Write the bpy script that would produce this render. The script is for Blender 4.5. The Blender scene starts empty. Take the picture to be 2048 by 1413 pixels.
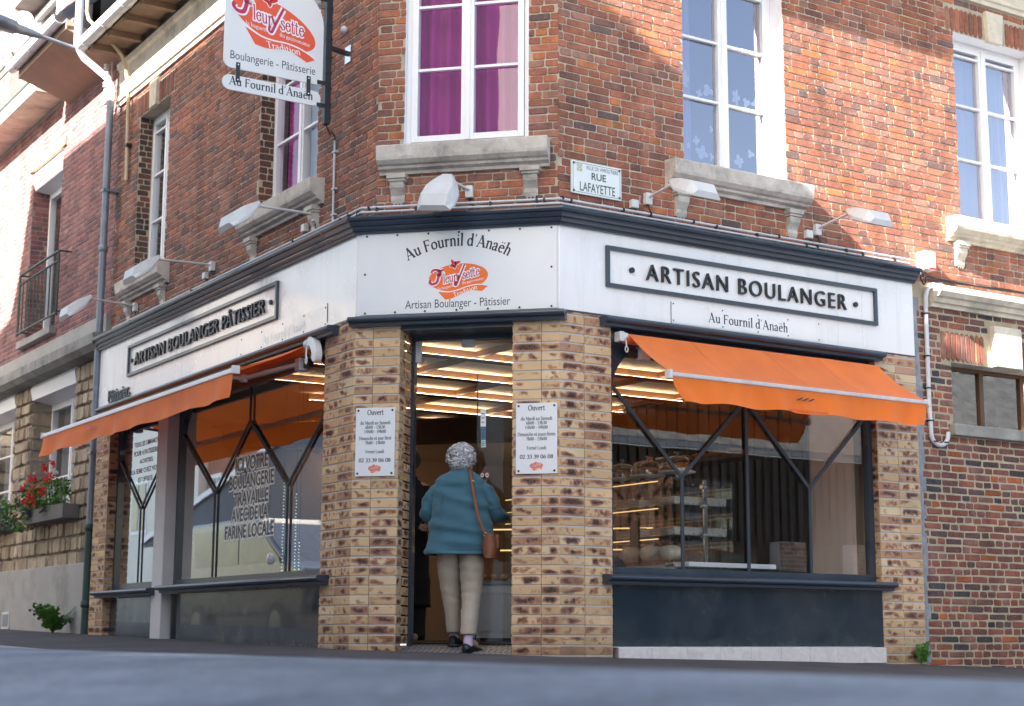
import bpy, math, random
from mathutils import Vector, Matrix, Euler, noise as mnoise
R_ = random.Random(7)
PI = math.pi
scene = bpy.context.scene
COL = scene.collection

# ------------------------------------------------------------------ helpers
class Frame:
    """a wall plane: origin, tangent (to the right seen from the street), outward normal"""
    def __init__(s, O, T, N):
        s.O, s.T, s.N = Vector(O), Vector(T), Vector(N)
    def P(s, u, n, z):
        return s.O + s.T*u + s.N*n + Vector((0, 0, z))
aL, aR, W = .79141, .78613, 1.68098
L = Frame((0, 0, 0), (math.cos(aL), -math.sin(aL), 0), (-math.sin(aL), -math.cos(aL), 0))
C = Frame((0, 0, 0), (1, 0, 0), (0, -1, 0))
R = Frame((W, 0, 0), (math.cos(aR), math.sin(aR), 0), (math.sin(aR), -math.cos(aR), 0))

def isect(F1, n1, F2, n2):
    # plan intersection of two offset wall planes
    a1, b1 = F1.N.x, F1.N.y; c1 = F1.N.dot(F1.O) + n1
    a2, b2 = F2.N.x, F2.N.y; c2 = F2.N.dot(F2.O) + n2
    d = a1*b2 - a2*b1
    return Vector(((c1*b2 - c2*b1)/d, (a1*c2 - a2*c1)/d, 0))
def ucoord(F, p): return (Vector((p.x, p.y, 0)) - F.O).dot(F.T)

class MB:
    def __init__(s):
        s.v = []; s.f = []; s.c = []; s.b = []; s.m = []; s.sm = []
        s.col = (1, 1, 1, 1); s.br = (0, 0, 0, 0)
    def add(s, verts, faces, mat=0, smooth=False, brs=None):
        k = len(s.v)
        s.v += [tuple(p) for p in verts]
        s.c += [s.col]*len(verts)
        s.b += brs if brs else [s.br]*len(verts)
        for f in faces:
            s.f.append(tuple(i+k for i in f)); s.m.append(mat); s.sm.append(smooth)
        return k
    def hexa(s, p, mat=0):   # p: 8 points, bottom ring then top ring
        s.add(p, [(3, 2, 1, 0), (4, 5, 6, 7), (0, 1, 5, 4), (1, 2, 6, 5), (2, 3, 7, 6), (3, 0, 4, 7)], mat)
    def fbox(s, F, u0, u1, n0, n1, z0, z1, mat=0):
        P = F.P
        s.hexa([P(u0, n1, z0), P(u1, n1, z0), P(u1, n0, z0), P(u0, n0, z0),
                P(u0, n1, z1), P(u1, n1, z1), P(u1, n0, z1), P(u0, n0, z1)], mat)
    def wbox(s, x0, x1, y0, y1, z0, z1, mat=0):
        s.fbox(Frame((0, 0, 0), (1, 0, 0), (0, -1, 0)), x0, x1, -y1, -y0, z0, z1, mat)
    def tube(s, pts, r, seg=10, mat=0, caps=True, smooth=True):
        pts = [Vector(p) for p in pts]
        rr = r if isinstance(r, (list, tuple)) else [r]*len(pts)
        rings = []; up = None
        for i, p in enumerate(pts):
            if i == 0: d = pts[1]-p
            elif i == len(pts)-1: d = p-pts[i-1]
            else: d = (pts[i+1]-p).normalized() + (p-pts[i-1]).normalized()
            d.normalize()
            if up is None:
                up = Vector((0, 0, 1)) if abs(d.z) < .9 else Vector((1, 0, 0))
            x = up.cross(d)
            if x.length < 1e-4: x = Vector((1, 0, 0)).cross(d)
            x.normalize(); y = d.cross(x); up = y
            rings.append([p + (x*math.cos(2*PI*j/seg) + y*math.sin(2*PI*j/seg))*rr[i] for j in range(seg)])
        k = len(s.v); vs = [q for ring in rings for q in ring]; fs = []
        for i in range(len(pts)-1):
            for j in range(seg):
                a = i*seg+j; b = i*seg+(j+1) % seg
                fs.append((a, b, b+seg, a+seg))
        s.add(vs, fs, mat, smooth)
        if caps:
            s.add(rings[0], [tuple(reversed(range(seg)))], mat); s.add(rings[-1], [tuple(range(seg))], mat)
    def bar(s, a, b, w, h, mat=0, up=(0, 0, 1)):
        a, b = Vector(a), Vector(b); d = (b-a).normalized(); x = d.cross(Vector(up))
        if x.length < 1e-4: x = d.cross(Vector((1, 0, 0)))
        x.normalize(); y = x.cross(d); x *= w/2; y *= h/2
        s.hexa([a-x-y, a+x-y, a+x+y, a-x+y, b-x-y, b+x-y, b+x+y, b-x+y], mat)
    def loft(s, rings, mat=0, smooth=True, close=True, cap0=False, cap1=False):
        n = len(rings[0]); vs = [q for r in rings for q in r]; fs = []
        for i in range(len(rings)-1):
            for j in range(n if close else n-1):
                a = i*n+j; b = i*n+(j+1) % n
                fs.append((a, b, b+n, a+n))
        s.add(vs, fs, mat, smooth)
        if cap0: s.add(rings[0], [tuple(reversed(range(n)))], mat, smooth)
        if cap1: s.add(rings[-1], [tuple(range(n))], mat, smooth)
    def lathe(s, base, prof, seg=24, mat=0, axis=None, smooth=True):
        base = Vector(base); ax = Vector(axis or (0, 0, 1)).normalized()
        x = ax.orthogonal().normalized(); y = ax.cross(x)
        s.loft([[base + ax*h + (x*math.cos(2*PI*j/seg)+y*math.sin(2*PI*j/seg))*r for j in range(seg)] for r, h in prof], mat, smooth)
    def poly(s, F, pts, n, mat=0, thick=0):
        """flat polygon in wall coordinates (u,z), optional thickness toward the wall"""
        a = [F.P(u, n, z) for u, z in pts]; k = len(pts)
        if thick:
            b = [F.P(u, n-thick, z) for u, z in pts]
            s.add(a+b, [tuple(range(k)), tuple(reversed(range(k, 2*k)))] + [(i, i+k, (i+1) % k+k, (i+1) % k) for i in range(k)], mat)
        else:
            s.add(a, [tuple(range(k))], mat)
    def sphere(s, c, r, seg=16, rings=10, mat=0, disp=None, smooth=True):
        c = Vector(c); r = Vector(r) if isinstance(r, (tuple, list, Vector)) else Vector((r, r, r)); out = []
        for i in range(rings+1):
            th = PI*(.001 + .998*i/rings); ring = []
            for j in range(seg):
                d = Vector((math.sin(th)*math.cos(2*PI*j/seg), math.sin(th)*math.sin(2*PI*j/seg), -math.cos(th)))
                k = 1 + (disp(d) if disp else 0)
                ring.append(c + Vector((d.x*r.x, d.y*r.y, d.z*r.z))*k)
            out.append(ring)
        s.loft(out, mat, smooth)
    def build(s, name, mats, parent=None, label=None, bevel=0):
        me = bpy.data.meshes.new(name); o = bpy.data.objects.new(name, me)
        off = Vector((0, 0, 0))
        p = parent
        while p: off += p.location; p = p.parent
        me.from_pydata([tuple(Vector(q)-off) for q in s.v], [], s.f)
        for m in (mats if isinstance(mats, (list, tuple)) else [mats]): me.materials.append(m)
        me.polygons.foreach_set('material_index', s.m); me.polygons.foreach_set('use_smooth', s.sm)
        a = me.color_attributes.new('Col', 'FLOAT_COLOR', 'POINT'); a.data.foreach_set('color', [x for c in s.c for x in c])
        a = me.color_attributes.new('Br', 'FLOAT_COLOR', 'POINT'); a.data.foreach_set('color', [x for c in s.b for x in c])
        me.update(); COL.objects.link(o)
        if parent: o.parent = parent
        if label: o['label'] = label
        if bevel:
            b = o.modifiers.new('bevel', 'BEVEL'); b.width = bevel; b.segments = 2; b.limit_method = 'ANGLE'; b.angle_limit = math.radians(40)
        return o

def tag(o, label=None, cat=None, group=None, kind=None):
    if label: o['label'] = label
    if cat: o['category'] = cat
    if group: o['group'] = group
    if kind: o['kind'] = kind
    return o
def thing(name, loc, label, cat, group=None):
    o = bpy.data.objects.new(name, None); COL.objects.link(o); o.location = loc; o.empty_display_size = .1
    return tag(o, label, cat, group)

# ------------------------------------------------------------------ materials
def nt(name):
    m = bpy.data.materials.new(name); m.use_nodes = True
    t = m.node_tree; b = t.nodes['Principled BSDF']
    return m, t, b
def node(t, typ, **kw):
    n = t.nodes.new(typ)
    for k, v in kw.items():
        if k.startswith('i_'):
            n.inputs[k[2:].replace('_', ' ')].default_value = v
        else: setattr(n, k, v)
    return n
def noise(t, scale, detail=6, rough=.6, vec=None, dist=0):
    n = node(t, 'ShaderNodeTexNoise'); n.inputs['Scale'].default_value = scale; n.inputs['Detail'].default_value = detail
    n.inputs['Roughness'].default_value = rough; n.inputs['Distortion'].default_value = dist
    if vec is None:
        tc = node(t, 'ShaderNodeTexCoord'); vec = tc.outputs['Object']
    t.links.new(vec, n.inputs['Vector']); return n.outputs['Fac']
def ramp(t, fac, stops):
    r = node(t, 'ShaderNodeValToRGB'); e = r.color_ramp.elements
    while len(e) < len(stops): e.new(.5)
    for el, (p, c) in zip(e, stops):
        el.position = p; el.color = c if len(c) == 4 else (*c, 1)
    t.links.new(fac, r.inputs['Fac']); return r.outputs['Color']
def mix(t, fac, a, b, mode='MIX'):
    m = node(t, 'ShaderNodeMix', data_type='RGBA', blend_type=mode)
    for sock, val in ((m.inputs[0], fac), (m.inputs[6], a), (m.inputs[7], b)):
        if hasattr(val, 'is_output'): t.links.new(val, sock)
        elif isinstance(val, (int, float)): sock.default_value = val
        else: sock.default_value = (*val, 1) if len(val) == 3 else val
    return m.outputs[2]
def mth(t, op, a, b=0.0):
    m = node(t, 'ShaderNodeMath', operation=op)
    for i, val in enumerate((a, b)):
        if hasattr(val, 'is_output'): t.links.new(val, m.inputs[i])
        else: m.inputs[i].default_value = val
    return m.outputs[0]
def bump(t, b, h, strength=.4, dist=.004):
    n = node(t, 'ShaderNodeBump'); n.inputs['Strength'].default_value = strength; n.inputs['Distance'].default_value = dist
    t.links.new(h, n.inputs['Height']); t.links.new(n.outputs['Normal'], b.inputs['Normal'])
def worn(name, col, rough=.5, var=.25, scale=6, bs=.15, metal=0, coat=0, dirt=None, fine=60):
    """painted / plain surface with broad tonal variation, fine grain and uneven gloss"""
    m, t, b = nt(name)
    n1 = noise(t, scale, 8, .65); n2 = noise(t, fine, 4, .6)
    lo = tuple(c*(1-var) for c in col); hi = tuple(min(1, c*(1+var)) for c in col)
    c = ramp(t, n1, [(.3, lo), (.7, hi)])
    if dirt: c = mix(t, ramp(t, noise(t, scale*.6, 10, .75), [(.5, (0, 0, 0)), (.75, (1, 1, 1))]), c, dirt)
    t.links.new(c, b.inputs['Base Color'])
    t.links.new(ramp(t, n1, [(.3, (rough*.8,)*3), (.7, (min(1, rough*1.25),)*3)]), b.inputs['Roughness'])
    b.inputs['Metallic'].default_value = metal; b.inputs['Coat Weight'].default_value = coat
    if bs: bump(t, b, n2, bs, .003)
    return m
M = {}
M['anth'] = worn('anthracite_paint', (.028, .042, .065), .32, .2, 3, .05, coat=.3)
M['anth_matt'] = worn('anthracite_matt', (.034, .044, .06), .7, .15, 4, .05)
M['anth_dark'] = worn('black_steel', (.012, .015, .02), .4, .2, 5, .05)
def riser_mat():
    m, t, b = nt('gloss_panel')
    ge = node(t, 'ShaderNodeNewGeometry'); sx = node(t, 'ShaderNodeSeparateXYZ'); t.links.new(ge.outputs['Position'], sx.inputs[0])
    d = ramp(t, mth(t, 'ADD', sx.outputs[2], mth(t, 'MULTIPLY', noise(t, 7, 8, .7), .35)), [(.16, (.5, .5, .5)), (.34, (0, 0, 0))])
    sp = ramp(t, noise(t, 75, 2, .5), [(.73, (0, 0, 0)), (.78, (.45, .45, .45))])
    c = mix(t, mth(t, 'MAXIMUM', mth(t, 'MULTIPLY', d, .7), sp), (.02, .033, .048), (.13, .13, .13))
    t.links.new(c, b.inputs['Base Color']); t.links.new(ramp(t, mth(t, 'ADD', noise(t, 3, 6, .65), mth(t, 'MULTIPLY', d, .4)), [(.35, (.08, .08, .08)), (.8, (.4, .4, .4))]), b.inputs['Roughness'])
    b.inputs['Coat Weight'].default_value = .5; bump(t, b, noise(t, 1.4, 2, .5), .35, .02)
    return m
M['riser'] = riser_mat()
M['riser_flat'] = worn('gloss_panel', (.02, .033, .048), .16, .12, 2, .02, coat=.6)
M['fascia'] = worn('white_fascia', (.78, .77, .80), .22, .02, .8, .01, coat=.4)
def fascia_mat():
    m, t, b = nt('white_fascia')
    tc = node(t, 'ShaderNodeTexCoord'); mp = node(t, 'ShaderNodeMapping'); mp.inputs['Scale'].default_value = (1, 1, .08); t.links.new(tc.outputs['Object'], mp.inputs['Vector'])
    c = mix(t, ramp(t, noise(t, 9, 6, .65, mp.outputs[0]), [(.52, (0, 0, 0)), (.8, (.55, .55, .55))]), (.83, .81, .82), (.60, .58, .55))
    c = mix(t, ramp(t, noise(t, 1.2, 6, .6), [(.45, (0, 0, 0)), (.8, (.4, .4, .4))]), c, (.72, .70, .70))
    t.links.new(c, b.inputs['Base Color']); t.links.new(ramp(t, noise(t, 2.5, 5, .6), [(.3, (.12, .12, .12)), (.7, (.34, .34, .34))]), b.inputs['Roughness'])
    b.inputs['Coat Weight'].default_value = .4
    bump(t, b, noise(t, .9, 2, .5), .25, .02)
    return m
M['fascia'] = fascia_mat()
M['sign'] = worn('white_sign', (.74, .74, .76), .35, .03, 2.5, .0)
M['pvc'] = worn('white_pvc', (.80, .80, .83), .35, .03, 4, .02)
M['screw'] = worn('screw_black', (.01, .01, .012), .4, .1, 5, 0)
M['ink'] = worn('ink_dark', (.018, .022, .032), .45, .1, 5, 0)
M['ink_grey'] = worn('ink_grey', (.06, .07, .085), .5, .1, 5, 0)
M['ink_pale'] = worn('ink_faded', (.42, .43, .47), .5, .1, 5, 0)
M['orange_ink'] = worn('print_orange', (.87, .15, .012), .4, .03, 5, 0)
M['coral_ink'] = worn('print_coral', (.78, .09, .03), .4, .03, 5, 0)
M['red_ink'] = worn('print_red', (.6, .01, .02), .4, .03, 5, 0)
M['magenta_ink'] = worn('print_magenta', (.5, .01, .09), .4, .03, 5, 0)
M['white_ink'] = worn('print_white', (.82, .82, .84), .4, .01, 5, 0)
M['lamp'] = worn('lamp_grey', (.60, .60, .61), .4, .08, 8, .05)
M['zinc'] = worn('zinc', (.20, .23, .28), .42, .25, 5, .1, metal=.3)
M['zinc_pale'] = worn('zinc_pale', (.52, .53, .56), .45, .15, 6, .08)
M['green_pipe'] = worn('green_cast_iron', (.02, .055, .05), .45, .2, 6, .1)
M['conduit'] = worn('pvc_conduit', (.55, .56, .60), .4, .08, 10, .03)
M['cable'] = worn('black_cable', (.012, .012, .014), .5, .1, 10, 0)
M['stone'] = worn('limestone', (.52, .475, .43), .85, .25, 5, .5, dirt=(.16, .14, .125))
M['stone_pale'] = worn('cream_stone', (.62, .56, .46), .85, .2, 4, .4, dirt=(.25, .21, .17))
M['ledge'] = worn('weathered_concrete', (.27, .26, .24), .9, .3, 4, .6, dirt=(.06, .06, .055))
M['render'] = worn('cement_render', (.36, .345, .33), .9, .15, 2.5, .4, dirt=(.2, .19, .17))
M['column'] = worn('painted_column', (.60, .58, .60), .7, .06, 5, .3)
M['mortar_old'] = worn('lime_mortar', (.45, .385, .30), .95, .22, 7, .8, dirt=(.26, .22, .17))
M['mortar_patch'] = worn('cement_patch', (.30, .28, .27), .95, .3, 9, .9, dirt=(.15, .13, .12))
M['mortar_grey'] = worn('grey_mortar', (.30, .26, .25), .95, .2, 9, .6)
M['mortar_slip'] = worn('slip_mortar', (.50, .47, .46), .95, .12, 20, .4)
M['mortar_dark'] = worn('dark_joint', (.10, .09, .085), .95, .2, 20, .4)
M['wood_brown'] = worn('brown_wood', (.10, .042, .015), .55, .3, 7, .1)
M['eave_wood'] = worn('eave_wood', (.16, .10, .065), .8, .35, 5, .3)
M['soffit'] = worn('soffit_board', (.33, .22, .16), .8, .2, 3, .3)
M['cream_wall'] = worn('cream_interior', (.50, .37, .26), .8, .06, 2, .05)
M['ceil'] = worn('ceiling_cream', (.82, .72, .56), .8, .06, 2, .05)
M['beige'] = worn('beige_drape', (.72, .61, .55), .8, .08, 3, .1)
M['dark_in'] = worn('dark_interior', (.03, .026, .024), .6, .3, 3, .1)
M['slat'] = worn('slat_wood', (.030, .027, .026), .6, .5, 9, .2)
M['white_lacq'] = worn('white_lacquer', (.55, .55, .56), .4, .04, 3, .02)
M['chrome'] = worn('chrome', (.6, .6, .6), .18, .05, 3, 0, metal=1)
M['plate'] = worn('enamel_plate', (.72, .74, .74), .25, .03, 5, .02, coat=.5)
M['plate_green'] = worn('enamel_green', (.05, .09, .08), .4, .1, 5, 0)
M['gold'] = worn('faded_yellow', (.55, .45, .15), .5, .1, 20, 0)
M['pale_blue'] = worn('pale_blue', (.45, .6, .62), .5, .1, 20, 0)
M['kerb'] = worn('kerb_granite', (.30, .31, .34), .85, .25, 12, .6)
M['skin'] = worn('skin', (.50, .29, .21), .55, .1, 20, .1)
M['shoe'] = worn('black_leather', (.008, .009, .012), .35, .2, 20, .1)
M['sock'] = worn('lilac_sock', (.55, .45, .60), .9, .1, 60, .3)
M['leather'] = worn('tan_leather', (.17, .055, .022), .5, .25, 20, .2)
M['black_cloth'] = worn('black_cloth', (.012, .012, .014), .9, .3, 20, .2)
M['blue_sticker'] = worn('sticker_blue', (.05, .16, .26), .4, .2, 25, 0)
M['green_sticker'] = worn('sticker_green', (.06, .25, .16), .4, .2, 25, 0)
M['yellow_sticker'] = worn('sticker_yellow', (.75, .38, .03), .4, .1, 25, 0)
M['bread'] = worn('bread_crust', (.42, .18, .05), .7, .4, 25, .4)
M['flour'] = worn('floured_bread', (.62, .55, .45), .8, .2, 20, .3)
M['wicker'] = worn('white_wicker', (.60, .57, .52), .8, .2, 60, .5)
M['slate_board'] = worn('slate_board', (.02, .035, .03), .5, .2, 6, .05)
M['tile'] = None

def brick_mat(name, spot=.35, bs=.6):
    m, t, b = nt(name)
    a = node(t, 'ShaderNodeAttribute', attribute_name='Col')
    n1 = noise(t, 9, 8, .7); n2 = noise(t, 55, 6, .7); n3 = noise(t, 2.0, 6, .6)
    c = mix(t, 1.0, a.outputs['Color'], ramp(t, n1, [(.3, (.62, .60, .60)), (.72, (1.25, 1.2, 1.15))]), 'MULTIPLY')
    c = mix(t, 1.0, c, ramp(t, n3, [(.3, (.8, .8, .82)), (.7, (1.15, 1.12, 1.1))]), 'MULTIPLY')
    tc_ = node(t, 'ShaderNodeTexCoord'); mp_ = node(t, 'ShaderNodeMapping'); mp_.inputs['Scale'].default_value = (1, 1, .13); t.links.new(tc_.outputs['Object'], mp_.inputs['Vector'])
    c = mix(t, 1.0, c, ramp(t, noise(t, 3.2, 6, .6, mp_.outputs[0]), [(.34, (.66, .64, .64)), (.55, (1, 1, 1)), (.75, (1.16, 1.12, 1.08))]), 'MULTIPLY')
    c = mix(t, mth(t, 'MULTIPLY', ramp(t, n2, [(.55, (0, 0, 0)), (.72, (1, 1, 1))]), spot), c, (.42, .34, .26))
    c = mix(t, mth(t, 'MULTIPLY', ramp(t, n2, [(.28, (1, 1, 1)), (.42, (0, 0, 0))]), .6), c, (.04, .028, .025))
    t.links.new(c, b.inputs['Base Color']); b.inputs['Roughness'].default_value = .88
    bump(t, b, mth(t, 'ADD', n2, mth(t, 'MULTIPLY', n1, 1.2)), bs, .007)
    return m
M['brick'] = brick_mat('old_brick', .42, .8)
M['brick_pink'] = brick_mat('pink_brick', .2, .35)
M['rubble'] = brick_mat('rough_stone', .2, 1.0)

def flash_mat():
    """buff facing brick with fire-flashed brown blotches that stay inside each brick"""
    m, t, b = nt('flashed_brick')
    a = node(t, 'ShaderNodeAttribute', attribute_name='Br')
    sp = node(t, 'ShaderNodeSeparateColor'); t.links.new(a.outputs['Color'], sp.inputs['Color'])
    um, v, rnd, un = sp.outputs[0], sp.outputs[1], sp.outputs[2], a.outputs['Alpha']
    cv = node(t, 'ShaderNodeCombineXYZ')
    fq = mth(t, 'ADD', 5.5, mth(t, 'MULTIPLY', mth(t, 'FRACT', mth(t, 'MULTIPLY', rnd, 7.3)), 13)); t.links.new(mth(t, 'MULTIPLY', um, fq), cv.inputs[0]); t.links.new(mth(t, 'MULTIPLY', v, .9), cv.inputs[1]); t.links.new(mth(t, 'MULTIPLY', rnd, 61), cv.inputs[2])
    big = noise(t, 1.0, 2, .5, cv.outputs[0])
    cf = node(t, 'ShaderNodeCombineXYZ')
    t.links.new(mth(t, 'MULTIPLY', um, 95), cf.inputs[0]); t.links.new(mth(t, 'MULTIPLY', v, 7.5), cf.inputs[1]); t.links.new(mth(t, 'MULTIPLY', rnd, 33), cf.inputs[2])
    fine = noise(t, 1.0, 4, .65, cf.outputs[0])
    # edge masks
    e1 = mth(t, 'MULTIPLY', mth(t, 'MULTIPLY', v, mth(t, 'SUBTRACT', 1.0, v)), 4)
    e2 = mth(t, 'MULTIPLY', mth(t, 'MULTIPLY', un, mth(t, 'SUBTRACT', 1.0, un)), 4)
    e1 = mth(t, 'POWER', e1, .7); e2 = mth(t, 'POWER', e2, .45)
    th = mth(t, 'ADD', big, mth(t, 'MULTIPLY', mth(t, 'SUBTRACT', rnd, .5), .16))
    blob = mth(t, 'MULTIPLY', mth(t, 'MULTIPLY', ramp(t, th, [(.42, (0, 0, 0)), (.66, (1, 1, 1))]), e1), e2)
    rough_blob = mth(t, 'MULTIPLY', blob, mth(t, 'ADD', .55, fine))
    base = node(t, 'ShaderNodeAttribute', attribute_name='Col').outputs['Color']
    c = mix(t, ramp(t, rough_blob, [(.10, (0, 0, 0)), (.38, (1, 1, 1))]), base, (.36, .17, .10))
    dk = mix(t, rnd, (.05, .026, .024), (.17, .08, .06))
    c = mix(t, ramp(t, rough_blob, [(.40, (0, 0, 0)), (.85, (1, 1, 1))]), c, dk)
    pits = ramp(t, mth(t, 'MULTIPLY', fine, mth(t, 'ADD', .55, mth(t, 'MULTIPLY', blob, .6))), [(.50, (0, 0, 0)), (.56, (1, 1, 1))])
    c = mix(t, pits, c, (.03, .016, .014))
    c = mix(t, 1.0, c, ramp(t, noise(t, 3, 5, .6), [(.3, (.85, .85, .85)), (.7, (1.1, 1.1, 1.1))]), 'MULTIPLY')
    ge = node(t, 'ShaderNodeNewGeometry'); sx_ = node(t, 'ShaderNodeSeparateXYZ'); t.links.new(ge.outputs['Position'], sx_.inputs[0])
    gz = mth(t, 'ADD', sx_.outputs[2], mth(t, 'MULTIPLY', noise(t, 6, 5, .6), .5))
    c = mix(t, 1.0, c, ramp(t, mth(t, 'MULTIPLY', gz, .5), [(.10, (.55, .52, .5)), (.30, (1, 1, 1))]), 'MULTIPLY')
    t.links.new(c, b.inputs['Base Color']); b.inputs['Roughness'].default_value = .72
    bump(t, b, mth(t, 'ADD', fine, mth(t, 'MULTIPLY', pits, -.6)), .4, .004)
    return m
M['flash'] = flash_mat()

def tile_mat():
    m, t, b = nt('pale_marble_tile')
    c = ramp(t, noise(t, 7, 10, .7, dist=1.5), [(.35, (.62, .55, .55)), (.6, (.74, .69, .69))])
    t.links.new(c, b.inputs['Base Color']); b.inputs['Roughness'].default_value = .3
    return m
M['tile'] = tile_mat()

def glass_mat(name, base=.06, tint=(.93, .95, .96), ior=1.5, wobble=.0, extra=1.0, gt=(.95, .97, 1)):
    m, t, b = nt(name); t.nodes.remove(b)
    out = t.nodes['Material Output']
    fr = node(t, 'ShaderNodeFresnel'); ge = node(t, 'ShaderNodeNewGeometry'); t.links.new(mth(t, 'SUBTRACT', ior, mth(t, 'MULTIPLY', ge.outputs['Backfacing'], ior-1/ior)), fr.inputs['IOR'])
    f = mth(t, 'MINIMUM', mth(t, 'ADD', mth(t, 'MULTIPLY', fr.outputs[0], extra), base), 1.0)
    tr = node(t, 'ShaderNodeBsdfTransparent'); tr.inputs[0].default_value = (*tint, 1)
    gl = node(t, 'ShaderNodeBsdfGlossy'); gl.inputs['Roughness'].default_value = .0; gl.inputs[0].default_value = (*gt, 1)
    if wobble:
        n = node(t, 'ShaderNodeBump'); n.inputs['Strength'].default_value = wobble; n.inputs['Distance'].default_value = .02
        t.links.new(noise(t, 1.3, 2, .4), n.inputs['Height']); t.links.new(n.outputs[0], gl.inputs['Normal'])
    mx = node(t, 'ShaderNodeMixShader'); t.links.new(f, mx.inputs[0]); t.links.new(tr.outputs[0], mx.inputs[1]); t.links.new(gl.outputs[0], mx.inputs[2])
    t.links.new(mx.outputs[0], out.inputs['Surface'])
    return m
M['glass'] = glass_mat('shop_glass', .07, wobble=.03, extra=1.5)
M['glass_door'] = glass_mat('door_glass', .03, wobble=.02, extra=1.0)
M['glass_left'] = glass_mat('shop_glass_left', .32, wobble=.03, extra=2.2)
M['glass_sky'] = glass_mat('window_glass_sky', .27, (.7, .75, .82), wobble=.05, extra=1.5, gt=(.88, .84, 1))
M['glass_up'] = glass_mat('window_glass', .16, (.8, .84, .88), wobble=.06, extra=1.6)
M['glass_up2'] = glass_mat('window_glass_clear', .02, (.9, .92, .95), wobble=.06, extra=.8)
M['glass_thin'] = glass_mat('case_glass', .03, (.95, .97, .96))

def emis(name, col, st):
    m, t, b = nt(name)
    b.inputs['Base Color'].default_value = (*col, 1); b.inputs['Emission Color'].default_value = (*col, 1); b.inputs['Emission Strength'].default_value = st
    return m
M['led'] = emis('led_warm', (1, .74, .48), 26)
M['led_dome'] = emis('dome_lamp', (1, .72, .45), 16)
M['led_case'] = emis('led_case', (1, .62, .22), 1.5)
M['bulb'] = emis('bulb_white', (.75, 1, .8), 1.8)

def fabric(name, col, trans=.35, col2=None):
    m, t, b = nt(name); out = t.nodes['Material Output']
    tc = node(t, 'ShaderNodeTexCoord')
    mp = node(t, 'ShaderNodeMapping'); mp.inputs['Scale'].default_value = (1, 1, .35); t.links.new(tc.outputs['Object'], mp.inputs['Vector'])
    n = noise(t, 3.5, 8, .6, mp.outputs[0]); n2 = noise(t, 420, 2, .5)
    c = ramp(t, n, [(.3, tuple(x*.82 for x in col)), (.7, tuple(min(1, x*1.12) for x in col))])
    t.links.new(c, b.inputs['Base Color']); b.inputs['Roughness'].default_value = .85
    b.inputs['Sheen Weight'].default_value = .2
    bump(t, b, mth(t, 'ADD', n2, mth(t, 'MULTIPLY', n, 2)), .25, .004)
    if trans:
        tl = node(t, 'ShaderNodeBsdfTranslucent'); tl.inputs[0].default_value = (*(col2 or col), 1)
        mx = node(t, 'ShaderNodeMixShader'); mx.inputs[0].default_value = trans
        t.links.new(b.outputs[0], mx.inputs[1]); t.links.new(tl.outputs[0], mx.inputs[2]); t.links.new(mx.outputs[0], out.inputs['Surface'])
    return m
M['awning'] = fabric('awning_orange', (1.0, .205, .02), .26, (1.0, .20, .02))
M['awning_seam'] = fabric('awning_seam', (.80, .15, .015), .1)
M['curtain'] = fabric('plum_curtain', (.50, .05, .33), .3)
M['voile'] = fabric('white_voile', (.72, .73, .82), .4)
M['lilac'] = fabric('lilac_curtain', (.45, .35, .62), .3)
M['denim'] = fabric('teal_denim', (.040, .122, .172), 0)
M['chino'] = fabric('stone_chino', (.40, .33, .27), 0)

def hair_mat():
    m, t, b = nt('grey_hair')
    tc = node(t, 'ShaderNodeTexCoord')
    at = node(t, 'ShaderNodeAttribute', attribute_name='Col')
    c = mix(t, 1.0, ramp(t, noise(t, 60, 4, .6), [(.35, (.5, .5, .5)), (.65, (1, 1, 1))]), at.outputs['Color'], 'MULTIPLY')
    t.links.new(c, b.inputs['Base Color']); b.inputs['Roughness'].default_value = .5
    return m
M['hair'] = hair_mat()

def ground_mat(name, c0, c1, sc, crack=False):
    m, t, b = nt(name)
    n1 = noise(t, 1.1, 8, .65); n2 = noise(t, sc, 5, .75); n3 = noise(t, sc*.28, 5, .6)
    c = ramp(t, n1, [(.3, c0), (.7, c1)])
    c = mix(t, 1.0, c, ramp(t, n2, [(.3, (.45, .45, .45)), (.75, (1.6, 1.6, 1.6))]), 'MULTIPLY')
    c = mix(t, ramp(t, n3, [(.62, (0, 0, 0)), (.8, (1, 1, 1))]), c, tuple(x*1.5 for x in c1))
    t.links.new(c, b.inputs['Base Color']); b.inputs['Roughness'].default_value = .85
    bump(t, b, n2, .9, .006)
    return m
M['road'] = ground_mat('asphalt_road', (.075, .09, .12), (.235, .26, .31), 22)
M['pave'] = ground_mat('asphalt_pavement', (.055, .046, .052), (.10, .088, .095), 120)

def chequer_mat():
    m, t, b = nt('chequer_plate')
    tc = node(t, 'ShaderNodeTexCoord'); w = node(t, 'ShaderNodeTexChecker'); w.inputs['Scale'].default_value = 32
    mp = node(t, 'ShaderNodeMapping'); mp.inputs['Rotation'].default_value = (0, 0, .785); t.links.new(tc.outputs['Object'], mp.inputs['Vector']); t.links.new(mp.outputs[0], w.inputs['Vector'])
    c = mix(t, w.outputs['Fac'], (.16, .16, .17), (.42, .42, .44)); t.links.new(c, b.inputs['Base Color'])
    b.inputs['Metallic'].default_value = .5; b.inputs['Roughness'].default_value = .45
    bump(t, b, w.outputs['Fac'], .5, .003)
    return m
M['chequer'] = chequer_mat()

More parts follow.
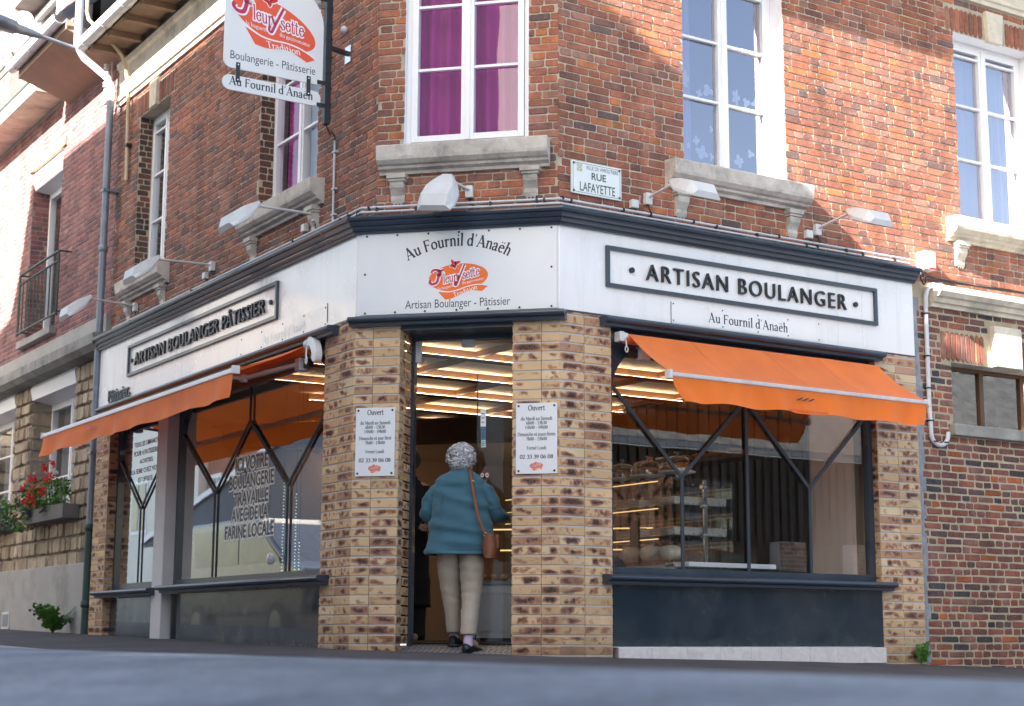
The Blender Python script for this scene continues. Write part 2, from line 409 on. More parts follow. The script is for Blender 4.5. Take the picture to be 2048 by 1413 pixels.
def plant_mat(name, a, b_):
    m, t, b = nt(name)
    at = node(t, 'ShaderNodeAttribute', attribute_name='Col')
    c = mix(t, noise(t, 14, 4, .6), a, b_); c = mix(t, 1.0, c, at.outputs['Color'], 'MULTIPLY')
    t.links.new(c, b.inputs['Base Color']); b.inputs['Roughness'].default_value = .6
    return m
M['leaf'] = plant_mat('leaf_green', (.035, .11, .015), (.09, .22, .03))
M['petal_red'] = plant_mat('petal_red', (.6, .008, .01), (.75, .03, .02))
M['petal_white'] = plant_mat('petal_white', (.6, .58, .6), (.7, .68, .7))
M['petal_violet'] = plant_mat('petal_violet', (.08, .02, .22), (.16, .06, .35))
M['box'] = worn('planter_grey', (.16, .15, .15), .8, .2, 8, .3)

# ------------------------------------------------------------------ brickwork
def subtract(rect, holes):
    """rect (u0,u1,z0,z1) minus holes -> rects"""
    out = [rect]
    for (a, b, c, d) in holes:
        nxt = []
        for (u0, u1, z0, z1) in out:
            if b <= u0+1e-5 or a >= u1-1e-5 or d <= z0+1e-5 or c >= z1-1e-5: nxt.append((u0, u1, z0, z1)); continue
            if c > z0+.4*(z1-z0) or d < z1-.4*(z1-z0):
                if c > z0+.4*(z1-z0): nxt.append((u0, u1, z0, c))
                if d < z1-.4*(z1-z0): nxt.append((u0, u1, d, z1))
                continue
            if a-u0 > .03: nxt.append((u0, a, z0, z1))
            if u1-b > .03: nxt.append((b, u1, z0, z1))
        out = nxt
    return out
def one_brick(mb, F, n, dep, u0, u1, z0, z1, bev, jit, cut=.15, rng=R_):
    w, h = u1-u0, z1-z0
    if w < .012 or h < .012: return
    c = min(h*cut, .02)
    j = lambda s=1: rng.uniform(-jit, jit)*s
    ring = [(u0+c, z0), (u1-c, z0), (u1, z0+c), (u1, z1-c), (u1-c, z1), (u0+c, z1), (u0, z1-c), (u0, z0+c)]
    ring = [(a+j(), b+j()) for a, b in ring]
    cu, cz = (u0+u1)/2, (z0+z1)/2
    outer = [F.P(a, n-dep, b) for a, b in ring]
    dn = j(.8)
    inner2 = []
    for a, b in ring:
        du = bev*(1 if a < cu else -1); dz = bev*(1 if b < cz else -1)
        inner2.append((a+du*.9, b+dz*.9))
    inner = [F.P(a, n+dn+j(.25), b) for a, b in inner2]
    rnd = rng.random()
    brs = [((a-u0), (b-z0)/h, rnd, (a-u0)/w) for a, b in ring+inner2]
    mb.add(outer+inner, [tuple(range(8, 16))]+[(i, (i+1) % 8, (i+1) % 8+8, i+8) for i in range(8)], 0, False, brs)
def jig(c, k, rng=R_):
    f = 1+rng.uniform(-k, k); return tuple(max(0, x*f*(1+rng.uniform(-k*.25, k*.25))) for x in c)+(1,)
def palette(pal, rng=R_):
    r = rng.random()*sum(p[0] for p in pal)
    for w, c, k in pal:
        r -= w
        if r <= 0: return jig(c, k, rng)
    return jig(pal[-1][1], pal[-1][2], rng)
OLD = [(6, (.39, .145, .088), .13), (5, (.31, .125, .085), .13), (2, (.23, .11, .09), .14), (.8, (.47, .175, .075), .1), (.5, (.17, .11, .105), .18), (3, (.36, .18, .135), .13)]
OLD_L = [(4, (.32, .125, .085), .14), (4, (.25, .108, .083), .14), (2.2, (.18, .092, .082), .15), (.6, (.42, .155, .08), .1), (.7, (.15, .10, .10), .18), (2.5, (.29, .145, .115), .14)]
OLD_LOW = [(4, (.30, .105, .075), .16), (3, (.21, .085, .075), .16), (1.6, (.12, .07, .072), .2), (.4, (.42, .12, .04), .15), (1, (.06, .055, .065), .25), (2, (.27, .13, .11), .2)]
PINK = [(4, (.31, .135, .13), .10), (3, (.26, .115, .118), .12), (2, (.21, .10, .115), .12), (1, (.37, .18, .16), .1)]
def bond(mb, F, n, u0, u1, z0, z1, holes, pal, course=.0665, joint=.0085, stretch=.215, head=.103, dep=.006, bev=.0035, jit=.0024, wave=.0, rng=R_):
    rows = int((z1-z0)/course)+1
    for r in range(rows):
        zb = z0+r*course; zt = min(zb+course-joint, z1)
        u = u0-rng.uniform(0, stretch) if r % 2 else u0-rng.uniform(0, head)
        if zt-zb < .015: continue
        k = r
        while u < u1:
            ln = (stretch if (k+rng.randint(0, 1)) % 2 else head)*rng.uniform(.94, 1.06); k += 1
            a, b = max(u, u0), min(u+ln, u1)
            if b-a > .03:
                for (p, q, s, t_) in subtract((a, b, zb, zt), holes):
                    mb.col = palette(pal, rng)
                    jj = rng.uniform(-.0018, .0018)
                    one_brick(mb, F, n, dep, p, q, s+jj, t_+jj, bev, jit, rng=rng)
            u += ln+joint*rng.uniform(.8, 1.3)
def slab(mb, F, n, u0, u1, z0, z1, holes, mat=0):
    """wall sheet with rectangular openings cut out"""
    us = sorted(set([u0, u1]+[x for h in holes for x in h[:2] if u0 < x < u1])); zs = sorted(set([z0, z1]+[x for h in holes for x in h[2:] if z0 < x < z1]))
    for a, b in zip(us, us[1:]):
        for c, d in zip(zs, zs[1:]):
            m = ((a+b)/2, (c+d)/2)
            if any(h[0] < m[0] < h[1] and h[2] < m[1] < h[3] for h in holes): continue
            mb.add([F.P(a, n, c), F.P(b, n, c), F.P(b, n, d), F.P(a, n, d)], [(0, 1, 2, 3)], mat)
FLASH = [(4, (.62, .42, .235), .08), (3, (.56, .365, .20), .09), (1.1, (.44, .25, .15), .12), (1.4, (.65, .48, .30), .06)]
def stack(mb, F, n, cols, z0, z1, dep=.006, course=.0757, joint=.0115, zoff=0.0, rng=R_):
    """stack-bonded brick slips; cols = vertical joints positions"""
    r0 = int(math.floor((z0-zoff)/course))
    r = r0
    while zoff+r*course < z1:
        zb, zt = zoff+r*course, zoff+(r+1)*course-joint
        r += 1
        zb, zt = max(zb, z0), min(zt, z1)
        if zt-zb < .012: continue
        for a, b in zip(cols, cols[1:]):
            mb.col = palette(FLASH, rng)
            one_brick(mb, F, n, dep, a+.001, b-.0015, zb, zt, .0025, .0006, .06, rng)

# ------------------------------------------------------------------ lettering
def font_mesh(s, extrude=0.0, bevel=0.0, spacing=1.0, bold=0.0):
    cu = bpy.data.curves.new('lettering', 'FONT'); cu.body = s; cu.size = 1; cu.extrude = extrude; cu.bevel_depth = bevel; cu.offset = bold
    cu.space_character = spacing; cu.align_x = 'LEFT'; cu.resolution_u = 4
    o = bpy.data.objects.new('lettering', cu); COL.objects.link(o)
    dg = bpy.context.evaluated_depsgraph_get(); dg.update()
    me = bpy.data.meshes.new_from_object(o.evaluated_get(dg))
    v = [tuple(x.co) for x in me.vertices]; f = [tuple(p.vertices) for p in me.polygons]
    bpy.data.objects.remove(o); bpy.data.curves.remove(cu); bpy.data.meshes.remove(me)
    return v, f
def put_text(mb, s, mp, box, depth=0.0, mat=0, spacing=1.0, bold=0.0, keep=None):
    """fit the lettering of s into box (x0,x1,y0,y1) and map through mp(x,y,layer depth)"""
    v, f = font_mesh(s, .5 if depth else 0, 0, spacing, bold)
    xs = [p[0] for p in v]; ys = [p[1] for p in v]
    ax, bx, ay, by = min(xs), max(xs), min(ys), max(ys)
    x0, x1, y0, y1 = box
    if keep: # (baseline, capheight) given: y box describes baseline and cap line
        ay, by = 0, .729
    sx = (x1-x0)/(bx-ax); sy = (y1-y0)/(by-ay)
    mb.add([mp(x0+(p[0]-ax)*sx, y0+(p[1]-ay)*sy, (p[2]+.5)*depth if depth else 0) for p in v], f, mat)

# hand-drawn serif alphabet: ribbons whose width follows the stroke direction, like a broad nib
XH, CAP, ASC, DSC = .44, .66, .72, -.2
def arc(cx, cy, rx, ry, a, b, n=14): return [(cx+rx*math.cos(math.radians(a+(b-a)*i/n)), cy+ry*math.sin(math.radians(a+(b-a)*i/n))) for i in range(n+1)]
def S(x, y0, y1, sv='fb'): # stem: f flag serif on top, t full top, b full bottom
    o = [('w', [(x, y0), (x, y1)], .085)]
    if 'b' in sv: o.append(('w', [(x-.085, y0+.012), (x+.085, y0+.012)], .024))
    if 't' in sv: o.append(('w', [(x-.085, y1-.012), (x+.085, y1-.012)], .024))
    if 'f' in sv: o.append(('w', [(x-.10, y1-.045), (x+.02, y1-.005)], .034))
    return o
def hump(x, w, h=XH): return [('n', [(x, h*.72)]+arc(x+w*.5, h*.66, w*.5, h*.32, 150, 0)+[(x+w, .02)])]
def G():
    g = {}
    n = lambda *p: ('n', list(p))
    g['n'] = (.52, S(.12, 0, XH)+hump(.13, .27)+[('w', [(.33, .012), (.48, .012)], .024)])
    g['m'] = (.80, S(.12, 0, XH)+hump(.13, .26)+hump(.41, .26)+[('w', [(.32, .012), (.46, .012)], .024), ('w', [(.60, .012), (.74, .012)], .024)])
    g['h'] = (.52, S(.12, 0, ASC)+hump(.13, .27)+[('w', [(.33, .012), (.48, .012)], .024)])
    g['u'] = (.53, [('w', [(.12, XH), (.12, .15)], .08), ('w', [(.02, XH-.03), (.12, XH-.005)], .03), ('n', arc(.25, .15, .13, .14, 180, 330)), ('w', [(.40, 0), (.40, XH)], .08), ('w', [(.30, XH-.03), (.40, XH-.005)], .03), ('w', [(.38, .015), (.49, .03)], .03)])
    g['r'] = (.38, S(.12, 0, XH)+[('n', [(.13, .28), (.2, .39), (.28, .42), (.33, .40)]), ('d', (.33, .38), .035)])
    g['i'] = (.26, S(.13, 0, XH)+[('d', (.13, .60), .05)])
    g['j'] = (.26, [('w', [(.13, XH), (.13, -.08), (.06, -.17)], .08), ('d', (.13, .60), .05), ('w', [(.03, XH-.04), (.14, XH)], .03)])
    g['l'] = (.26, S(.13, 0, ASC))
    o = ('n', arc(.25, XH/2, .185, XH/2-.02, 0, 360, 24))
    g['o'] = (.50, [o])
    g['d'] = (.52, [('n', arc(.23, XH/2, .165, XH/2-.02, 40, 320, 20)), ('w', [(.39, 0), (.39, ASC)], .085), ('w', [(.29, ASC-.045), (.41, ASC-.005)], .034), ('w', [(.38, .015), (.48, .03)], .03)])
    g['b'] = (.52, [('w', [(.12, 0), (.12, ASC)], .085), ('w', [(.02, ASC-.045), (.14, ASC-.005)], .034), ('n', arc(.28, XH/2, .165, XH/2-.02, 140, -140, 20))])
    g['q'] = (.52, [('n', arc(.23, XH/2, .165, XH/2-.02, 40, 320, 20)), ('w', [(.39, DSC), (.39, XH)], .085), ('w', [(.31, DSC+.012), (.48, DSC+.012)], .024)])
    g['g'] = (.48, [('n', arc(.22, .29, .135, .13, 0, 360, 18)), ('n', [(.13, .17), (.11, .08), (.3, .06), (.4, 0), (.36, -.13), (.2, -.17), (.06, -.12), (.08, -.02), (.16, .05)]), ('w', [(.33, .38), (.44, .42)], .04)])
    g['a'] = (.46, [('n', [(.07, .32), (.10, .40), (.2, .43), (.29, .38), (.31, .28), (.31, .08), (.36, .02), (.43, .04)]), ('w', [(.31, .34), (.31, .07)], .08), ('n', [(.31, .26), (.16, .22), (.06, .14), (.08, .04), (.18, .01), (.31, .10)]), ('d', (.085, .33), .03)])
    e = [('n', [(.08, .26), (.39, .27)]), ('n', arc(.24, XH/2, .17, XH/2-.02, 12, 320, 22))]
    g['e'] = (.46, e)
    g['é'] = (.46, e+[('w', [(.20, .52), (.33, .64)], .045)])
    g['ë'] = (.46, e+[('d', (.15, .58), .042), ('d', (.32, .58), .042)])
    g['c'] = (.43, [('n', arc(.24, XH/2, .17, XH/2-.02, 45, 320, 20)), ('d', (.35, .35), .035)])
    g['s'] = (.38, [('n', [(.31, .34), (.24, .42), (.13, .42), (.07, .33), (.15, .25), (.26, .19), (.32, .10), (.24, .01), (.12, .01), (.06, .09)])])
    g['t'] = (.33, [('w', [(.14, .58), (.14, .08)], .075), ('n', [(.14, .1), (.17, .02), (.25, .01), (.31, .06)]), ('w', [(.02, XH-.015), (.29, XH-.015)], .028)])
    g['f'] = (.32, [('w', [(.13, 0), (.13, .58)], .08), ('n', [(.13, .58), (.16, .68), (.24, .71), (.31, .68)]), ('w', [(.03, XH-.015), (.28, XH-.015)], .028), ('w', [(.04, .012), (.23, .012)], .024), ('d', (.31, .66), .035)])
    g['v'] = (.48, [('w', [(.06, XH), (.24, 0)], .08), ('w', [(.24, 0), (.42, XH)], .03), ('w', [(0, XH-.012), (.15, XH-.012)], .024), ('w', [(.34, XH-.012), (.48, XH-.012)], .024)])
    g['y'] = (.48, [('w', [(.06, XH), (.24, 0)], .08), ('w', [(.42, XH), (.24, 0), (.16, -.16), (.06, -.17)], .034), ('w', [(0, XH-.012), (.15, XH-.012)], .024), ('w', [(.34, XH-.012), (.48, XH-.012)], .024)])
    g['A'] = (.70, [('w', [(.08, 0), (.34, CAP)], .034), ('w', [(.32, CAP+.03), (.60, 0)], .095), ('w', [(.17, .22), (.50, .22)], .03), ('w', [(0, .012), (.17, .012)], .024), ('w', [(.50, .012), (.70, .012)], .024)])
    g['F'] = (.55, S(.14, 0, CAP, 'tb')+[('w', [(.12, CAP-.015), (.50, CAP-.015)], .032), ('w', [(.50, CAP), (.50, CAP-.13)], .026), ('w', [(.14, .35), (.40, .35)], .03), ('w', [(.40, .41), (.40, .29)], .024)])
    g['L'] = (.56, S(.14, 0, CAP, 'tb')+[('w', [(.12, .015), (.52, .015)], .032), ('w', [(.52, 0), (.53, .14)], .026)])
    g['O'] = (.72, [('n', arc(.36, CAP/2, .29, CAP/2-.01, 0, 360, 30))])
    g['D'] = (.70, S(.14, 0, CAP, 'tb')+[('n', [(.12, CAP-.015), (.3, CAP-.015)]+arc(.32, CAP/2, .30, CAP/2-.015, 85, -85, 20)+[(.12, .015)])])
    g['M'] = (.85, [('w', [(.13, 0), (.16, CAP)], .034), ('w', [(.16, CAP), (.42, .05)], .085), ('w', [(.42, .05), (.68, CAP)], .03), ('w', [(.68, CAP), (.71, 0)], .09), ('w', [(.05, .012), (.22, .012)], .024), ('w', [(.61, .012), (.81, .012)], .024), ('w', [(.06, CAP-.012), (.18, CAP-.012)], .024), ('w', [(.66, CAP-.012), (.78, CAP-.012)], .024)])
    g['S'] = (.52, [('n', [(.42, .52), (.36, .64), (.2, .66), (.09, .54), (.14, .41), (.32, .30), (.43, .18), (.36, .04), (.2, 0), (.09, .12)])])
    g['T'] = (.60, S(.30, 0, CAP, 'b')+[('w', [(.04, CAP-.015), (.56, CAP-.015)], .032), ('w', [(.04, CAP), (.04, CAP-.12)], .026), ('w', [(.56, CAP), (.56, CAP-.12)], .026)])
    g['0'] = (.48, [('n', arc(.24, .30, .17, .285, 0, 360, 24))])
    g['1'] = (.36, [('w', [(.18, 0), (.18, .58)], .075), ('w', [(.06, .50), (.19, .58)], .03), ('w', [(.08, .012), (.28, .012)], .024)])
    g['2'] = (.46, [('n', [(.07, .46), (.14, .57), (.27, .57), (.35, .46), (.30, .33), (.16, .17), (.06, .03)]), ('w', [(.05, .03), (.40, .03)], .06)])
    g['3'] = (.44, [('n', [(.08, .49), (.17, .57), (.3, .54), (.32, .42), (.18, .33)]), ('n', [(.18, .33), (.34, .28), (.37, .14), (.26, .02), (.1, .0), (.05, .06)])])
    g['5'] = (.44, [('w', [(.12, .57), (.36, .57)], .045), ('w', [(.12, .57), (.10, .34)], .03), ('n', [(.10, .34), (.25, .36), (.36, .26), (.34, .10), (.22, .01), (.07, .03)])])
    g['6'] = (.46, [('n', [(.36, .57), (.17, .45), (.08, .25)]+arc(.24, .18, .16, .165, 160, 520, 24))])
    g['7'] = (.44, [('w', [(.05, .56), (.40, .56)], .05), ('w', [(.39, .56), (.18, 0)], .06)])
    g['8'] = (.46, [('n', arc(.23, .43, .125, .13, 0, 360, 18)), ('n', arc(.23, .155, .16, .145, 0, 360, 20))])
    g['9'] = (.46, [('n', [(.10, .02), (.29, .14), (.38, .34)]+arc(.22, .40, .16, .165, -20, 340, 24))])
    g['-'] = (.34, [('w', [(.06, .22), (.28, .22)], .04)])
    g["'"] = (.20, [('d', (.10, .66), .045), ('w', [(.13, .66), (.07, .55)], .03)])
    g[' '] = (.24, [])
    return g
GL = G()
def ribbon(pts, wf):
    out = []; n = len(pts); loop = (abs(pts[0][0]-pts[-1][0]) + abs(pts[0][1]-pts[-1][1])) < 1e-6
    for i, (x, y) in enumerate(pts):
        p = pts[i-1] if i else (pts[-2] if loop else pts[0]); q = pts[i+1] if i < n-1 else (pts[1] if loop else pts[-1])
        dx, dy = q[0]-p[0], q[1]-p[1]; l = math.hypot(dx, dy) or 1; dx /= l; dy /= l
        w = wf(dx, dy)/2; out.append(((x-dy*w, y+dx*w), (x+dy*w, y-dx*w)))
    return out
def smooth_pts(p, k=4):
    if len(p) < 3: return p
    o = []
    for i in range(len(p)-1):
        a = p[max(i-1, 0)]; b = p[i]; c = p[i+1]; d = p[min(i+2, len(p)-1)]
        for j in range(k):
            t = j/k; o.append(tuple(.5*((2*b[m])+(-a[m]+c[m])*t+(2*a[m]-5*b[m]+4*c[m]-d[m])*t*t+(-a[m]+3*b[m]-3*c[m]+d[m])*t**3) for m in (0, 1)))
    return o+[p[-1]]
def glyph_polys(ch, grow=0.0, weight=1.0):
    out = []
    for st in GL[ch][1]:
        if st[0] == 'd':
            (x, y), r = st[1], st[2]+grow/2; out.append([(x+r*math.cos(t*PI/5), y+r*math.sin(t*PI/5)) for t in range(10)]); continue
        if st[0] == 'w':
            pts = st[1]; wf = lambda dx, dy, w=st[2]: w*weight+grow
            if grow and len(pts) == 2:
                (x0, y0), (x1, y1) = pts; l = math.hypot(x1-x0, y1-y0) or 1; e = grow/2/l
                pts = [(x0-(x1-x0)*e, y0-(y1-y0)*e), (x1+(x1-x0)*e, y1+(y1-y0)*e)]
        else:
            pts = st[1] if len(st[1]) > 12 else smooth_pts(st[1]); wf = lambda dx, dy: (.026+.058*min(1, abs(dy*.97-dx*.22)))*weight+grow
        rb = ribbon(pts, wf)
        for (a, b), (c, d) in zip(rb, rb[1:]): out.append([b, d, c, a])
    return out
def serif(mb, s, mp, x0, x1, y0, size, mat=0, grow=0.0, weight=1.0, track=0.0, curve=None, slant=0.0):
    """set s from x0 to x1 (or natural width when x1 is None) at baseline y0; curve(t)->(dx,dy,angle)"""
    adv = sum(GL[c][0]+track for c in s)-track
    sx = (x1-x0)/adv if x1 is not None else size
    x = 0.0; k = 0
    for c in s:
        w = GL[c][0]
        for pl in glyph_polys(c, grow, weight):
            q = []
            for (a, b) in pl:
                a += b*slant
                if curve:
                    mx = (x+w/2)/adv
                    cx, cy, an = curve(mx); la, lb = (a-w/2)*sx, b*size
                    q.append((cx+la*math.cos(an)-lb*math.sin(an), cy+la*math.sin(an)+lb*math.cos(an)))
                else: q.append((x0+(x+a)*sx, y0+b*size))
            mb.add([mp(a, b, k % 7*.00002) for a, b in q], [tuple(range(len(q)))], mat); k += 1
        x += w+track
def logo(mb, mp, s, mats=(0, 1, 2, 3), sub=True):
    """printed emblem: orange oval, ribbon, red flower and script name. mats: orange, red, magenta, white"""
    O_, Rd, Mg, Wh = mats
    P = lambda pts, layer, m: mb.add([mp(a*s, b*s, layer*.0004) for a, b in pts], [tuple(range(len(pts)))], m)
    rot = lambda x, y, a: (x*math.cos(a)-y*math.sin(a), x*math.sin(a)+y*math.cos(a))
    P([rot(math.cos(t*PI/24), .46*math.sin(t*PI/24), .06) for t in range(48)], 1, O_)
    top = smooth_pts([(-.68, -.45), (-.3, -.485), (0, -.43), (.3, -.33), (.6, -.28), (.85, -.29), (1.0, -.33)])
    bot = smooth_pts([(.8, -.49), (.5, -.455), (.3, -.48), (0, -.61), (-.2, -.69), (-.43, -.73)])
    P(top+bot, 1.5, O_)
    for (a, b), (c, d) in zip(top[:-1], top[1:]):
        P([(a, b-.004), (c, d-.004), (c, d+.03), (a, b+.03)], 2, Wh)
    for m, gr, ly in ((Wh, .035, 3), (Rd, 0, 4)):
        for ang, ln in ((122, .2), (25, .24), (-80, .16), (205, .17), (70, .1)):
            a = math.radians(ang); pts = []
            for t in range(14):
                q = t/14*2*PI; px, py = (math.cos(q)*.5+.5)*(ln+gr)-gr/2, math.sin(q)*(.055+gr*.7)*(1-.5*math.cos(q))
                x, y = rot(px, py, a); pts.append((x-.14, y+.44))
            P(pts, ly+ang % 3*.05, m)
    P([(-.14+.018*math.cos(t), .44+.018*math.sin(t)) for t in range(6)], 5, Wh)
    tilt = math.radians(11)
    def wr(x, y): return rot(x, y, tilt)
    def script(txt, x0, x1, y0, sz, grow, layer, m):
        serif(mb, txt, lambda a, b, d: mp(*(q*s for q in wr(a, b)), layer*.0004+d), x0, x1, y0, sz, m, grow, 1.35, 0, None, .22)
    Fp = smooth_pts([(-.90, .18), (-.86, .26), (-.72, .28), (-.60, .24), (-.50, .27)]); Fs = smooth_pts([(-.64, .26), (-.66, .06), (-.72, -.14), (-.86, -.20), (-.96, -.14), (-.93, -.05)])
    Yp = smooth_pts([(-.06, .12), (-.02, .0), (.02, -.04)]); Ys = smooth_pts([(.21, .42), (.09, .12), (0, -.12), (-.06, -.26), (-.12, -.24), (-.10, -.12)])
    for m, gr, ly in ((Wh, .075, 6), (Mg, 0, 7.5)):
        for pts, w in ((Fp, .07), (Fs, .085), ([(-.72, .10), (-.55, .11)], .045), (Yp, .055), (Ys, .055)):
            for (a, b), (c, d) in zip(*[(r := ribbon(pts, lambda dx, dy: w+gr))[:-1], r[1:]]):
                P([b, d, c, a], ly+.3, m)
        script('leur', -.53, -.06, -.10, .47, gr/.47, ly, m)
        script('sette', .14, .72, -.10, .47, gr/.47, ly, m)
    if sub:
        serif(mb, 'la baguette', lambda a, b, d: mp(*(q*s for q in wr(a, b)), .0016+d), -.72, -.16, -.275, .13, Wh, 0, 1.2)
        serif(mb, 'du gastronome', lambda a, b, d: mp(*(q*s for q in wr(a, b)), .0016+d), .09, .84, -.265, .13, Wh, 0, 1.2)
    serif(mb, 'Tradition', lambda a, b, d: mp(*(q*s for q in rot(a, b, math.radians(17))), .0012+d), -.33, .51, -.58, .21, Wh, 0, 1.3)
LOGO = lambda: [M['orange_ink'], M['red_ink'], M['magenta_ink'], M['white_ink']]

# ================================================================== CORNER BUILDING
nC, nR, nL = -.05, -.047, -.133
ZB, ZT, ZTOP = 2.70, 3.376, 6.36
RE, LE = 3.93, -6.52           # ends of the shopfront along the two streets
cAu = isect(L, nL, C, nC); cBu = isect(C, nC, R, nR)
uLc, uCa, uCb, uRc = ucoord(L, cAu), ucoord(C, cAu), ucoord(C, cBu), ucoord(R, cBu)
BK = thing('corner_building', (1.0, .8, 0), 'old red brick corner building with a white and anthracite bakery shopfront', 'building')

H_C = (.368, 1.416, 4.11, 6.0)
H_R1 = (1.31, 2.46, 4.10, 6.02); H_R3 = (4.68, 5.83, 4.10, 6.0)
H_L1 = (-2.41, -1.10, 4.11, 6.03); H_L2 = (-5.93, -4.93, 4.11, 6.04)
SOL = .26  # height of the soldier course
def up(h): return (h[0]-.10, h[1]+.10, h[3], h[3]+SOL)
def up_wall(F, n, u0, u1, z0, holes, pal, wave=0, z1=ZTOP, name='brick_wall', **kw):
    mb = MB(); allh = holes+[up(h) for h in holes]
    slab(mb, F, n-.006, u0, u1, z0, z1, holes, 1)
    bond(mb, F, n, u0, u1, z0+.008, z1, allh, pal, **kw)
    # soldier courses over the openings, left and right of a keystone
    for h in holes:
        a, b = h[0]-.095, h[1]+.095; mid = (h[0]+h[1])/2; x = a
        while x < b-.02:
            e = min(x+.066, b)
            if not (x < mid+.13 and e > mid-.13):
                mb.col = palette(pal); one_brick(mb, F, n+.004, .01, x, e-.010, h[3]+.006, h[3]+SOL-.01, .004, .002)
            x = e
    return mb
def reveals(mb, F, h, n, nw, mat, sides='lrtb'):
    u0, u1, z0, z1 = h; P = F.P
    if 'l' in sides: mb.add([P(u0, nw, z0), P(u0, n, z0), P(u0, n, z1), P(u0, nw, z1)], [(3, 2, 1, 0)], mat)
    if 'r' in sides: mb.add([P(u1, n, z0), P(u1, nw, z0), P(u1, nw, z1), P(u1, n, z1)], [(3, 2, 1, 0)], mat)
    if 't' in sides: mb.add([P(u0, n, z1), P(u1, n, z1), P(u1, nw, z1), P(u0, nw, z1)], [(3, 2, 1, 0)], mat)
    if 'b' in sides: mb.add([P(u0, n, z0), P(u0, nw, z0), P(u1, nw, z0), P(u1, n, z0)], [(3, 2, 1, 0)], mat)
# centre wall
mb = up_wall(C, nC, uCa-.004, uCb+.004, 3.45, [H_C], OLD)
reveals(mb, C, H_C, nC-.006, nC-.25, 2)
mb.build('brick_wall', [M['brick'], M['mortar_old'], M['pvc']], BK)
mb = up_wall(R, nR, uRc-.004, 6.6, 3.42, [H_R1, H_R3], OLD)
for h in (H_R1, H_R3): reveals(mb, R, h, nR-.006, nR-.32, 2)
mb.build('brick_wall', [M['brick'], M['mortar_old'], M['pvc']], BK)
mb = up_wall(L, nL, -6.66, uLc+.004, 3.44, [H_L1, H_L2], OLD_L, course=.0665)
for h in (H_L1, H_L2):
    reveals(mb, L, h, nL-.006, nL-.30, 1)
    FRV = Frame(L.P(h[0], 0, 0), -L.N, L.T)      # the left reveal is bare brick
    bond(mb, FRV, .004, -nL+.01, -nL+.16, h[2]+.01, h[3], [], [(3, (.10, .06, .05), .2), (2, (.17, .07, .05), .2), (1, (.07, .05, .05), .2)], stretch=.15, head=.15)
mb.build('brick_wall', [M['brick'], M['mortar_old'], M['pvc']], BK)
# old, darker wall to the right of the shopfront
H_low = (4.46, 5.9, 2.115, 2.70)
H_key = (4.98, 5.42, 2.70, 3.13)
mb = MB(); slab(mb, R, nR-.008, 3.96, 6.6, -.6, 3.43, [H_low], 1)
bond(mb, R, nR-.002, 4.03, 6.6, -.35, 3.2, [H_low, (4.33, 6.3, 2.70, 3.0), H_key], OLD_LOW, course=.0675, joint=.017, stretch=.205, head=.095, jit=.004, bev=.005)
x = 4.335
while x < 6.3:
    if not (x < 5.43 and x+.06 > 4.97): mb.col = palette(OLD); one_brick(mb, R, nR+.003, .01, x, x+.054, 2.712, 2.99, .004, .003)
    x += .066
reveals(mb, R, H_low, nR-.006, nR-.3, 2)
mb.build('brick_wall', [M['brick'], worn('yellow_mortar', (.40, .33, .23), .95, .25, 7, .8), M['stone']], BK)
mb = MB(); 
for i in range(26):
    z = -.06+i*.128; mb.fbox(R, 3.925, 4.03+R_.uniform(-.02, .03), nR-.02, nR+.004+R_.uniform(0, .006), z, z+.128)
mb.build('cement_joint', worn('cement_joint', (.27, .275, .30), .95, .3, 9, .8, dirt=(.14, .13, .13)), BK)
mb = MB(); mb.fbox(R, 5.02, 5.40, nR-.02, nR+.05, 2.703, 3.10); mb.build('keystone', M['stone_pale'], BK, bevel=.006)
mb = MB(); mb.fbox(R, 4.40, 6.0, nR-.05, nR+.07, 2.005, 2.112); mb.build('window_sill', M['ledge'], BK, bevel=.008)

def sweep(mb, prof, frames, ends, mat=0, smooth=False, capends=True):
    """moulding profile [(n,z)] run along successive wall planes with mitred corners"""
    cols = []
    def at(i, n):
        if i == 0: F = frames[0]; return F.P(ends[0], n, 0)
        if i == len(frames): F = frames[-1]; return F.P(ends[1], n, 0)
        return isect(frames[i-1], n, frames[i], n)
    rings = []
    for i in range(len(frames)+1):
        rings.append([at(i, n)+Vector((0, 0, z)) for n, z in prof])
    k = len(prof)
    for i in range(len(frames)):
        a, b = rings[i], rings[i+1]
        for j in range(k-1):
            mb.add([a[j], b[j], b[j+1], a[j+1]], [(0, 1, 2, 3)], mat, smooth)
    if capends:
        mb.add(rings[0], [tuple(reversed(range(k)))], mat); mb.add(rings[-1], [tuple(range(k))], mat)
# stone string course on the right wall
prof = [(nR-.02, 3.20), (nR+.03, 3.20), (nR+.035, 3.235), (nR+.07, 3.24), (nR+.085, 3.28), (nR+.12, 3.29), (nR+.15, 3.33), (nR+.15, 3.375), (nR+.10, 3.40), (nR-.02, 3.43)]
mb = MB(); sweep(mb, prof, [R], [4.20, 6.6]); mb.build('string_course', M['stone_pale'], BK)
# patches of cement above the shopfront cornice
for F, n, a, b in ((L, nL, -6.5, uLc), (C, nC, uCa, uCb), (R, nR, uRc, 3.95)):
    mb = MB(); top = []; x = a
    while x < b: top.append((x, 3.49+abs(mnoise.noise(Vector((x*2.1, n*7, 3))))*.16+R_.uniform(-.012, .012))); x += .06
    top.append((b, 3.52)); mb.poly(F, [(a, 3.40)]+[(b, 3.40)]+list(reversed(top)), n+.004)
    mb.build('cement_fillet', M['mortar_patch'], BK)

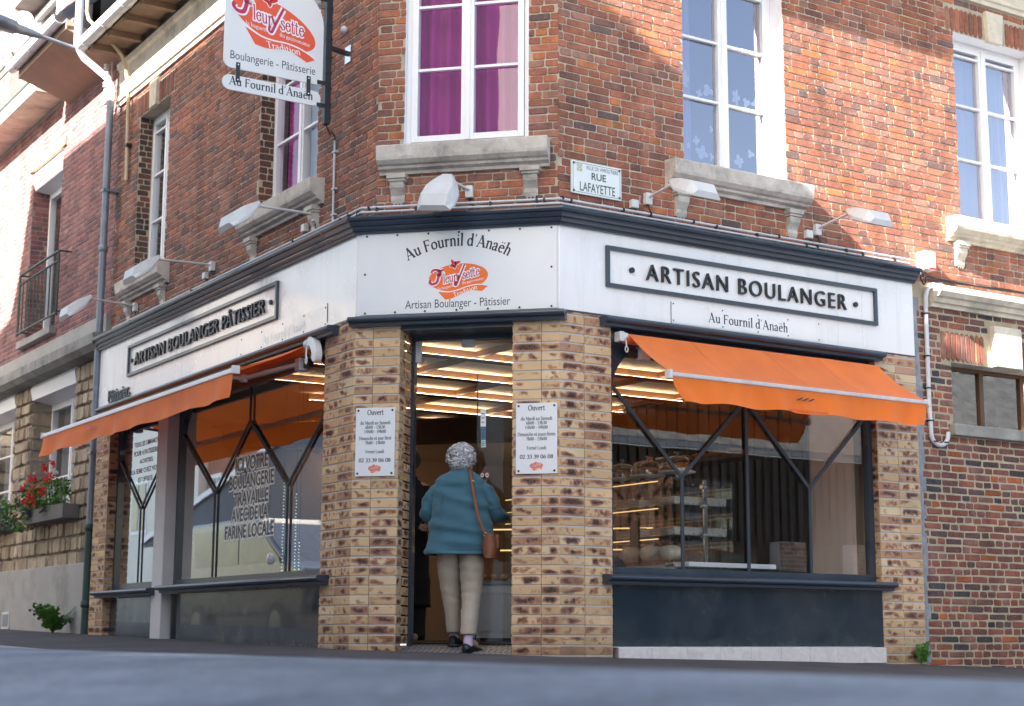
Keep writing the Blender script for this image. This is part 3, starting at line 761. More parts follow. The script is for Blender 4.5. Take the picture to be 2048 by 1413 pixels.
# stone sills on brackets
def sill(F, n, u0, u1, zt, mat='stone'):
    mb = MB(); pr = [(n-.04, zt-.225), (n+.03, zt-.225), (n+.035, zt-.20), (n+.075, zt-.185), (n+.08, zt-.165), (n+.105, zt-.155), (n+.135, zt-.125), (n+.14, zt-.10), (n+.145, zt-.01), (n+.135, zt), (n-.04, zt+.01)]
    N_ = 26; rings = []
    for i in range(N_+1):
        u = u0+(u1-u0)*i/N_; rings.append([F.P(u, a+(R_.uniform(-.002, .002) if 0 < j < 10 else 0), b+R_.uniform(-.0015, .0015)) for j, (a, b) in enumerate(pr)])
    mb.loft(list(reversed(rings)), 0, False, False); k = len(pr)
    mb.add(rings[0], [tuple(reversed(range(k)))]); mb.add(rings[-1], [tuple(range(k))])
    s = mb.build('window_sill', M[mat], BK)
    for uc in (u0+.155, u1-.155):
        mb = MB(); w = .058
        cp = [(n-.02, zt-.46), (n+.012, zt-.46), (n+.02, zt-.43), (n+.018, zt-.40), (n+.035, zt-.37), (n+.055, zt-.34), (n+.06, zt-.315), (n+.06, zt-.29), (n-.02, zt-.29)]
        mb.add([F.P(uc-w, a, b) for a, b in cp]+[F.P(uc+w, a, b) for a, b in cp], [tuple(range(9)), tuple(reversed(range(9, 18)))]+[(i, (i+1) % 9, (i+1) % 9+9, i+9) for i in range(9)])
        mb.fbox(F, uc-w-.012, uc+w+.012, n-.02, n+.072, zt-.288, zt-.268); mb.fbox(F, uc-w-.022, uc+w+.022, n-.02, n+.085, zt-.266, zt-.228)
        for k2 in (-1, 0, 1): mb.add([F.P(uc+k2*.03-.015, n+.018, zt-.462), F.P(uc+k2*.03+.015, n+.018, zt-.462), F.P(uc+k2*.03, n+.010, zt-.49)], [(0, 1, 2)])
        mb.build('bracket', M[mat], s)
sill(C, nC, .175, 1.595, 4.10)
sill(R, nR, 1.10, 2.655, 4.095); sill(R, nR, 4.47, 6.05, 4.095, 'stone_pale')
sill(L, nL, -2.60, -.92, 4.10); sill(L, nL, -6.13, -4.74, 4.10)
# keystones
for F, n, h in ((R, nR, H_R3), (R, nR, H_R1), (L, nL, H_L2), (L, nL, H_L1), (C, nC, H_C)):
    m_ = (h[0]+h[1])/2; mb = MB(); mb.add([F.P(m_+s*w, nn, z) for nn in (n-.02, n+.035) for s, w, z in ((-1, .10, h[3]-.012), (1, .10, h[3]-.012), (1, .125, h[3]+.30), (-1, .125, h[3]+.30))],
        [(0, 1, 2, 3), (7, 6, 5, 4), (0, 4, 5, 1), (1, 5, 6, 2), (2, 6, 7, 3), (3, 7, 4, 0)]); mb.build('keystone', M['stone_pale'], BK, bevel=.005)

# white casement windows
def casement(parent, F, n, h, bars, glass='glass_up', curtain=None, cn=.12, frame='pvc', name='window', stile=.052, lab=None):
    u0, u1, z0, z1 = h; mid = (u0+u1)/2; fr = .045
    mb = MB(); d0, d1 = n-.07, n
    mb.fbox(F, u0, u0+fr, d0, d1, z0, z1); mb.fbox(F, u1-fr, u1, d0, d1, z0, z1)
    mb.fbox(F, u0+fr, u1-fr, d0, d1, z1-fr, z1); mb.fbox(F, u0+fr, u1-fr, d0, d1+.012, z0, z0+.05)
    fo = mb.build(name, M[frame], parent, lab, bevel=.004)
    for s, (a, b) in enumerate(((u0+fr+.003, mid-.002), (mid+.002, u1-fr-.003))):
        mb = MB(); z_0, z_1 = z0+.053, z1-fr-.003
        mb.fbox(F, a, a+stile, d0+.01, d1+.014, z_0, z_1); mb.fbox(F, b-stile, b, d0+.01, d1+.014, z_0, z_1)
        mb.fbox(F, a+stile, b-stile, d0+.01, d1+.014, z_0, z_0+stile); mb.fbox(F, a+stile, b-stile, d0+.01, d1+.014, z_1-stile, z_1)
        for zz in bars: mb.fbox(F, a+stile, b-stile, n-.03, n+.006, zz-.012, zz+.012)
        if s == 1: mb.fbox(F, a-.02, a+.022, d1+.014, d1+.026, z_0, z_1)
        so = mb.build('sash', M[frame], fo, bevel=.003)
        mb = MB(); mb.add([F.P(a+stile-.004, n-.028, z_0+stile-.004), F.P(b-stile+.004, n-.028, z_0+stile-.004), F.P(b-stile+.004, n-.028, z_1-stile+.004), F.P(a+stile-.004, n-.028, z_1-stile+.004)], [(0, 1, 2, 3)])
        mb.build('pane', M[glass], fo)
    return fo
def drape(parent, F, n, u0, u1, z0, z1, mat, folds=9, amp=.03, name='curtain', edge=0):
    mb = MB(); nu, nz = 90, 10; vs = []
    for j in range(nz+1):
        for i in range(nu+1):
            t = i/nu; z = z0+(z1-z0)*j/nz
            a = math.sin(t*folds*2*PI+math.sin(t*7)*1.3)*amp*(1-.25*j/nz)+mnoise.noise(Vector((t*9, z*.7, u0)))*amp
            vs.append(F.P(u0+(u1-u0)*t+edge*math.sin(z*3)*.03*(1-t), n+a, z))
    mb.add(vs, [(j*(nu+1)+i, j*(nu+1)+i+1, (j+1)*(nu+1)+i+1, (j+1)*(nu+1)+i) for j in range(nz) for i in range(nu)], 0, True)
    return mb.build(name, M[mat], parent)
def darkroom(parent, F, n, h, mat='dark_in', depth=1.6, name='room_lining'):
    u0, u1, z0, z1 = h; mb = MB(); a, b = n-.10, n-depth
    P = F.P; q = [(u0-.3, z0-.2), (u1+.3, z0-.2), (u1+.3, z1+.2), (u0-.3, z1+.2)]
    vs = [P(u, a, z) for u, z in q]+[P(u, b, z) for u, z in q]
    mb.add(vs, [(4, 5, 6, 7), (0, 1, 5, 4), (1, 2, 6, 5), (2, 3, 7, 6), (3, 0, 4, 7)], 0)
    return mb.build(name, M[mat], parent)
bars = (4.785, 5.335, 5.87-.02)
w = casement(BK, C, -.11, H_C, bars, 'glass_up2', lab='white casement window over the door with plum curtains')
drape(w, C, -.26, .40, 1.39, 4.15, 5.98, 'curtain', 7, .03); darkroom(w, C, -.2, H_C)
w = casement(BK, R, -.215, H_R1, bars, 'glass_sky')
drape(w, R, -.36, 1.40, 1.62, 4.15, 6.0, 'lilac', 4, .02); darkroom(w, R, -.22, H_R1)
rr = random.Random(5)
for i, (a, zz, sc) in enumerate([(1.50, 4.96, .13), (1.66, 4.86, .06), (1.76, 4.90, .09), (2.08, 4.90, .12), (2.20, 4.87, .08), (2.32, 4.88, .09), (1.53, 4.36, .05), (1.62, 4.42, .07), (1.68, 4.32, .10), (1.79, 4.30, .06), (2.10, 4.31, .10), (2.24, 4.40, .06), (1.79, 4.55, .06)]):
    mb = MB()
    ph = rr.uniform(-.6, .6); k_ = rr.randint(3, 5); pt = []
    for q in range(k_*6):
        th_ = q/(k_*6)*2*PI; r_2 = sc*(.28+.30*abs(math.cos(th_*k_/2+ph))*rr.uniform(.8, 1.2)); pt.append((r_2*math.cos(th_+ph)*(.7+.3*(i % 3)), r_2*math.sin(th_+ph)*1.15))
    mb.add([R.P(a+x, -.262, zz+y) for x, y in pt], [tuple(range(len(pt)))])
    mb.build('window_sticker', M['voile'], w)
w = casement(BK, R, -.215, H_R3, bars, 'glass_sky')
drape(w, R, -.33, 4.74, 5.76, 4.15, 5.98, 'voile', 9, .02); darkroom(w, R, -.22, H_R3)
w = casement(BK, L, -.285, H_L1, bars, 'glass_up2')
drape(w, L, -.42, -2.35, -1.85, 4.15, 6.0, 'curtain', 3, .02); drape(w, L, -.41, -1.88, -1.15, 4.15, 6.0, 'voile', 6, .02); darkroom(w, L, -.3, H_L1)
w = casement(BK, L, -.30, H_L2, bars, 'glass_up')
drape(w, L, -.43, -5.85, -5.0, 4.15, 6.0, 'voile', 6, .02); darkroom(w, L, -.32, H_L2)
# low utility window on the right
mb = MB(); n_ = nR-.17
for a, b in ((4.46, 4.50), (5.02, 5.075), (5.6, 5.65), (5.86, 5.9)): mb.fbox(R, a, b, n_-.04, n_, 2.115, 2.70)
for a, b in ((4.50, 5.02), (5.075, 5.6), (5.65, 5.86)): mb.fbox(R, a, b, n_-.04, n_-.003, 2.118, 2.15); mb.fbox(R, a, b, n_-.04, n_-.003, 2.665, 2.698)
w = mb.build('window', M['wood_brown'], BK); mb = MB(); mb.add([R.P(4.5, n_-.025, 2.15), R.P(5.86, n_-.025, 2.15), R.P(5.86, n_-.025, 2.665), R.P(4.5, n_-.025, 2.665)], [(0, 1, 2, 3)]); mb.build('pane', M['glass_up'], w)
darkroom(w, R, n_, (4.5, 5.86, 2.15, 2.66), depth=.8)

# frieze, eaves, gutter (mostly along the left street)
def frieze(F, a, b, n, name='frieze'):
    mb = MB(); pr = [(n-.03, 6.36), (n+.03, 6.36), (n+.035, 6.40), (n+.06, 6.41), (n+.06, 6.45), (n+.03, 6.46), (n+.03, 6.80), (n+.06, 6.82), (n+.07, 6.88), (n-.03, 6.95)]
    sweep(mb, pr, [F], [a, b]); mb.build(name, M['stone_pale'], BK)
frieze(L, -6.66, uLc+.05, nL); frieze(C, uCa-.02, uCb+.02, nC); frieze(R, uRc, 6.6, nR)
mb = MB(); OV = .50
for F, a, b, n, ov in ((L, -6.6, .3, nL, .5), (R, -.25, 6.6, nR, .33), (C, -.2, 1.9, nC, .42)):
    mb.fbox(F, a, b, n-.4, n+ov-.06, 6.97, 7.03)
    k = int((b-a)/.55)
    for i in range(k): mb.fbox(F, a+.2+i*.55, a+.28+i*.55, n+.03, n+ov-.05, 6.90, 6.968)
mb.build('eaves', M['eave_wood'], BK)
def gutter(F, a, b, n, z, parent, r=.07):
    mb = MB(); rg = []
    for i in range(int((b-a)/.35)+2):
        u = min(a+i*.35, b); rg.append([F.P(u, n+r*math.cos(t), z+r*math.sin(t)) for t in [PI+PI*k/8 for k in range(9)]]+[F.P(u, n+(r+.006)*math.cos(t), z+(r+.006)*math.sin(t)) for t in [2*PI-PI*k/8 for k in range(9)]])
    mb.loft(rg, 0, False, True, True, True)
    mb.tube([F.P(a, n+r+.006, z+.004), F.P(b, n+r+.006, z+.004)], .010, 6)
    for i in range(int((b-a)/.7)):
        u = a+.2+i*.7; mb.tube([F.P(u, n+(r+.011)*math.cos(t), z+(r+.011)*math.sin(t)) for t in [PI+PI*k/6 for k in range(7)]], .008, 5)
    return mb.build('gutter', M['zinc_pale'], parent)
gutter(L, -6.62, .2, nL+.52, 7.03, BK); gutter(R, -.1, 6.6, nR+.35, 7.03, BK); gutter(C, -.25, 1.85, nC+.44, 7.05, BK)
# roof slopes and a closed carcass behind the walls, so daylight stays out of the rooms
mb = MB()
a, b, c, d = L.P(-6.6, .3, 7.05), isect(L, .3, C, .3)+Vector((0, 0, 7.05)), isect(C, .3, R, .25)+Vector((0, 0, 7.05)), R.P(6.6, .25, 7.05)
e, f = L.P(-6.6, -4, 10.5), R.P(6.6, -4, 10.5); g = Vector((.8, 5.2, 10.5))
mb.add([a, b, c, d, e, f, g], [(0, 1, 6, 4), (1, 2, 6), (2, 3, 5, 6)]); mb.build('roof', worn('slate_roof', (.08, .085, .1), .7, .3, 6, .4), BK)

# ------------------------------------------------------------------ shopfront
prof = [(.005, ZT-.002), (.030, ZT), (.034, ZT+.018), (.050, ZT+.022), (.058, ZT+.040), (.060, ZT+.052), (.084, ZT+.056), (.092, ZT+.074), (.096, ZT+.090), (.118, ZT+.094), (.124, ZT+.112), (.124, ZT+.126), (-.14, ZT+.150)]
mb = MB(); sweep(mb, prof, [L, C, R], [LE, RE+.01]); mb.build('cornice', M['anth'], BK)
# fascia: three white boards
for F, a, b, nm in ((L, LE, 0, 'left'), (C, 0, W, 'mid'), (R, 0, RE, 'right')):
    mb = MB(); n1 = 0.0; e = .0
    mb.add([F.P(a, n1, ZB), F.P(b, n1, ZB), F.P(b, n1, ZT+.02), F.P(a, n1, ZT+.02)], [(0, 1, 2, 3)])
    if F is not C: x = a if F is L else b; mb.add([F.P(x, n1, ZB), F.P(x, n1-.15, ZB), F.P(x, n1-.15, ZT), F.P(x, n1, ZT)], [(0, 1, 2, 3)])
    mb.build('fascia', M['fascia'], BK)
mb = MB()   # fine panel joints and a fascia underside
for F, us in ((L, (-3.9,)), (R, (2.98, 3.28))):
    for u in us: mb.fbox(F, u-.0012, u+.0012, -.001, .0012, ZB+.01, ZT)
mb.build('panel_joint', M['lamp'], BK)
mb = MB(); sweep(mb, [(-.3, ZB-.012), (.004, ZB-.012), (.004, ZB)], [L, C, R], [LE, RE], capends=False); mb.build('fascia_underside', M['anth'], BK)
# buff brick piers (each a part), stack bonded
def pier(F, a, b, z0, cols, name='brick_pier', z1=ZB-.012, left=None, right=None, dep=.16, label=None):
    mb = MB(); mb.col = (1, 1, 1, 1)
    mb.fbox(F, a+.002, b-.002, -dep, -.0065, z0-.3, z1, 1)
    for c_ in cols[1:-1]: mb.add([F.P(c_-.0025, -.0062, z0-.3), F.P(c_+.0022, -.0062, z0-.3), F.P(c_+.0022, -.0062, z1), F.P(c_-.0025, -.0062, z1)], [(0, 1, 2, 3)], 2)
    stack(mb, F, 0, cols, z0-.25, z1, zoff=.02)
    if left is not None:   # brick return on the left side of the pier
        FL = Frame(F.P(a, 0, 0), F.N, -F.T); stack(mb, FL, .004, [-left, 0.0], z0-.25, z1, zoff=.02)
    if right is not None:
        FR = Frame(F.P(b, 0, 0), -F.N, F.T); stack(mb, FR, .004, [0.0, right] if right < .25 else [0, right*.5, right], z0-.25, z1, zoff=.02)
    return mb.build(name, [M['flash'], M['mortar_slip'], M['mortar_dark']], BK, label)
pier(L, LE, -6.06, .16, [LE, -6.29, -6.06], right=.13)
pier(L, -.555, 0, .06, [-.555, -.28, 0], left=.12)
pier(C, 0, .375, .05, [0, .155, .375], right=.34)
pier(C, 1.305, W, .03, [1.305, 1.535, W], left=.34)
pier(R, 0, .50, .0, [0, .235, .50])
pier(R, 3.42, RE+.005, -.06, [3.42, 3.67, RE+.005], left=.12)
mb = MB()
for x0, x1, y0, y1 in ((-.03, .20, 0, 0),): pass
mb.fbox(L, -4.46, -4.17, -.15, .02, -.1, ZB-.012); mb.build('column', M['column'], BK, 'pale painted column between the two left shop windows', bevel=.006)

def shopwin(F, u0, u1, zs, zg, zt, n, ys, arch, name='shop_window', base=None, rail=.1, arcs='lr', riser=True, bz=.0, pane_n=-.015):
    """anthracite frame with arched corner pieces, Y-shaped glazing bars, sill moulding and stall riser"""
    fr = .055; mb = MB()
    mb.fbox(F, u0, u0+fr, n-.05, n+.02, zs, zt); mb.fbox(F, u1-fr, u1, n-.05, n+.02, zs, zt)
    mb.fbox(F, u0+fr, u1-fr, n-.05, n+.018, zs, zg); mb.fbox(F, u0+fr, u1-fr, n-.05, n+.018, zt-.14, zt)
    ra, rb = arch
    for sd in arcs:
        x0 = u0+fr if sd == 'l' else u1-fr; s = 1 if sd == 'l' else -1
        pts = [(x0, zt-.14)]+[(x0+s*(ra-ra*math.cos(t)), zt-.14-rb+rb*math.sin(t)) for t in [PI/2*k/12 for k in range(12, -1, -1)]]
        if s == 1: pts = list(reversed(pts))
        mb.poly(F, pts, n+.016, 0, .03)
    fo = mb.build(name, M['anth'], BK)
    mb = MB(); mb.add([F.P(u0+fr-.01, n+pane_n, zg-.01), F.P(u1-fr+.01, n+pane_n, zg-.01), F.P(u1-fr+.01, n+pane_n, zt-.1), F.P(u0+fr-.01, n+pane_n, zt-.1)], [(0, 1, 2, 3)]); mb.build('pane', M['glass_left' if F is L else 'glass'], fo)
    for ln in ys:
        mb = MB()
        for (a, b) in ln: mb.bar(F.P(a[0], n+.004, a[1]), F.P(b[0], n+.004, b[1]), .03, .012, 0, F.N) if False else mb.bar(F.P(a[0], n+.004, a[1]), F.P(b[0], n+.004, b[1]), .012, .030, 0, F.T if abs(a[0]-b[0]) < .01 else (0, 0, 1))
        mb.build('glazing_bar', M['anth_matt'], fo)
    return fo
def ledge_mould(F, u0, u1, z, n, name='sill_moulding', d=.115):
    mb = MB(); pr = [(n-.02, z-.075), (n+d*.62, z-.075), (n+d*.66, z-.052), (n+d*.9, z-.046)]+[(n+d*.9+.022*math.cos(t), z-.024+.022*math.sin(t)) for t in [-PI/2+PI*k/8 for k in range(9)]]+[(n-.02, z+.004)]
    sweep(mb, pr, [F], [u0, u1]); return mb.build(name, M['anth'], BK)
f1 = shopwin(R, .50, 3.42, .62, .70, 2.69, -.09, [
    [((1.265, .70), (1.265, 1.45))], [((1.265, 1.45), (.57, 2.14))], [((1.265, 1.45), (1.96, 2.13))],
    [((1.967, .70), (1.967, 2.55))],
    [((2.667, .70), (2.667, 1.43))], [((2.667, 1.43), (1.975, 2.13))], [((2.667, 1.43), (3.36, 2.10))]], (.55, .46))
ledge_mould(R, .40, 3.49, .637, 0)
ledge_mould(R, .385, 3.46, 2.675, .0, 'head_moulding', .10)
ledge_mould(C, -.035, 1.735, 2.682, .0, 'head_moulding', .10)
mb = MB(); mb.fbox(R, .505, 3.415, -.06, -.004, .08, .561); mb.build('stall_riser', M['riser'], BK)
mb = MB()
for i, (a, b) in enumerate(zip([.54, .86, 1.22, 1.56, 1.88, 2.21, 2.53, 2.85, 3.15, ], [.86, 1.22, 1.56, 1.88, 2.21, 2.53, 2.85, 3.15, 3.42])):
    mb.fbox(R, a+.0015, b-.0015, -.05, .02, -.055, .075)
mb.build('tile_plinth', M['tile'], BK, bevel=.0015)
mb = MB(); mb.fbox(R, .54, 3.42, -.06, .008, -.2, .078); mb.build('plinth_base', M['mortar_grey'], BK)
f2 = shopwin(L, -4.17, -.555, .62, .70, 2.69, -.12, [
    [((-3.17, .70), (-3.17, 1.50))], [((-3.17, 1.50), (-4.10, 2.16))], [((-3.17, 1.50), (-2.365, 2.12))],
    [((-2.365, 2.12), (-2.365, 2.55))], [((-2.365, 2.12), (-1.485, 1.45))],
    [((-1.485, .70), (-1.485, 1.45))], [((-1.485, 1.45), (-.61, 2.12))]], (.55, .46))
f3 = shopwin(L, -6.06, -4.46, .62, .70, 2.69, -.12, [
    [((-5.27, .70), (-5.27, 1.48))], [((-5.27, 1.48), (-6.0, 2.05))], [((-5.27, 1.48), (-4.52, 2.05))]], (.5, .42), arcs='l')
ledge_mould(L, -4.12, -.38, .640, -.01); ledge_mould(L, -6.16, -4.36, .625, -.01)
ledge_mould(L, -6.3, -.30, 2.675, .0, 'head_moulding', .10)
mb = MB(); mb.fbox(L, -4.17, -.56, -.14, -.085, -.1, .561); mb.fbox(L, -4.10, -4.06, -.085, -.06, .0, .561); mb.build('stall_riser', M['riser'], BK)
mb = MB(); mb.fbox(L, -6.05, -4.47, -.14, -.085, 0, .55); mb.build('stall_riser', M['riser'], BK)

# lettering on the left glass
n_ = -.12-.012
def mp_L(n): return lambda x, y, d=0: L.P(x, n+d, y)
for (txt, x0, x1, z0, z1) in [('ICI VOTRE', -2.72, -1.97, 1.665, 1.80), ('BOULANGERIE', -2.86, -1.83, 1.50, 1.635), ('TRAVAILLE', -2.74, -1.94, 1.345, 1.475), ('AVEC DE LA', -2.78, -1.94, 1.195, 1.325), ('FARINE LOCALE', -2.93, -1.80, 1.04, 1.17)]:
    mb = MB()
    for ddx, ddz in ((.012, .012), (-.012, .012), (.012, -.012), (-.012, -.012)):
        put_text(mb, txt, mp_L(-.1335+ddx*.02), (x0+ddx, x1+ddx, z0+ddz, z1+ddz), 0, 0, 1, .035)
    put_text(mb, txt, mp_L(-.1325), (x0, x1, z0, z1), 0, 1, 1, .025)
    mb.build('window_lettering', [M['white_ink'], M['ink']], f2)
mb = MB(); mb.add([L.P(a, -.139, b) for a, b in ((-5.80, 1.75), (-4.62, 1.70), (-4.62, 2.4), (-5.80, 2.42))], [(0, 1, 2, 3)]); 
for i, (txt, x0, x1) in enumerate([('TOUS LES DIMANCHES', -5.62, -4.78), ('POUR 4 PATISSERIES', -5.62, -4.80), ('ACHETEES,', -5.42, -5.0), ('LA 5EME CHEZ VOUS', -5.66, -4.78), ('EST OFFERTE', -5.45, -5.0)]):
    z = 2.17-i*.098; put_text(mb, txt, mp_L(-.1335), (x0, x1, z, z+.055), 0, 1, 1, .02)
mb.build('window_poster', [worn('poster_paper', (.50, .49, .50), .8, .04, 3, 0), M['ink_pale']], f3)

# doorway: head, jambs, fixed leaf, threshold
mb = MB(); mb.fbox(C, .375, 1.305, -.36, -.02, 2.575, ZB-.012); mb.fbox(C, .372, .405, -.42, -.335, -.1, 2.575)
mb.fbox(C, .405, 1.305, -.42, -.335, 2.545, 2.5745); mb.fbox(C, 1.30, 1.33, -.42, -.34, .08, 2.575)
DR = mb.build('door_frame', M['anth'], BK)
mb = MB(); mb.add([C.P(.405, -.375, 2.26), C.P(1.30, -.375, 2.26), C.P(1.30, -.375, 2.545), C.P(.405, -.375, 2.545)], [(0, 1, 2, 3)]); mb.build('transom_pane', M['glass_door'], DR)
mb = MB(); mb.fbox(C, .80, .90, -.39, -.355, 2.485, 2.55); mb.build('door_fitting', M['zinc_pale'], DR)
mb = MB(); mb.fbox(C, .408, .455, -.39, -.355, 2.37, 2.54); mb.build('hinge_cover', M['zinc_pale'], DR)
mb = MB(); q = [C.P(.93, -.385, .10), C.P(1.31, -.385, .10), C.P(1.31, -.385, 2.255), C.P(.93, -.385, 2.255)]; mb.add(q, [(0, 1, 2, 3)]); LF = mb.build('door_leaf', M['glass_door'], DR)
mb = MB(); mb.fbox(C, .925, .932, -.392, -.380, .10, 2.255); mb.fbox(C, 1.25, 1.275, -.40, -.37, .62, .70); mb.build('door_edge', M['anth_dark'], LF)
for (a, b, c, d, mt) in ((.955, 1.0, 1.83, 1.97, 'white_ink'), (.957, 1.0, 1.72, 1.83, 'blue_sticker'), (.96, 1.0, 1.66, 1.72, 'pale_blue'), (1.262, 1.30, 1.68, 1.84, 'yellow_sticker'), (1.262, 1.30, 1.84, 1.87, 'pale_blue'), (1.235, 1.30, 1.40, 1.55, 'pale_blue'), (1.262, 1.30, 1.47, 1.60, 'blue_sticker'), (.955, 1.01, 1.385, 1.405, 'green_sticker')):
    mb = MB(); mb.add([C.P(a, -.383, c), C.P(b, -.383, c), C.P(b, -.383, d), C.P(a, -.383, d)], [(0, 1, 2, 3)])
    for k in range(3): zc = d-(k+1)*(d-c)/4; mb.add([C.P(a+.006, -.3825, zc-.003), C.P(b-.008-k*.004, -.3825, zc-.003), C.P(b-.008-k*.004, -.3825, zc+.003), C.P(a+.006, -.3825, zc+.003)], [(0, 1, 2, 3)], 1)
    mb.build('door_sticker', [M[mt], M['ink_grey']], LF)
for a in (.972, 1.012):
    mb = MB(); F_ = lambda r, s: [C.P(a+r*math.cos(t*PI/8), -.3828+s, 1.435+r*1.35*math.sin(t*PI/8)) for t in range(16)]
    mb.add(F_(.017, 0), [tuple(range(16))], 0); mb.add(F_(.0135, .0004), [tuple(range(16))], 1); mb.add(F_(.006, .0008), [tuple(range(16))], 2); mb.build('door_sticker', [M['red_ink'], M['white_ink'], M['ink']], LF)
mb = MB(); P = C.P   # chequer-plate ramp
mb.add([P(.30, .06, .008), P(1.30, .06, -.012), P(1.302, -.46, .095), P(.377, -.46, .095)], [(0, 1, 2, 3)]); mb.add([P(.30, .06, -.06), P(1.30, .06, -.06), P(1.30, .06, -.012), P(.30, .06, .008)], [(0, 1, 2, 3)])
mb.build('door_ramp', M['chequer'], BK)
mb = MB(); mb.fbox(C, .377, 1.302, -.56, -.455, -.1, .103); mb.build('threshold', M['anth_dark'], BK)

# ------------------------------------------------------------------ shop interior (parts of the building)
FL_, CE = .10, 2.60
mb = MB()
pin = [L.P(-6.05, -.16, 0), L.P(-.5, -.16, 0), C.P(.2, -.42, 0), C.P(1.5, -.42, 0), R.P(.45, -.16, 0), R.P(3.45, -.16, 0)]
back = [R.P(3.45, -4.6, 0), Vector((-.2, 8.2, 0)), L.P(-6.05, -3.6, 0)]
ring = pin+back
mb.add([p+Vector((0, 0, FL_)) for p in ring], [tuple(range(len(ring)))], 0); mb.build('shop_floor', worn('floor_tiles', (.10, .08, .07), .9, .1, 3, .05), BK)
mb = MB(); mb.add([p+Vector((0, 0, CE)) for p in ring], [tuple(reversed(range(len(ring))))], 0); mb.build('shop_ceiling', M['ceil'], BK)
mb = MB()
for i in range(5, len(ring)):
    a, b = ring[i], ring[(i+1) % len(ring)]
    mb.add([a+Vector((0, 0, FL_)), b+Vector((0, 0, FL_)), b+Vector((0, 0, CE)), a+Vector((0, 0, CE))], [(0, 1, 2, 3)], 0)
mb.build('shop_wall', M['cream_wall'], BK)
mb = MB()  # window-side linings so no light leaks over the ceiling
for F, a, b, n in ((L, -6.5, 0, -.17), (R, 0, 4.0, -.17)):
    mb.fbox(F, a, b, n-.05, n, 2.56, 3.5)
mb.fbox(C, 0, W, -.43, -.40, 2.575, 3.5); mb.build('header_lining', M['wood_brown'], BK)
# coffered ceiling: brown battens with warm strips
dR, dL = R.T, L.T
mb = MB(); led = MB()
def inside(p):
    if p.y > 8: return False
    for F, n in ((L, -.22), (C, -.46), (R, -.22)):
        if (p-F.O).dot(F.N) > n: return False
    return (p-R.O).dot(R.T) < 3.25
def clipped(o, d, t0, t1):
    ts = [t0+(t1-t0)*i/240 for i in range(241)]; ok = [t for t in ts if inside(o+d*t) and (o+d*t).x > -1.6]
    return (o+d*ok[0], o+d*ok[-1]) if len(ok) > 6 else None
for k in range(0, 7):
    p = C.P(.9, -.5, CE-.026) - R.N*(k*1.02-.35); q = clipped(p, dR, -6, 5)
    if not q: continue
    a, b = q; dn_ = lambda z: Vector((0, 0, z)); mb.bar(a-dn_(.018), b-dn_(.018), .05, .084); mb.bar(a+R.N*.055-dn_(.056), b+R.N*.055-dn_(.056), .07, .010)
    led.bar(a+R.N*.045-dn_(.046), b+R.N*.045-dn_(.046), .024, .006)
for k in range(-6, 6):
    p = C.P(.9, -.5, CE-.0245) + dR*(k*1.0+.4); q = clipped(p, -R.N, -1, 7)
    if q: mb.bar(q[0], q[1], .05, .048)
mb.build('ceiling_batten', M['wood_brown'], BK); led.build('ceiling_light_strip', M['led'], BK)
mb = MB(); mb.bar((-3.4, 5.3, 2.42), (5.2, 4.9, 2.42), .3, .26); mb.build('bulkhead', M['wood_brown'], BK)
mb = MB(); mb.add([(-4.2, 5.2, 2.30), (6.2, 5.0, 2.30), (6.2, 8.6, 2.30), (-4.2, 8.6, 2.30)], [(3, 2, 1, 0)]); mb.build('low_ceiling', M['ceil'], BK)
for (x, y) in ((.42, 6.0), (3.9, 5.9), (-1.9, 5.9)):
    mb = MB(); mb.lathe((x, y, 2.30), [(0, 0), (.12, 0), (.14, -.03), (.11, -.06), (0, -.065)]); mb.build('ceiling_lamp', M['led_dome'], BK)
mb = MB(); mb.wbox(.62, .95, 7.0, 7.05, 1.85, 2.16); mb.wbox(.1, .5, 6.9, 6.95, 1.0, 1.5); mb.build('wall_picture', M['dark_in'], BK)
mb = MB(); mb.wbox(.55, .80, 6.6, 6.62, 1.42, 1.56); mb.build('menu_panel', M['orange_ink'], BK)
# side panels inside the right-hand window: drape and dark boarding
mb = MB(); mb.add([R.P(3.30, -.18, .6), R.P(3.30, -.75, .6), R.P(3.30, -.75, 2.6), R.P(3.30, -.18, 2.6)], [(0, 1, 2, 3)]); mb.build('window_drape', M['beige'], BK)
mb = MB()
for i in range(44): 
    n_ = -.8-i*.085; mb.fbox(R, 3.26+.012*(i % 2), 3.33, n_-.075, n_, FL_, 2.55)
mb.build('boarding', M['slat'], BK)
mb = MB(); mb.fbox(L, -6.0, -5.96, -3.0, -.2, FL_, 2.5); mb.build('shop_partition', M['cream_wall'], BK)

# ================================================================== SIGNS
def screws(mb, F, n, pts, mat=1, r=.009):
    for u, z in pts: mb.tube([F.P(u, n, z), F.P(u, n+.004, z)], r, 8, mat, True, False)
# central board
t = thing('shop_sign', C.P(.86, .01, 3.04), 'white board over the door with orange oval emblem and curved bakery name', 'sign')
mb = MB(); mb.fbox(C, .045, 1.662, .001, .012, 2.705, 3.385); mb.fbox(C, .006, .012, .001, .008, 2.705, 3.38); mb.fbox(C, 1.668, 1.674, .001, .008, 2.705, 3.38)
screws(mb, C, .012, [(x, 3.357) for x in (.088, .346, .606, .86, 1.108, 1.362, 1.618)]+[(x, 2.72) for x in (.084, .336, .586, .846, 1.104, 1.36, 1.618)]+[(.078, 3.04), (1.618, 3.037)])
mb.build('board', [M['sign'], M['screw']], t)
mc = lambda n, u0=0, z0=0: (lambda x, y, d=0: C.P(u0+x, n+d, z0+y))
def arc_name(tt):
    a = math.radians(118.5-57*tt); r = .87; cx, cz = .853, 2.375
    return (cx+r*math.cos(a), cz+r*math.sin(a), a-PI/2)
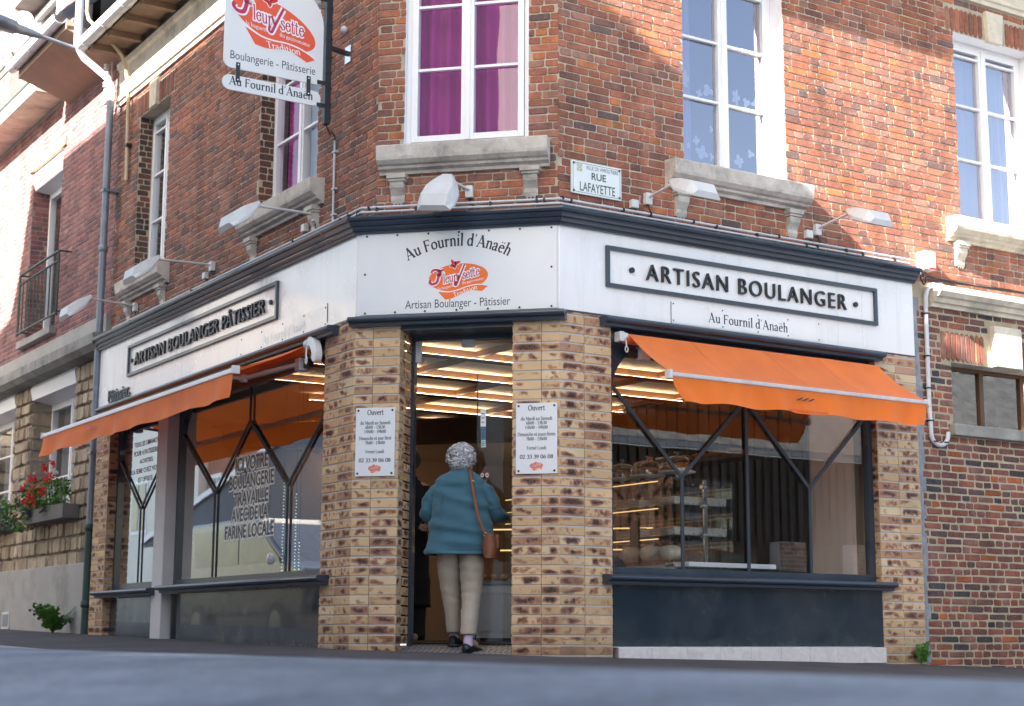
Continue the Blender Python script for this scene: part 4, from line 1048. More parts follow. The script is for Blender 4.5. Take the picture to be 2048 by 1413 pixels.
mb = MB(); serif(mb, "Au Fournil d'Anaëh", mc(.0125), 0, .905, 0, .142, 0, .012, 1.5, .02, arc_name); mb.build('lettering', M['ink'], t)
mb = MB(); put_text(mb, 'Artisan Boulanger - Pâtissier', mc(.0125), (.42, 1.285, 2.722, 2.812), 0); mb.build('lettering', M['ink'], t)
mb = MB(); logo(mb, mc(.0125, .858, 2.985), .245); mb.build('emblem', LOGO(), t)
# raised lettering in frames
def framed(F, u0, u1, z0, z1, txt, tx, tz, dots, label, sp=1.0, bold=.012):
    t = thing('shop_sign', F.P((u0+u1)/2, 0, z0), label, 'sign')
    mb = MB(); w = .032
    mb.fbox(F, u0, u1, .001, .028, z1-w, z1); mb.fbox(F, u0, u1, .001, .028, z0, z0+w); mb.fbox(F, u0, u0+w, .001, .027, z0+w, z1-w); mb.fbox(F, u1-w, u1, .001, .027, z0+w, z1-w)
    for k in (1, 2): u = u0+(u1-u0)*k/3; mb.fbox(F, u-.001, u+.001, .02, .0285, z0, z0+w); mb.fbox(F, u-.001, u+.001, .02, .0285, z1-w, z1)
    mb.build('frame', M['anth'], t, bevel=.003)
    mb = MB(); put_text(mb, txt, lambda x, y, d=0: F.P(x, .004+d, y), (tx[0], tx[1], tz[0], tz[1]), .022, 0, sp, bold, True)
    for u, z in dots: mb.tube([F.P(u, .004, z), F.P(u, .024, z)], .023, 14, 0, True, False)
    mb.build('lettering', M['anth_dark'], t)
    return t
framed(R, .443, 3.454, 2.928, 3.268, 'ARTISAN BOULANGER', (.848, 3.075), (3.030, 3.175), [(.702, 3.094), (3.192, 3.094)], 'framed dark raised letters ARTISAN BOULANGER above the right awning', 1.22, -.006)
framed(L, -5.52, -1.53, 2.935, 3.28, 'ARTISAN BOULANGER PÂTISSIER', (-5.30, -1.80), (3.035, 3.175), [(-5.41, 3.105), (-1.68, 3.108)], 'framed dark raised letters ARTISAN BOULANGER PATISSIER above the left awning', 1.08, .004)
# small name strips
t = thing('name_strip', R.P(1.9, .0, 2.72), 'thin white strip reading Au Fournil d Anaeh above the right awning', 'sign')
mb = MB(); mb.fbox(R, 1.11, 2.77, .001, .0045, 2.708, 2.884); mb.fbox(R, 1.1065, 1.109, .001, .006, 2.70, 2.884, 1)
screws(mb, R, .0045, [(1.13, 2.868), (1.13, 2.728), (1.655, 2.868), (1.655, 2.728), (2.045, 2.868), (2.045, 2.726), (2.385, 2.868), (2.385, 2.728), (2.745, 2.868), (2.745, 2.728)], 1, .006)
mb.build('strip', [M['fascia'], M['screw']], t)
mb = MB(); serif(mb, "Au Fournil d'Anaëh", lambda x, y, d: R.P(x, .005+d, y), 1.50, 2.385, 2.755, .118, 0, .008, 1.35, .01); mb.build('lettering', M['ink'], t)
t = thing('name_strip', L.P(-1.4, .0, 2.72), 'thin white strip with faded bakery name above the left awning', 'sign')
mb = MB(); mb.fbox(L, -2.75, -.52, .001, .0045, 2.708, 2.884); mb.fbox(L, -.52, -.5165, .001, .006, 2.74, 2.90, 1)
screws(mb, L, .0045, [(-.55, 2.868), (-.55, 2.728), (-.98, 2.868), (-.98, 2.726), (-1.42, 2.868), (-1.42, 2.728), (-1.88, 2.868), (-1.88, 2.728), (-2.35, 2.868), (-2.35, 2.728)], 1, .008)
mb.build('strip', [M['fascia'], M['screw']], t)
mb = MB(); serif(mb, "Au Fournil d'Anaëh", lambda x, y, d: L.P(x, .005+d, y), -1.84, -.93, 2.745, .118, 0, 0, .8, .01); mb.build('lettering', M['ink_pale'], t)
t = thing('raised_lettering', L.P(-5.8, .0, 2.78), 'small grey raised word Patissier at the far left of the fascia', 'sign')
mb = MB(); put_text(mb, 'Pâtissier.', lambda x, y, d=0: L.P(x, .003+d, y), (-6.15, -5.42, 2.735, 2.86), .015, 0, 1, .01); mb.fbox(L, -6.15, -5.42, .002, .012, 2.722, 2.73); mb.build('lettering', M['ink_grey'], t)

# opening-hours plates
def hours(u0, u1, z0, z1, lines, label):
    t = thing('opening_hours_sign', C.P((u0+u1)/2, 0, z0), label, 'sign'); uc = (u0+u1)/2
    mb = MB(); mb.fbox(C, u0, u1, .002, .014, z0, z1)
    screws(mb, C, .014, [(u0+.022, z0+.022), (u1-.022, z0+.022), (u0+.022, z1-.022), (u1-.022, z1-.022)], 1, .009); mb.build('plate', [M['sign'], M['screw']], t, bevel=.002)
    mb = MB()
    for s_, zc, sz, w_ in lines:
        adv = sum(GL[c][0] for c in s_)*sz; ww = min(adv, u1-u0-.035) if w_ is None else w_
        serif(mb, s_, mc(.0145), uc-ww/2, uc+ww/2, zc, sz, 0, .02, 1.4)
    mb.build('lettering', M['ink'], t)
    mb = MB(); logo(mb, mc(.0145, uc, z0+.062), .052, sub=False); mb.build('emblem', LOGO(), t)
def LN(s): return [('Ouvert', s-.058, .062, .135), ('du Mardi au Samedi', s-.135, .040, .25), ('6h00 - 13h30', s-.168, .040, .165), ('15h00 - 19h00', s-.203, .040, .18), ('Dimanche et %s', s-.258, .040, None), ('7h00 - 13h00', s-.293, .040, .165), ('Fermé Lundi', s-.365, .040, .155), ('02 33 39 06 08', s-.435, .050, .265)]
hours(.026, .352, 1.403, 1.95, [(a if '%' not in a else 'Dimanche et jour férié', b, c, d if '%' not in a else .27) for a, b, c, d in LN(1.95)], 'white opening-hours plate on the buff brick pier left of the door')
hours(1.335, 1.663, 1.40, 1.953, [(a if '%' not in a else 'Dimanche et jours fériés', b, c, d if '%' not in a else .30) for a, b, c, d in LN(1.953)], 'white opening-hours plate on the buff brick pier right of the door')

# street name plate
t = thing('street_name_plate', R.P(.38, nR, 3.67), 'white enamel street plate RUE LAFAYETTE screwed to the brick', 'sign')
mb = MB(); a, b, c, d = .133, .632, 3.672, 3.945; n1 = nR+.022
mb.fbox(R, a, b, nR+.004, n1, c, d); screws(mb, R, n1, [(a+.02, c+.02), (b-.02, c+.02), (a+.02, d-.02), (b-.02, d-.02)], 1, .009); mb.build('plate', [M['plate'], M['screw']], t, bevel=.004)
mb = MB(); e = .014; ln = .0035
for (x0, x1, z0, z1) in ((a+.035, b-.035, c+e, c+e+ln), (a+.035, b-.035, d-e-ln, d-e), (a+e, a+e+ln, c+.035, d-.035), (b-e-ln, b-e, c+.035, d-.035)): mb.fbox(R, x0, x1, n1-.001, n1+.0008, z0, z1)
for (x, z, a0) in ((a+e, c+e, 0), (b-e, c+e, 90), (b-e, d-e, 180), (a+e, d-e, 270)):
    ps = arc(x, z, .021, .021, a0, a0+90, 8); rb = ribbon(ps, lambda dx, dy: ln)
    for (p, q), (r, s_) in zip(rb, rb[1:]): mb.add([R.P(w_[0], n1+.001, w_[1]) for w_ in (p, q, s_, r)], [(0, 1, 2, 3)])
mpR = lambda x, y, d_=0: R.P(x, n1+.0012+d_, y)
put_text(mb, 'VILLE DE VIMOUTIERS', mpR, (.275, .598, 3.885, 3.917), 0)
put_text(mb, 'RUE', mpR, (.33, .475, 3.805, 3.865), 0, 0, 1, .02); put_text(mb, 'LAFAYETTE', mpR, (.215, .565, 3.70, 3.775), 0, 0, 1.05, .01)
mb.build('lettering', M['plate_green'], t)
mb = MB(); mb.add([mpR(x, y) for x, y in ((.182, 3.86), (.24, 3.86), (.24, 3.925), (.182, 3.925))], [(0, 1, 2, 3)])
for x, y in ((.197, 3.873), (.226, 3.873), (.211, 3.893), (.197, 3.911), (.226, 3.911)): mb.add([mpR(x+.011*math.cos(k*PI/3), y+.011*math.sin(k*PI/3), .0005) for k in range(6)], [tuple(range(6))], 1)
mb.build('crest', [M['pale_blue'], M['gold']], t)

# hanging blade sign on its mast
UB = -.5; BS = Frame(L.P(UB, 0, 0), -L.N, L.T)   # in its plane: u runs from far edge (-) toward the wall, seen from the right
t = thing('blade_sign', L.P(UB, .05, 4.5), 'white hanging sign with orange emblem and small name board on a black mast', 'sign')
bp = lambda n, z: BS.P(-n, 0, z)
mb = MB(); mb.bar(L.P(UB, .07, 4.44), L.P(UB, .07, 6.6), .055, .055, 0, L.N)
for z in (4.50, 4.62, 4.76, 4.90, 5.04, 5.2, 5.33, 5.48, 5.62): mb.bar(L.P(UB, .068, z-.012), L.P(UB, .068, z+.006), .062, .062, 0, L.N)
mb.build('mast', M['anth_dark'], t)
for z in (5.12, 6.1):
    mb = MB(); mb.bar(L.P(UB, .05, z+.01), L.P(UB, nL+.01, z-.01), .035, .035); mb.build('bracket_arm', M['anth_dark'], t)
    mb = MB(); mb.fbox(L, UB-.055, UB+.055, nL, nL+.012, z-.09, z+.06); mb.build('bracket_plate', M['chrome'], t)
r_ = .07
def rounded(x0, x1, y0, y1, rl, rr_):
    out = []
    for (cx, cy, a0, r) in ((x1-rr_[0], y0+rr_[0], -90, rr_[0]), (x1-rr_[1], y1-rr_[1], 0, rr_[1]), (x0+rl[1], y1-rl[1], 90, rl[1]), (x0+rl[0], y0+rl[0], 180, rl[0])):
        out += arc(cx, cy, r, r, a0, a0+90, 8)
    return out
mb = MB(); mb.poly(BS, rounded(-1.012, -.115, 4.775, 5.62, (.07, .2), (.02, .33)), .008, 0, .016); mb.build('board', M['sign'], t)
mb = MB(); mb.poly(BS, rounded(-1.015, -.13, 4.585, 4.715, (.06, .06), (.05, .06)), .008, 0, .016); mb.build('name_board', M['sign'], t)
for x, z0, z1 in ((-.885, 4.66, 4.83), (-.245, 4.66, 4.835)):
    mb = MB(); mb.fbox(BS, x-.018, x+.018, .0085, .013, z0, z1); screws(mb, BS, .013, [(x, z0+.02), (x, z1-.02)], 1, .007); mb.build('hanger', [M['anth_dark'], M['chrome']], t)
for z in (4.80, 4.60, 5.55):
    mb = MB(); mb.fbox(BS, -.165, -.08, .0085, .013, z-.018, z+.018); mb.build('clip', M['anth_dark'], t)
mbs = lambda x, y, d=0: BS.P(x, .0088+d, y)
mb = MB(); put_text(mb, 'Boulangerie - Pâtisserie', mbs, (-.955, -.185, 4.832, 4.925), 0); mb.build('lettering', M['ink_grey'], t)
mb = MB(); serif(mb, "Au Fournil d'Anaëh", mbs, -.96, -.20, 4.63, .108, 0, .008, 1.4, .01); mb.build('lettering', M['ink'], t)
mb = MB(); sh = math.tan(math.radians(11)); logo(mb, lambda x, y, d: BS.P(-.575+x, .0088+d, 5.245+y-x*.34), .385); mb.build('emblem', [M['coral_ink'], M['red_ink'], M['magenta_ink'], M['white_ink']], t)
t = tag(MB().build('cable', M['cable']), 'thin dark cable and white conduit under the hanging sign mast', 'cable'); bpy.data.objects.remove(t)
t = thing('cable_conduit', L.P(-.72, nL, 3.7), 'thin vertical white conduit on brick below the hanging sign', 'conduit')
mb = MB(); mb.tube([L.P(-.70, nL+.02, 3.66), L.P(-.70, nL+.02, 4.38)], .010, 8); mb.build('tube', M['conduit'], t)
mb = MB(); mb.tube([L.P(-.5, .07, 4.44), L.P(-.56, .0, 4.38), L.P(-.64, -.05, 4.44), L.P(-.70, nL+.02, 4.42), L.P(-.70, nL+.02, 4.36)], .006, 6); mb.build('cable', M['cable'], t)
for z in (3.72, 3.95, 4.28):
    mb = MB(); mb.fbox(L, -.72, -.665, nL, nL+.034, z-.008, z+.008); mb.build('clip', M['conduit'], t)
mb = MB(); mb.sphere(L.P(-.52, nL+.04, 5.33), .035, 10, 6); tag(mb.build('cable_socket', M['conduit']), 'small round white cable socket beside the sign mast', 'socket')

# ================================================================== AWNINGS
def awning(F, u0, u1, nt_, zt, nb, zb, vh, label, cut=(0, 0), logo_u=None, side='l', wind=0.0, u_off=(0, 0)):
    t = thing('awning', F.P((u0+u1)/2, .1, zt), label, 'awning')
    nu, nv = 60, 14; rows = []
    for j in range(nv+1):
        v = j/nv; row = []
        for i in range(nu+1):
            w = i/nu; u = (u0+u_off[0]*v)+(u1-u0+(u_off[1]-u_off[0])*v)*w
            n = nt_+(nb-nt_)*v; z = zt+(zb-zt)*v - .028*math.sin(PI*v)*(1+.25*math.sin(w*9)) + .006*mnoise.noise(Vector((w*7, v*2, 1)))
            row.append(F.P(u, n, z))
        rows.append(row)
    mb = MB(); k = nu+1; mb.add([p for r in rows for p in r], [(j*k+i, j*k+i+1, (j+1)*k+i+1, (j+1)*k+i) for j in range(nv) for i in range(nu)], 0, True); mb.build('canopy', M['awning'], t)
    mb = MB()
    for q in range(1, 4):
        iu = int(nu*q/4)+(-1)**q; pts_ = [rows[j_][iu]+Vector((0, 0, .0015)) for j_ in range(nv+1)]
        mb.loft([[p-F.T*.011, p+F.T*.011] for p in pts_], 0, False, False)
    mb.build('seam', M['awning_seam'], t)
    mb = MB(); rows = []
    for j in range(11):
        v = j/10; row = []
        for i in range(nu+1):
            w = i/nu; a = u0+cut[0]*v*v; b = u1-cut[1]*v*v; u = a+(b-a)*w
            amp = .016*v; n = nb+.012+wind*v*v+amp*math.sin(w*41+math.sin(w*13)*2)+amp*1.2*mnoise.noise(Vector((w*9, v, u0)))
            z = zb-.035-vh*v*(1+.04*math.sin(w*29))-.02*v*math.exp(-((w)*14)**2)*0
            row.append(F.P(u, n, z))
        rows.append(row)
    mb.add([p for r in rows for p in r], [(j*k+i, j*k+i+1, (j+1)*k+i+1, (j+1)*k+i) for j in range(10) for i in range(nu)], 0, True); VA = mb.build('valance', M['awning'], t)
    mb = MB(); mb.fbox(F, u0-.012, u1+.012, nb-.03, nb+.022, zb-(.036 if side == 'r' else .045), zb-.002); BR = mb.build('front_bar', M['zinc_pale'] if side == 'r' else M['pvc'], t, bevel=.008)
    for u in (u0-.02, u1+.02): mb = MB(); mb.fbox(F, u-.014, u+.014, nb-.04, nb+.03, zb-.055, zb+.015); mb.build('end_cap', M['lamp'], BR, bevel=.006)
    mb = MB(); mb.tube([F.P(u0-.02, nt_-.03, zt-.035), F.P(u1+.02, nt_-.03, zt-.035)], .042, 14); mb.build('roller', M['awning'], t)
    for s, ue in ((1, u0), (-1, u1)):
        mb = MB(); e = ue+s*.20; m_ = ue+s*.55
        mb.bar(F.P(e, .03, zt-.13), F.P(m_+s*.1, (nb)*.5, (zt+zb)/2-.10), .045, .03); mb.bar(F.P(m_+s*.1, nb*.5, (zt+zb)/2-.10), F.P(e+s*.12, nb-.03, zb-.03), .038, .026)
        mb.tube([F.P(m_+s*.1, nb*.5, (zt+zb)/2-.13), F.P(m_+s*.1, nb*.5, (zt+zb)/2-.07)], .035, 12); mb.build('folding_arm', M['zinc_pale'], t)
        mb = MB(); mb.fbox(F, e-.05, e+.05, -.02, .06, zt-.19, zt-.08); mb.build('arm_bracket', M['lamp'], t, bevel=.01)
    mb = MB(); mb.fbox(F, u0+.05, u1-.05, -.03, .02, zt-.17, zt-.10); mb.build('wall_bar', M['anth_dark'], t)
    return t, VA
aw, va = awning(R, .60, 3.36, .09, 2.545, .64, 2.165, .19, 'bright orange awning with a plain valance over the right shop window', cut=(.10, .07), side='r', wind=.03)
mb = MB(); u_ = 1.94
for i in (-1, 0, 1):
    mb.poly(R, [(u_+i*.062+.034*math.cos(t_*PI/6)+.012*math.sin(t_*PI/6), 2.052+.0105*math.sin(t_*PI/6)+.012*math.cos(t_*PI/6)*.8) for t_ in range(12)], .67+.012*1+.0)
mb.build('print', M['ink'], va)
mb = MB(); put_text(mb, '· ARTISAN BOULANGER ·', lambda x, y, d=0: R.P(x, .692, y), (1.72, 2.20, 1.945, 1.962), 0); mb.build('print', M['red_ink'], va)
mb = MB(); mb.tube([R.P(.53, .06, 2.52), R.P(.60, .06, 2.52)], .04, 12); mb.fbox(R, .515, .56, .02, .1, 2.48, 2.56); mb.build('gearbox', M['lamp'], aw, bevel=.005)
mb = MB(); mb.tube([R.P(.57, .10, 2.49), R.P(.57, .11, 2.44)], .006, 6); mb.tube([R.P(.57+.014*math.cos(k*PI/5), .11, 2.415+.024*math.sin(k*PI/5)) for k in range(11)], .0055, 6); mb.build('crank_eye', M['lamp'], aw)
aw, va = awning(L, -6.15, -.78, .07, 2.575, .71, 2.325, .215, 'orange awning with white front bar over the left shop windows', cut=(-.06, .03), side='l', wind=.02)
mb = MB(); put_text(mb, 'AD BREAD', lambda x, y, d=0: L.P(x, .76, y), (-4.9, -4.75, 2.2, 2.21), 0); o_ = mb.build('print', M['anth'], va); bpy.data.objects.remove(o_)
mb = MB()
for i in (-1, 0, 1): mb.poly(L, [(-4.4+i*.09+.05*math.cos(t_*PI/6), 2.215+.010*math.sin(t_*PI/6)) for t_ in range(12)], .755)
mb.build('print', M['magenta_ink'], va)
mb = MB(); pts = []
for k in range(9): a = math.radians(150-k*22); pts.append((-.655+.075*math.cos(a), 2.50+.13*math.sin(a)))
out = smooth_pts([(-.735, 2.585), (-.70, 2.625), (-.64, 2.625), (-.57, 2.575), (-.53, 2.49), (-.535, 2.425), (-.575, 2.40), (-.62, 2.43), (-.625, 2.49), (-.665, 2.545), (-.715, 2.56)])
mb.poly(L, out, .095, 0, .06); mb.build('gearbox_cover', M['pvc'], aw, bevel=.006)
mb = MB(); mb.tube([L.P(-.745, .07, 2.575), L.P(-.70, .07, 2.575)], .045, 12); mb.build('gearbox', M['lamp'], aw)
mb = MB(); mb.tube([L.P(-.70, .10, 2.54), L.P(-.69, .11, 2.46)], .006, 6); mb.tube([L.P(-.685+.016*math.cos(k*PI/6), .11, 2.43+.032*math.sin(k*PI/6)) for k in range(13)], .006, 6); mb.build('crank_eye', M['pvc'], aw)

# ================================================================== FLOODLIGHTS on arms, junction boxes, cables
def flood(F, u, n0, z, e, tip, label, up_=.05, side=0):
    """wall box at (u,z); arm to elbow e=(u,n,z); head from elbow to tip"""
    t = thing('floodlight', F.P(u, n0, z), label, 'floodlight', 'grey floodlights on arms above the shopfront')
    mb = MB(); mb.fbox(F, u-.032, u+.032, n0, n0+.05, z-.055, z+.045); mb.build('wall_box', M['lamp'], t, bevel=.005)
    E_ = F.P(*e); T_ = F.P(*tip); mb = MB(); mb.tube([F.P(u, n0+.05, z+.01), E_], .012, 10); mb.build('arm', M['lamp'], t)
    ax = (T_-E_).normalized(); x = F.T.copy(); x = (x-ax*x.dot(ax)).normalized(); yv = ax.cross(x)
    if yv.z < 0: yv = -yv
    ln = (T_-E_).length
    def pr(w, h, s, y0=0): # cross-section: flat bottom, faceted roof
        o = E_+ax*s
        return [o+x*(-w)+yv*y0, o+x*w+yv*y0, o+x*w+yv*(y0+h*.25), o+x*(w*.72)+yv*(y0+h), o-x*(w*.72)+yv*(y0+h), o-x*w+yv*(y0+h*.25)]
    mb = MB(); mb.loft([pr(.055, .03, -.03, -.01), pr(.12, .075, ln*.22, -.04), pr(.15, .11, ln*.45, -.065), pr(.155, .115, ln*.8, -.07), pr(.135, .05, ln*1.0, -.065)], 0, False, True, True, True)
    mb.build('lamp_head', M['lamp'], t, bevel=.006)
    mb = MB(); o = lambda a, s: E_+ax*s+x*a-yv*.072; mb.add([o(-.13, ln*.3), o(.13, ln*.3), o(.13, ln*.95), o(-.13, ln*.95)], [(0, 1, 2, 3)]); mb.build('lens', M['chrome'], t)
    mb = MB(); mb.tube([F.P(u+.005, n0+.02, z-.055), F.P(u+.01, n0+.03, z-.09), F.P(u+.03, n0+.03, z-.12), F.P(u+.07, n0+.02, z-.13)], .006, 6); mb.build('cable', M['cable'], t)
flood(R, .90, nR, 3.735, (.85, .42, 3.76), (.84, .83, 3.60), 'grey floodlight on an arm nearest the street name plate')
flood(R, 2.787, nR, 3.735, (2.78, .43, 3.80), (2.77, .80, 3.66), 'grey floodlight on an arm over the right end of the shopfront')
flood(C, .935, nC, 3.70, (.81, .24, 3.745), (.77, .50, 3.47), 'grey floodlight facing the street directly above the white door board')
flood(L, -1.05, nL, 3.79, (-.95, .50, 3.77), (-.92, .80, 3.56), 'grey floodlight by the hanging sign, nearest of the three on the left facade')
flood(L, -3.45, nL, 3.80, (-3.3, .53, 3.76), (-3.25, .83, 3.54), 'grey floodlight in the middle of the left facade')
flood(L, -5.72, nL, 3.77, (-5.5, .50, 3.76), (-5.45, .79, 3.54), 'grey floodlight at the far end of the left facade by the downpipe')
for F, u, n0, z, s, lb in ((R, .755, nR, 3.665, .035, 'small grey junction box right of the street plate'), (R, 2.68, nR, 3.675, .037, 'small grey junction box beside the right-hand floodlight'), (L, -1.26, nL, 3.72, .035, 'small white junction box under the nearest left floodlight'), (L, -3.62, nL, 3.73, .035, 'small white junction box under the middle left floodlight'), (R, 4.12, nR, 3.61, .07, 'white alarm box with red stripe at the right end of the cornice')):
    t = thing('junction_box', F.P(u, n0, z), lb, 'junction box')
    mb = MB(); h = s*1.0 if s < .05 else s*1.25; mb.fbox(F, u-s, u+s, n0, n0+.05 if s < .05 else n0+.11, z-h, z+h); b_ = mb.build('box', M['lamp'] if s < .05 else M['pvc'], t, bevel=.006)
    mb = MB()
    if s < .05:
        mb.tube([F.P(u+.015, n0+.02, z-h), F.P(u+.03, n0+.03, z-h-.04), F.P(u+.06, n0+.02, z-h-.07)], .005, 6); mb.build('cable', M['cable'], t)
    else: mb.fbox(F, u-.02, u+s+.001, n0+.03, n0+.112, z-h+.004, z-h+.02); mb.build('red_stripe', M['red_ink'], t)
# pale conduits running above the cornice
t = thing('cable_conduit', C.P(.86, .03, 3.55), 'pale conduits with black clips running along the top of the shopfront cornice', 'conduit')
mb = MB()
for k, (nn, zz) in enumerate(((.012, 3.562), (.012, 3.60))):
    a = L.P(-6.3, nn-.06, zz-.0+.01); b = isect(L, nn-.03, C, nn)+Vector((0, 0, zz)); c = isect(C, nn, R, nn)+Vector((0, 0, zz-.01)); d = R.P(3.9, nn-.01, zz)
    for p, q in ((a, b), (b, c), (c, d)): mb.tube([p, q], .011, 8)
mb.build('tube', M['conduit'], t)
mb = MB()
for F, us, nn in ((L, (-5.6, -4.7, -3.9, -3.75, -3.1, -2.4, -2.2, -1.45, -1.3, -1.1, -.35, -.2, -.03), -.02), (C, (.10, .17, .5, 1.12, 1.5, 1.56), .012), (R, (.02, .1, .62, .9, 1.35, 1.6, 2.05, 2.3, 2.62, 2.75, 3.1, 3.3, 3.7), .008)):
    for u in us: z = 3.575+R_.uniform(-.02, .03); mb.fbox(F, u-.009, u+.009, nn-.014, nn+.016, z-.016, z+.014)
mb.build('clip', M['cable'], t)
# bent conduit on the old wall
t = thing('cable_conduit', R.P(4.1, nR, 1.9), 'grey bent conduit ending in a hook on the old brick wall at right', 'conduit')
mb = MB(); n1 = nR+.03
pts = [R.P(4.34, n1, 3.42), R.P(4.22, n1, 3.41), R.P(4.15, n1, 3.36), R.P(4.12, n1, 3.28), R.P(4.115, n1, 3.1), R.P(4.11, n1, 2.3), R.P(4.12, n1, 2.02)]+[R.P(4.23-.11*math.cos(math.radians(a)), n1, 2.0-.10*math.sin(math.radians(a))) for a in range(10, 171, 20)]+[R.P(4.345, n1, 2.03)]
mb.tube(pts, .021, 12); mb.build('tube', M['conduit'], t)
for u, z in ((4.115, 3.12), (4.112, 2.72), (4.112, 2.42), (4.115, 2.12), (4.16, 1.93), (4.30, 1.93)): mb = MB(); mb.fbox(R, u-.025, u+.025, n1-.03, n1+.025, z-.006, z+.006); mb.build('clip', M['cable'], t)
mb = MB(); mb.tube([R.P(4.05, nR+.05, 3.46), R.P(4.4, nR+.03, 3.47), R.P(5.0, nR+.03, 3.46), R.P(6.5, nR+.03, 3.49)], .008, 6); mb.tube([R.P(4.05, nR+.05, 3.48), R.P(4.5, nR+.03, 3.45), R.P(5.2, nR+.03, 3.48), R.P(6.5, nR+.03, 3.47)], .007, 6)
mb.tube([R.P(4.02, nR+.08, 3.50), R.P(4.0, nR+.09, 3.42), R.P(4.03, nR+.10, 3.37), R.P(4.08, nR+.08, 3.41), R.P(4.1, nR+.05, 3.47)], .008, 6)
tag(mb.build('cable', M['cable']), 'bundle of black cables running along the brick above the string course', 'cable')
# downpipe at the left end, with swan neck
t = thing('downpipe', L.P(-6.62, 0, .2), 'tall grey downpipe with pale swan neck between the two buildings', 'downpipe')
mb = MB(); mb.tube([L.P(-6.60, .01, 1.35), L.P(-6.60, .01, 3.0), L.P(-6.60, .01, 6.42)], .043, 14); mb.lathe(L.P(-6.60, .01, 4.6), [(.043, -.04), (.054, -.03), (.054, .03), (.043, .04)]); mb.build('lower_pipe', M['zinc'], t)
mb = MB(); mb.tube([L.P(-6.60, .01, .16), L.P(-6.60, .01, 1.38)], .047, 14); 
for z in (1.36, .5): mb.lathe(L.P(-6.60, .01, z), [(.047, -.05), (.060, -.035), (.060, .02), (.047, .03)])
mb.build('cast_base', M['green_pipe'], t)
mb = MB(); mb.tube([L.P(-6.60, .01, 6.40), L.P(-6.60, .012, 6.55), L.P(-6.61, .05, 6.68), L.P(-6.63, .22, 6.80), L.P(-6.64, .33, 6.88), L.P(-6.65, .40, 6.98), L.P(-6.65, .42, 7.1)], .045, 14); mb.build('swan_neck', M['pvc'], t)
mb = MB(); mb.tube([L.P(-6.66, .42, 7.0), L.P(-6.70, .40, 9.2)], .047, 14); mb.build('upper_pipe', M['zinc_pale'], t)
for z in (2.2, 3.45, 5.3):
    mb = MB(); mb.fbox(L, -6.655, -6.545, nL, .06, z-.015, z+.015); mb.build('bracket', M['zinc'], t)
t = thing('cable_conduit', L.P(-6.2, nL, 5.0), 'thin ochre conduit bending down over the frieze beside the downpipe', 'conduit')
mb = MB(); mb.tube([L.P(-6.35, .42, 8.6), L.P(-6.35, .42, 7.35), L.P(-6.33, .40, 7.25), L.P(-6.25, .15, 7.0), L.P(-6.22, .02, 6.85), L.P(-6.22, -.04, 6.7), L.P(-6.22, nL+.05, 6.3), L.P(-6.22, nL+.03, 5.35)], .022, 10); mb.build('tube', worn('ochre_paint', (.48, .38, .27), .5, .15, 6, .1), t)
mb = MB(); mb.fbox(L, -6.26, -6.18, nL, nL+.06, 5.75, 5.79); mb.build('clip', M['cable'], t)
t = thing('insulator_bracket', L.P(-6.95, nL, 6.6), 'cluster of white cable insulators on sunlit brick left of the downpipe', 'insulators')
mb = MB()
for k, z in enumerate((6.95, 6.85, 6.72, 6.62, 6.5)): mb.lathe(L.P(-6.95+.05*(k % 2), nL+.10, z), [(0, -.04), (.035, -.03), (.028, 0), (.035, .02), (0, .04)], 12)
mb.tube([L.P(-6.93, nL+.04, 7.05), L.P(-6.93, nL+.04, 6.4)], .012, 8); mb.build('insulator', M['pvc'], t)
mb = MB(); mb.tube([L.P(-6.9, nL+.08, 6.9), L.P(-6.85, nL+.05, 6.6), L.P(-6.97, nL+.07, 6.35), L.P(-6.85, nL+.03, 6.25)], .008, 6); mb.build('cable', M['cable'], t)
# street lamp arm
t = thing('street_lamp', L.P(-6.66, .3, 6.98), 'grey street lamp on a long arm at the top left corner', 'street lamp')
mb = MB(); mb.tube([L.P(-6.66, .42, 6.985), L.P(-6.60, .95, 7.045)], .024, 12); mb.build('arm', M['zinc'], t)
mb = MB(); E0, E1 = L.P(-6.6, .88, 7.035), L.P(-6.59, 1.55, 7.12); ax = (E1-E0)
def lr(s, w, h): c_ = E0+ax*s; return [c_+L.T*w*math.cos(k*PI/6)+Vector((0, 0, 1))*h*math.sin(k*PI/6) for k in range(12)]
mb.loft([lr(-.02, .03, .03), lr(.1, .05, .045), lr(.4, .075, .06), lr(.45, .14, .075), lr(.8, .17, .085), lr(1.0, .10, .04)], 0, True, True, True, True); mb.build('lamp_head', M['zinc'], t)

# ================================================================== LEFT NEIGHBOUR HOUSE
LH = thing('neighbour_house', L.P(-9.5, -1, .2), 'pinkish brick house with rough stone ground floor left of the bakery', 'building')
hu = (-10.30, -8.92, 4.06, 6.45); hl = (-9.76, -7.84, 1.62, 3.40); hl2 = (-12.6, -10.52, 1.62, 3.40); hb = (-11.9, -9.3, 7.35, 9.4)
x_end = -6.665
mb = MB(); slab(mb, L, nL-.006, -15, x_end, 3.82, 7.15, [hu], 1); slab(mb, L, nL-.006, -15, -8.8, 7.15, 10.5, [hb], 1)
bond(mb, L, nL, -13.2, x_end, 3.86, 7.12, [hu, (hu[0]-.12, hu[1]+.12, hu[3], hu[3]+.16)], PINK, course=.068, stretch=.21, head=.205, joint=.012)
bond(mb, L, nL, -12.5, -8.8, 7.2, 9.2, [hb], PINK, course=.068, stretch=.21, head=.205, joint=.012)
FRV = Frame(L.P(hu[0], 0, 0), -L.N, L.T); bond(mb, FRV, .004, -nL+.01, -nL+.24, hu[2]+.01, hu[3], [], PINK, course=.068, stretch=.22, head=.22)
FRV = Frame(L.P(hb[0], 0, 0), -L.N, L.T); 
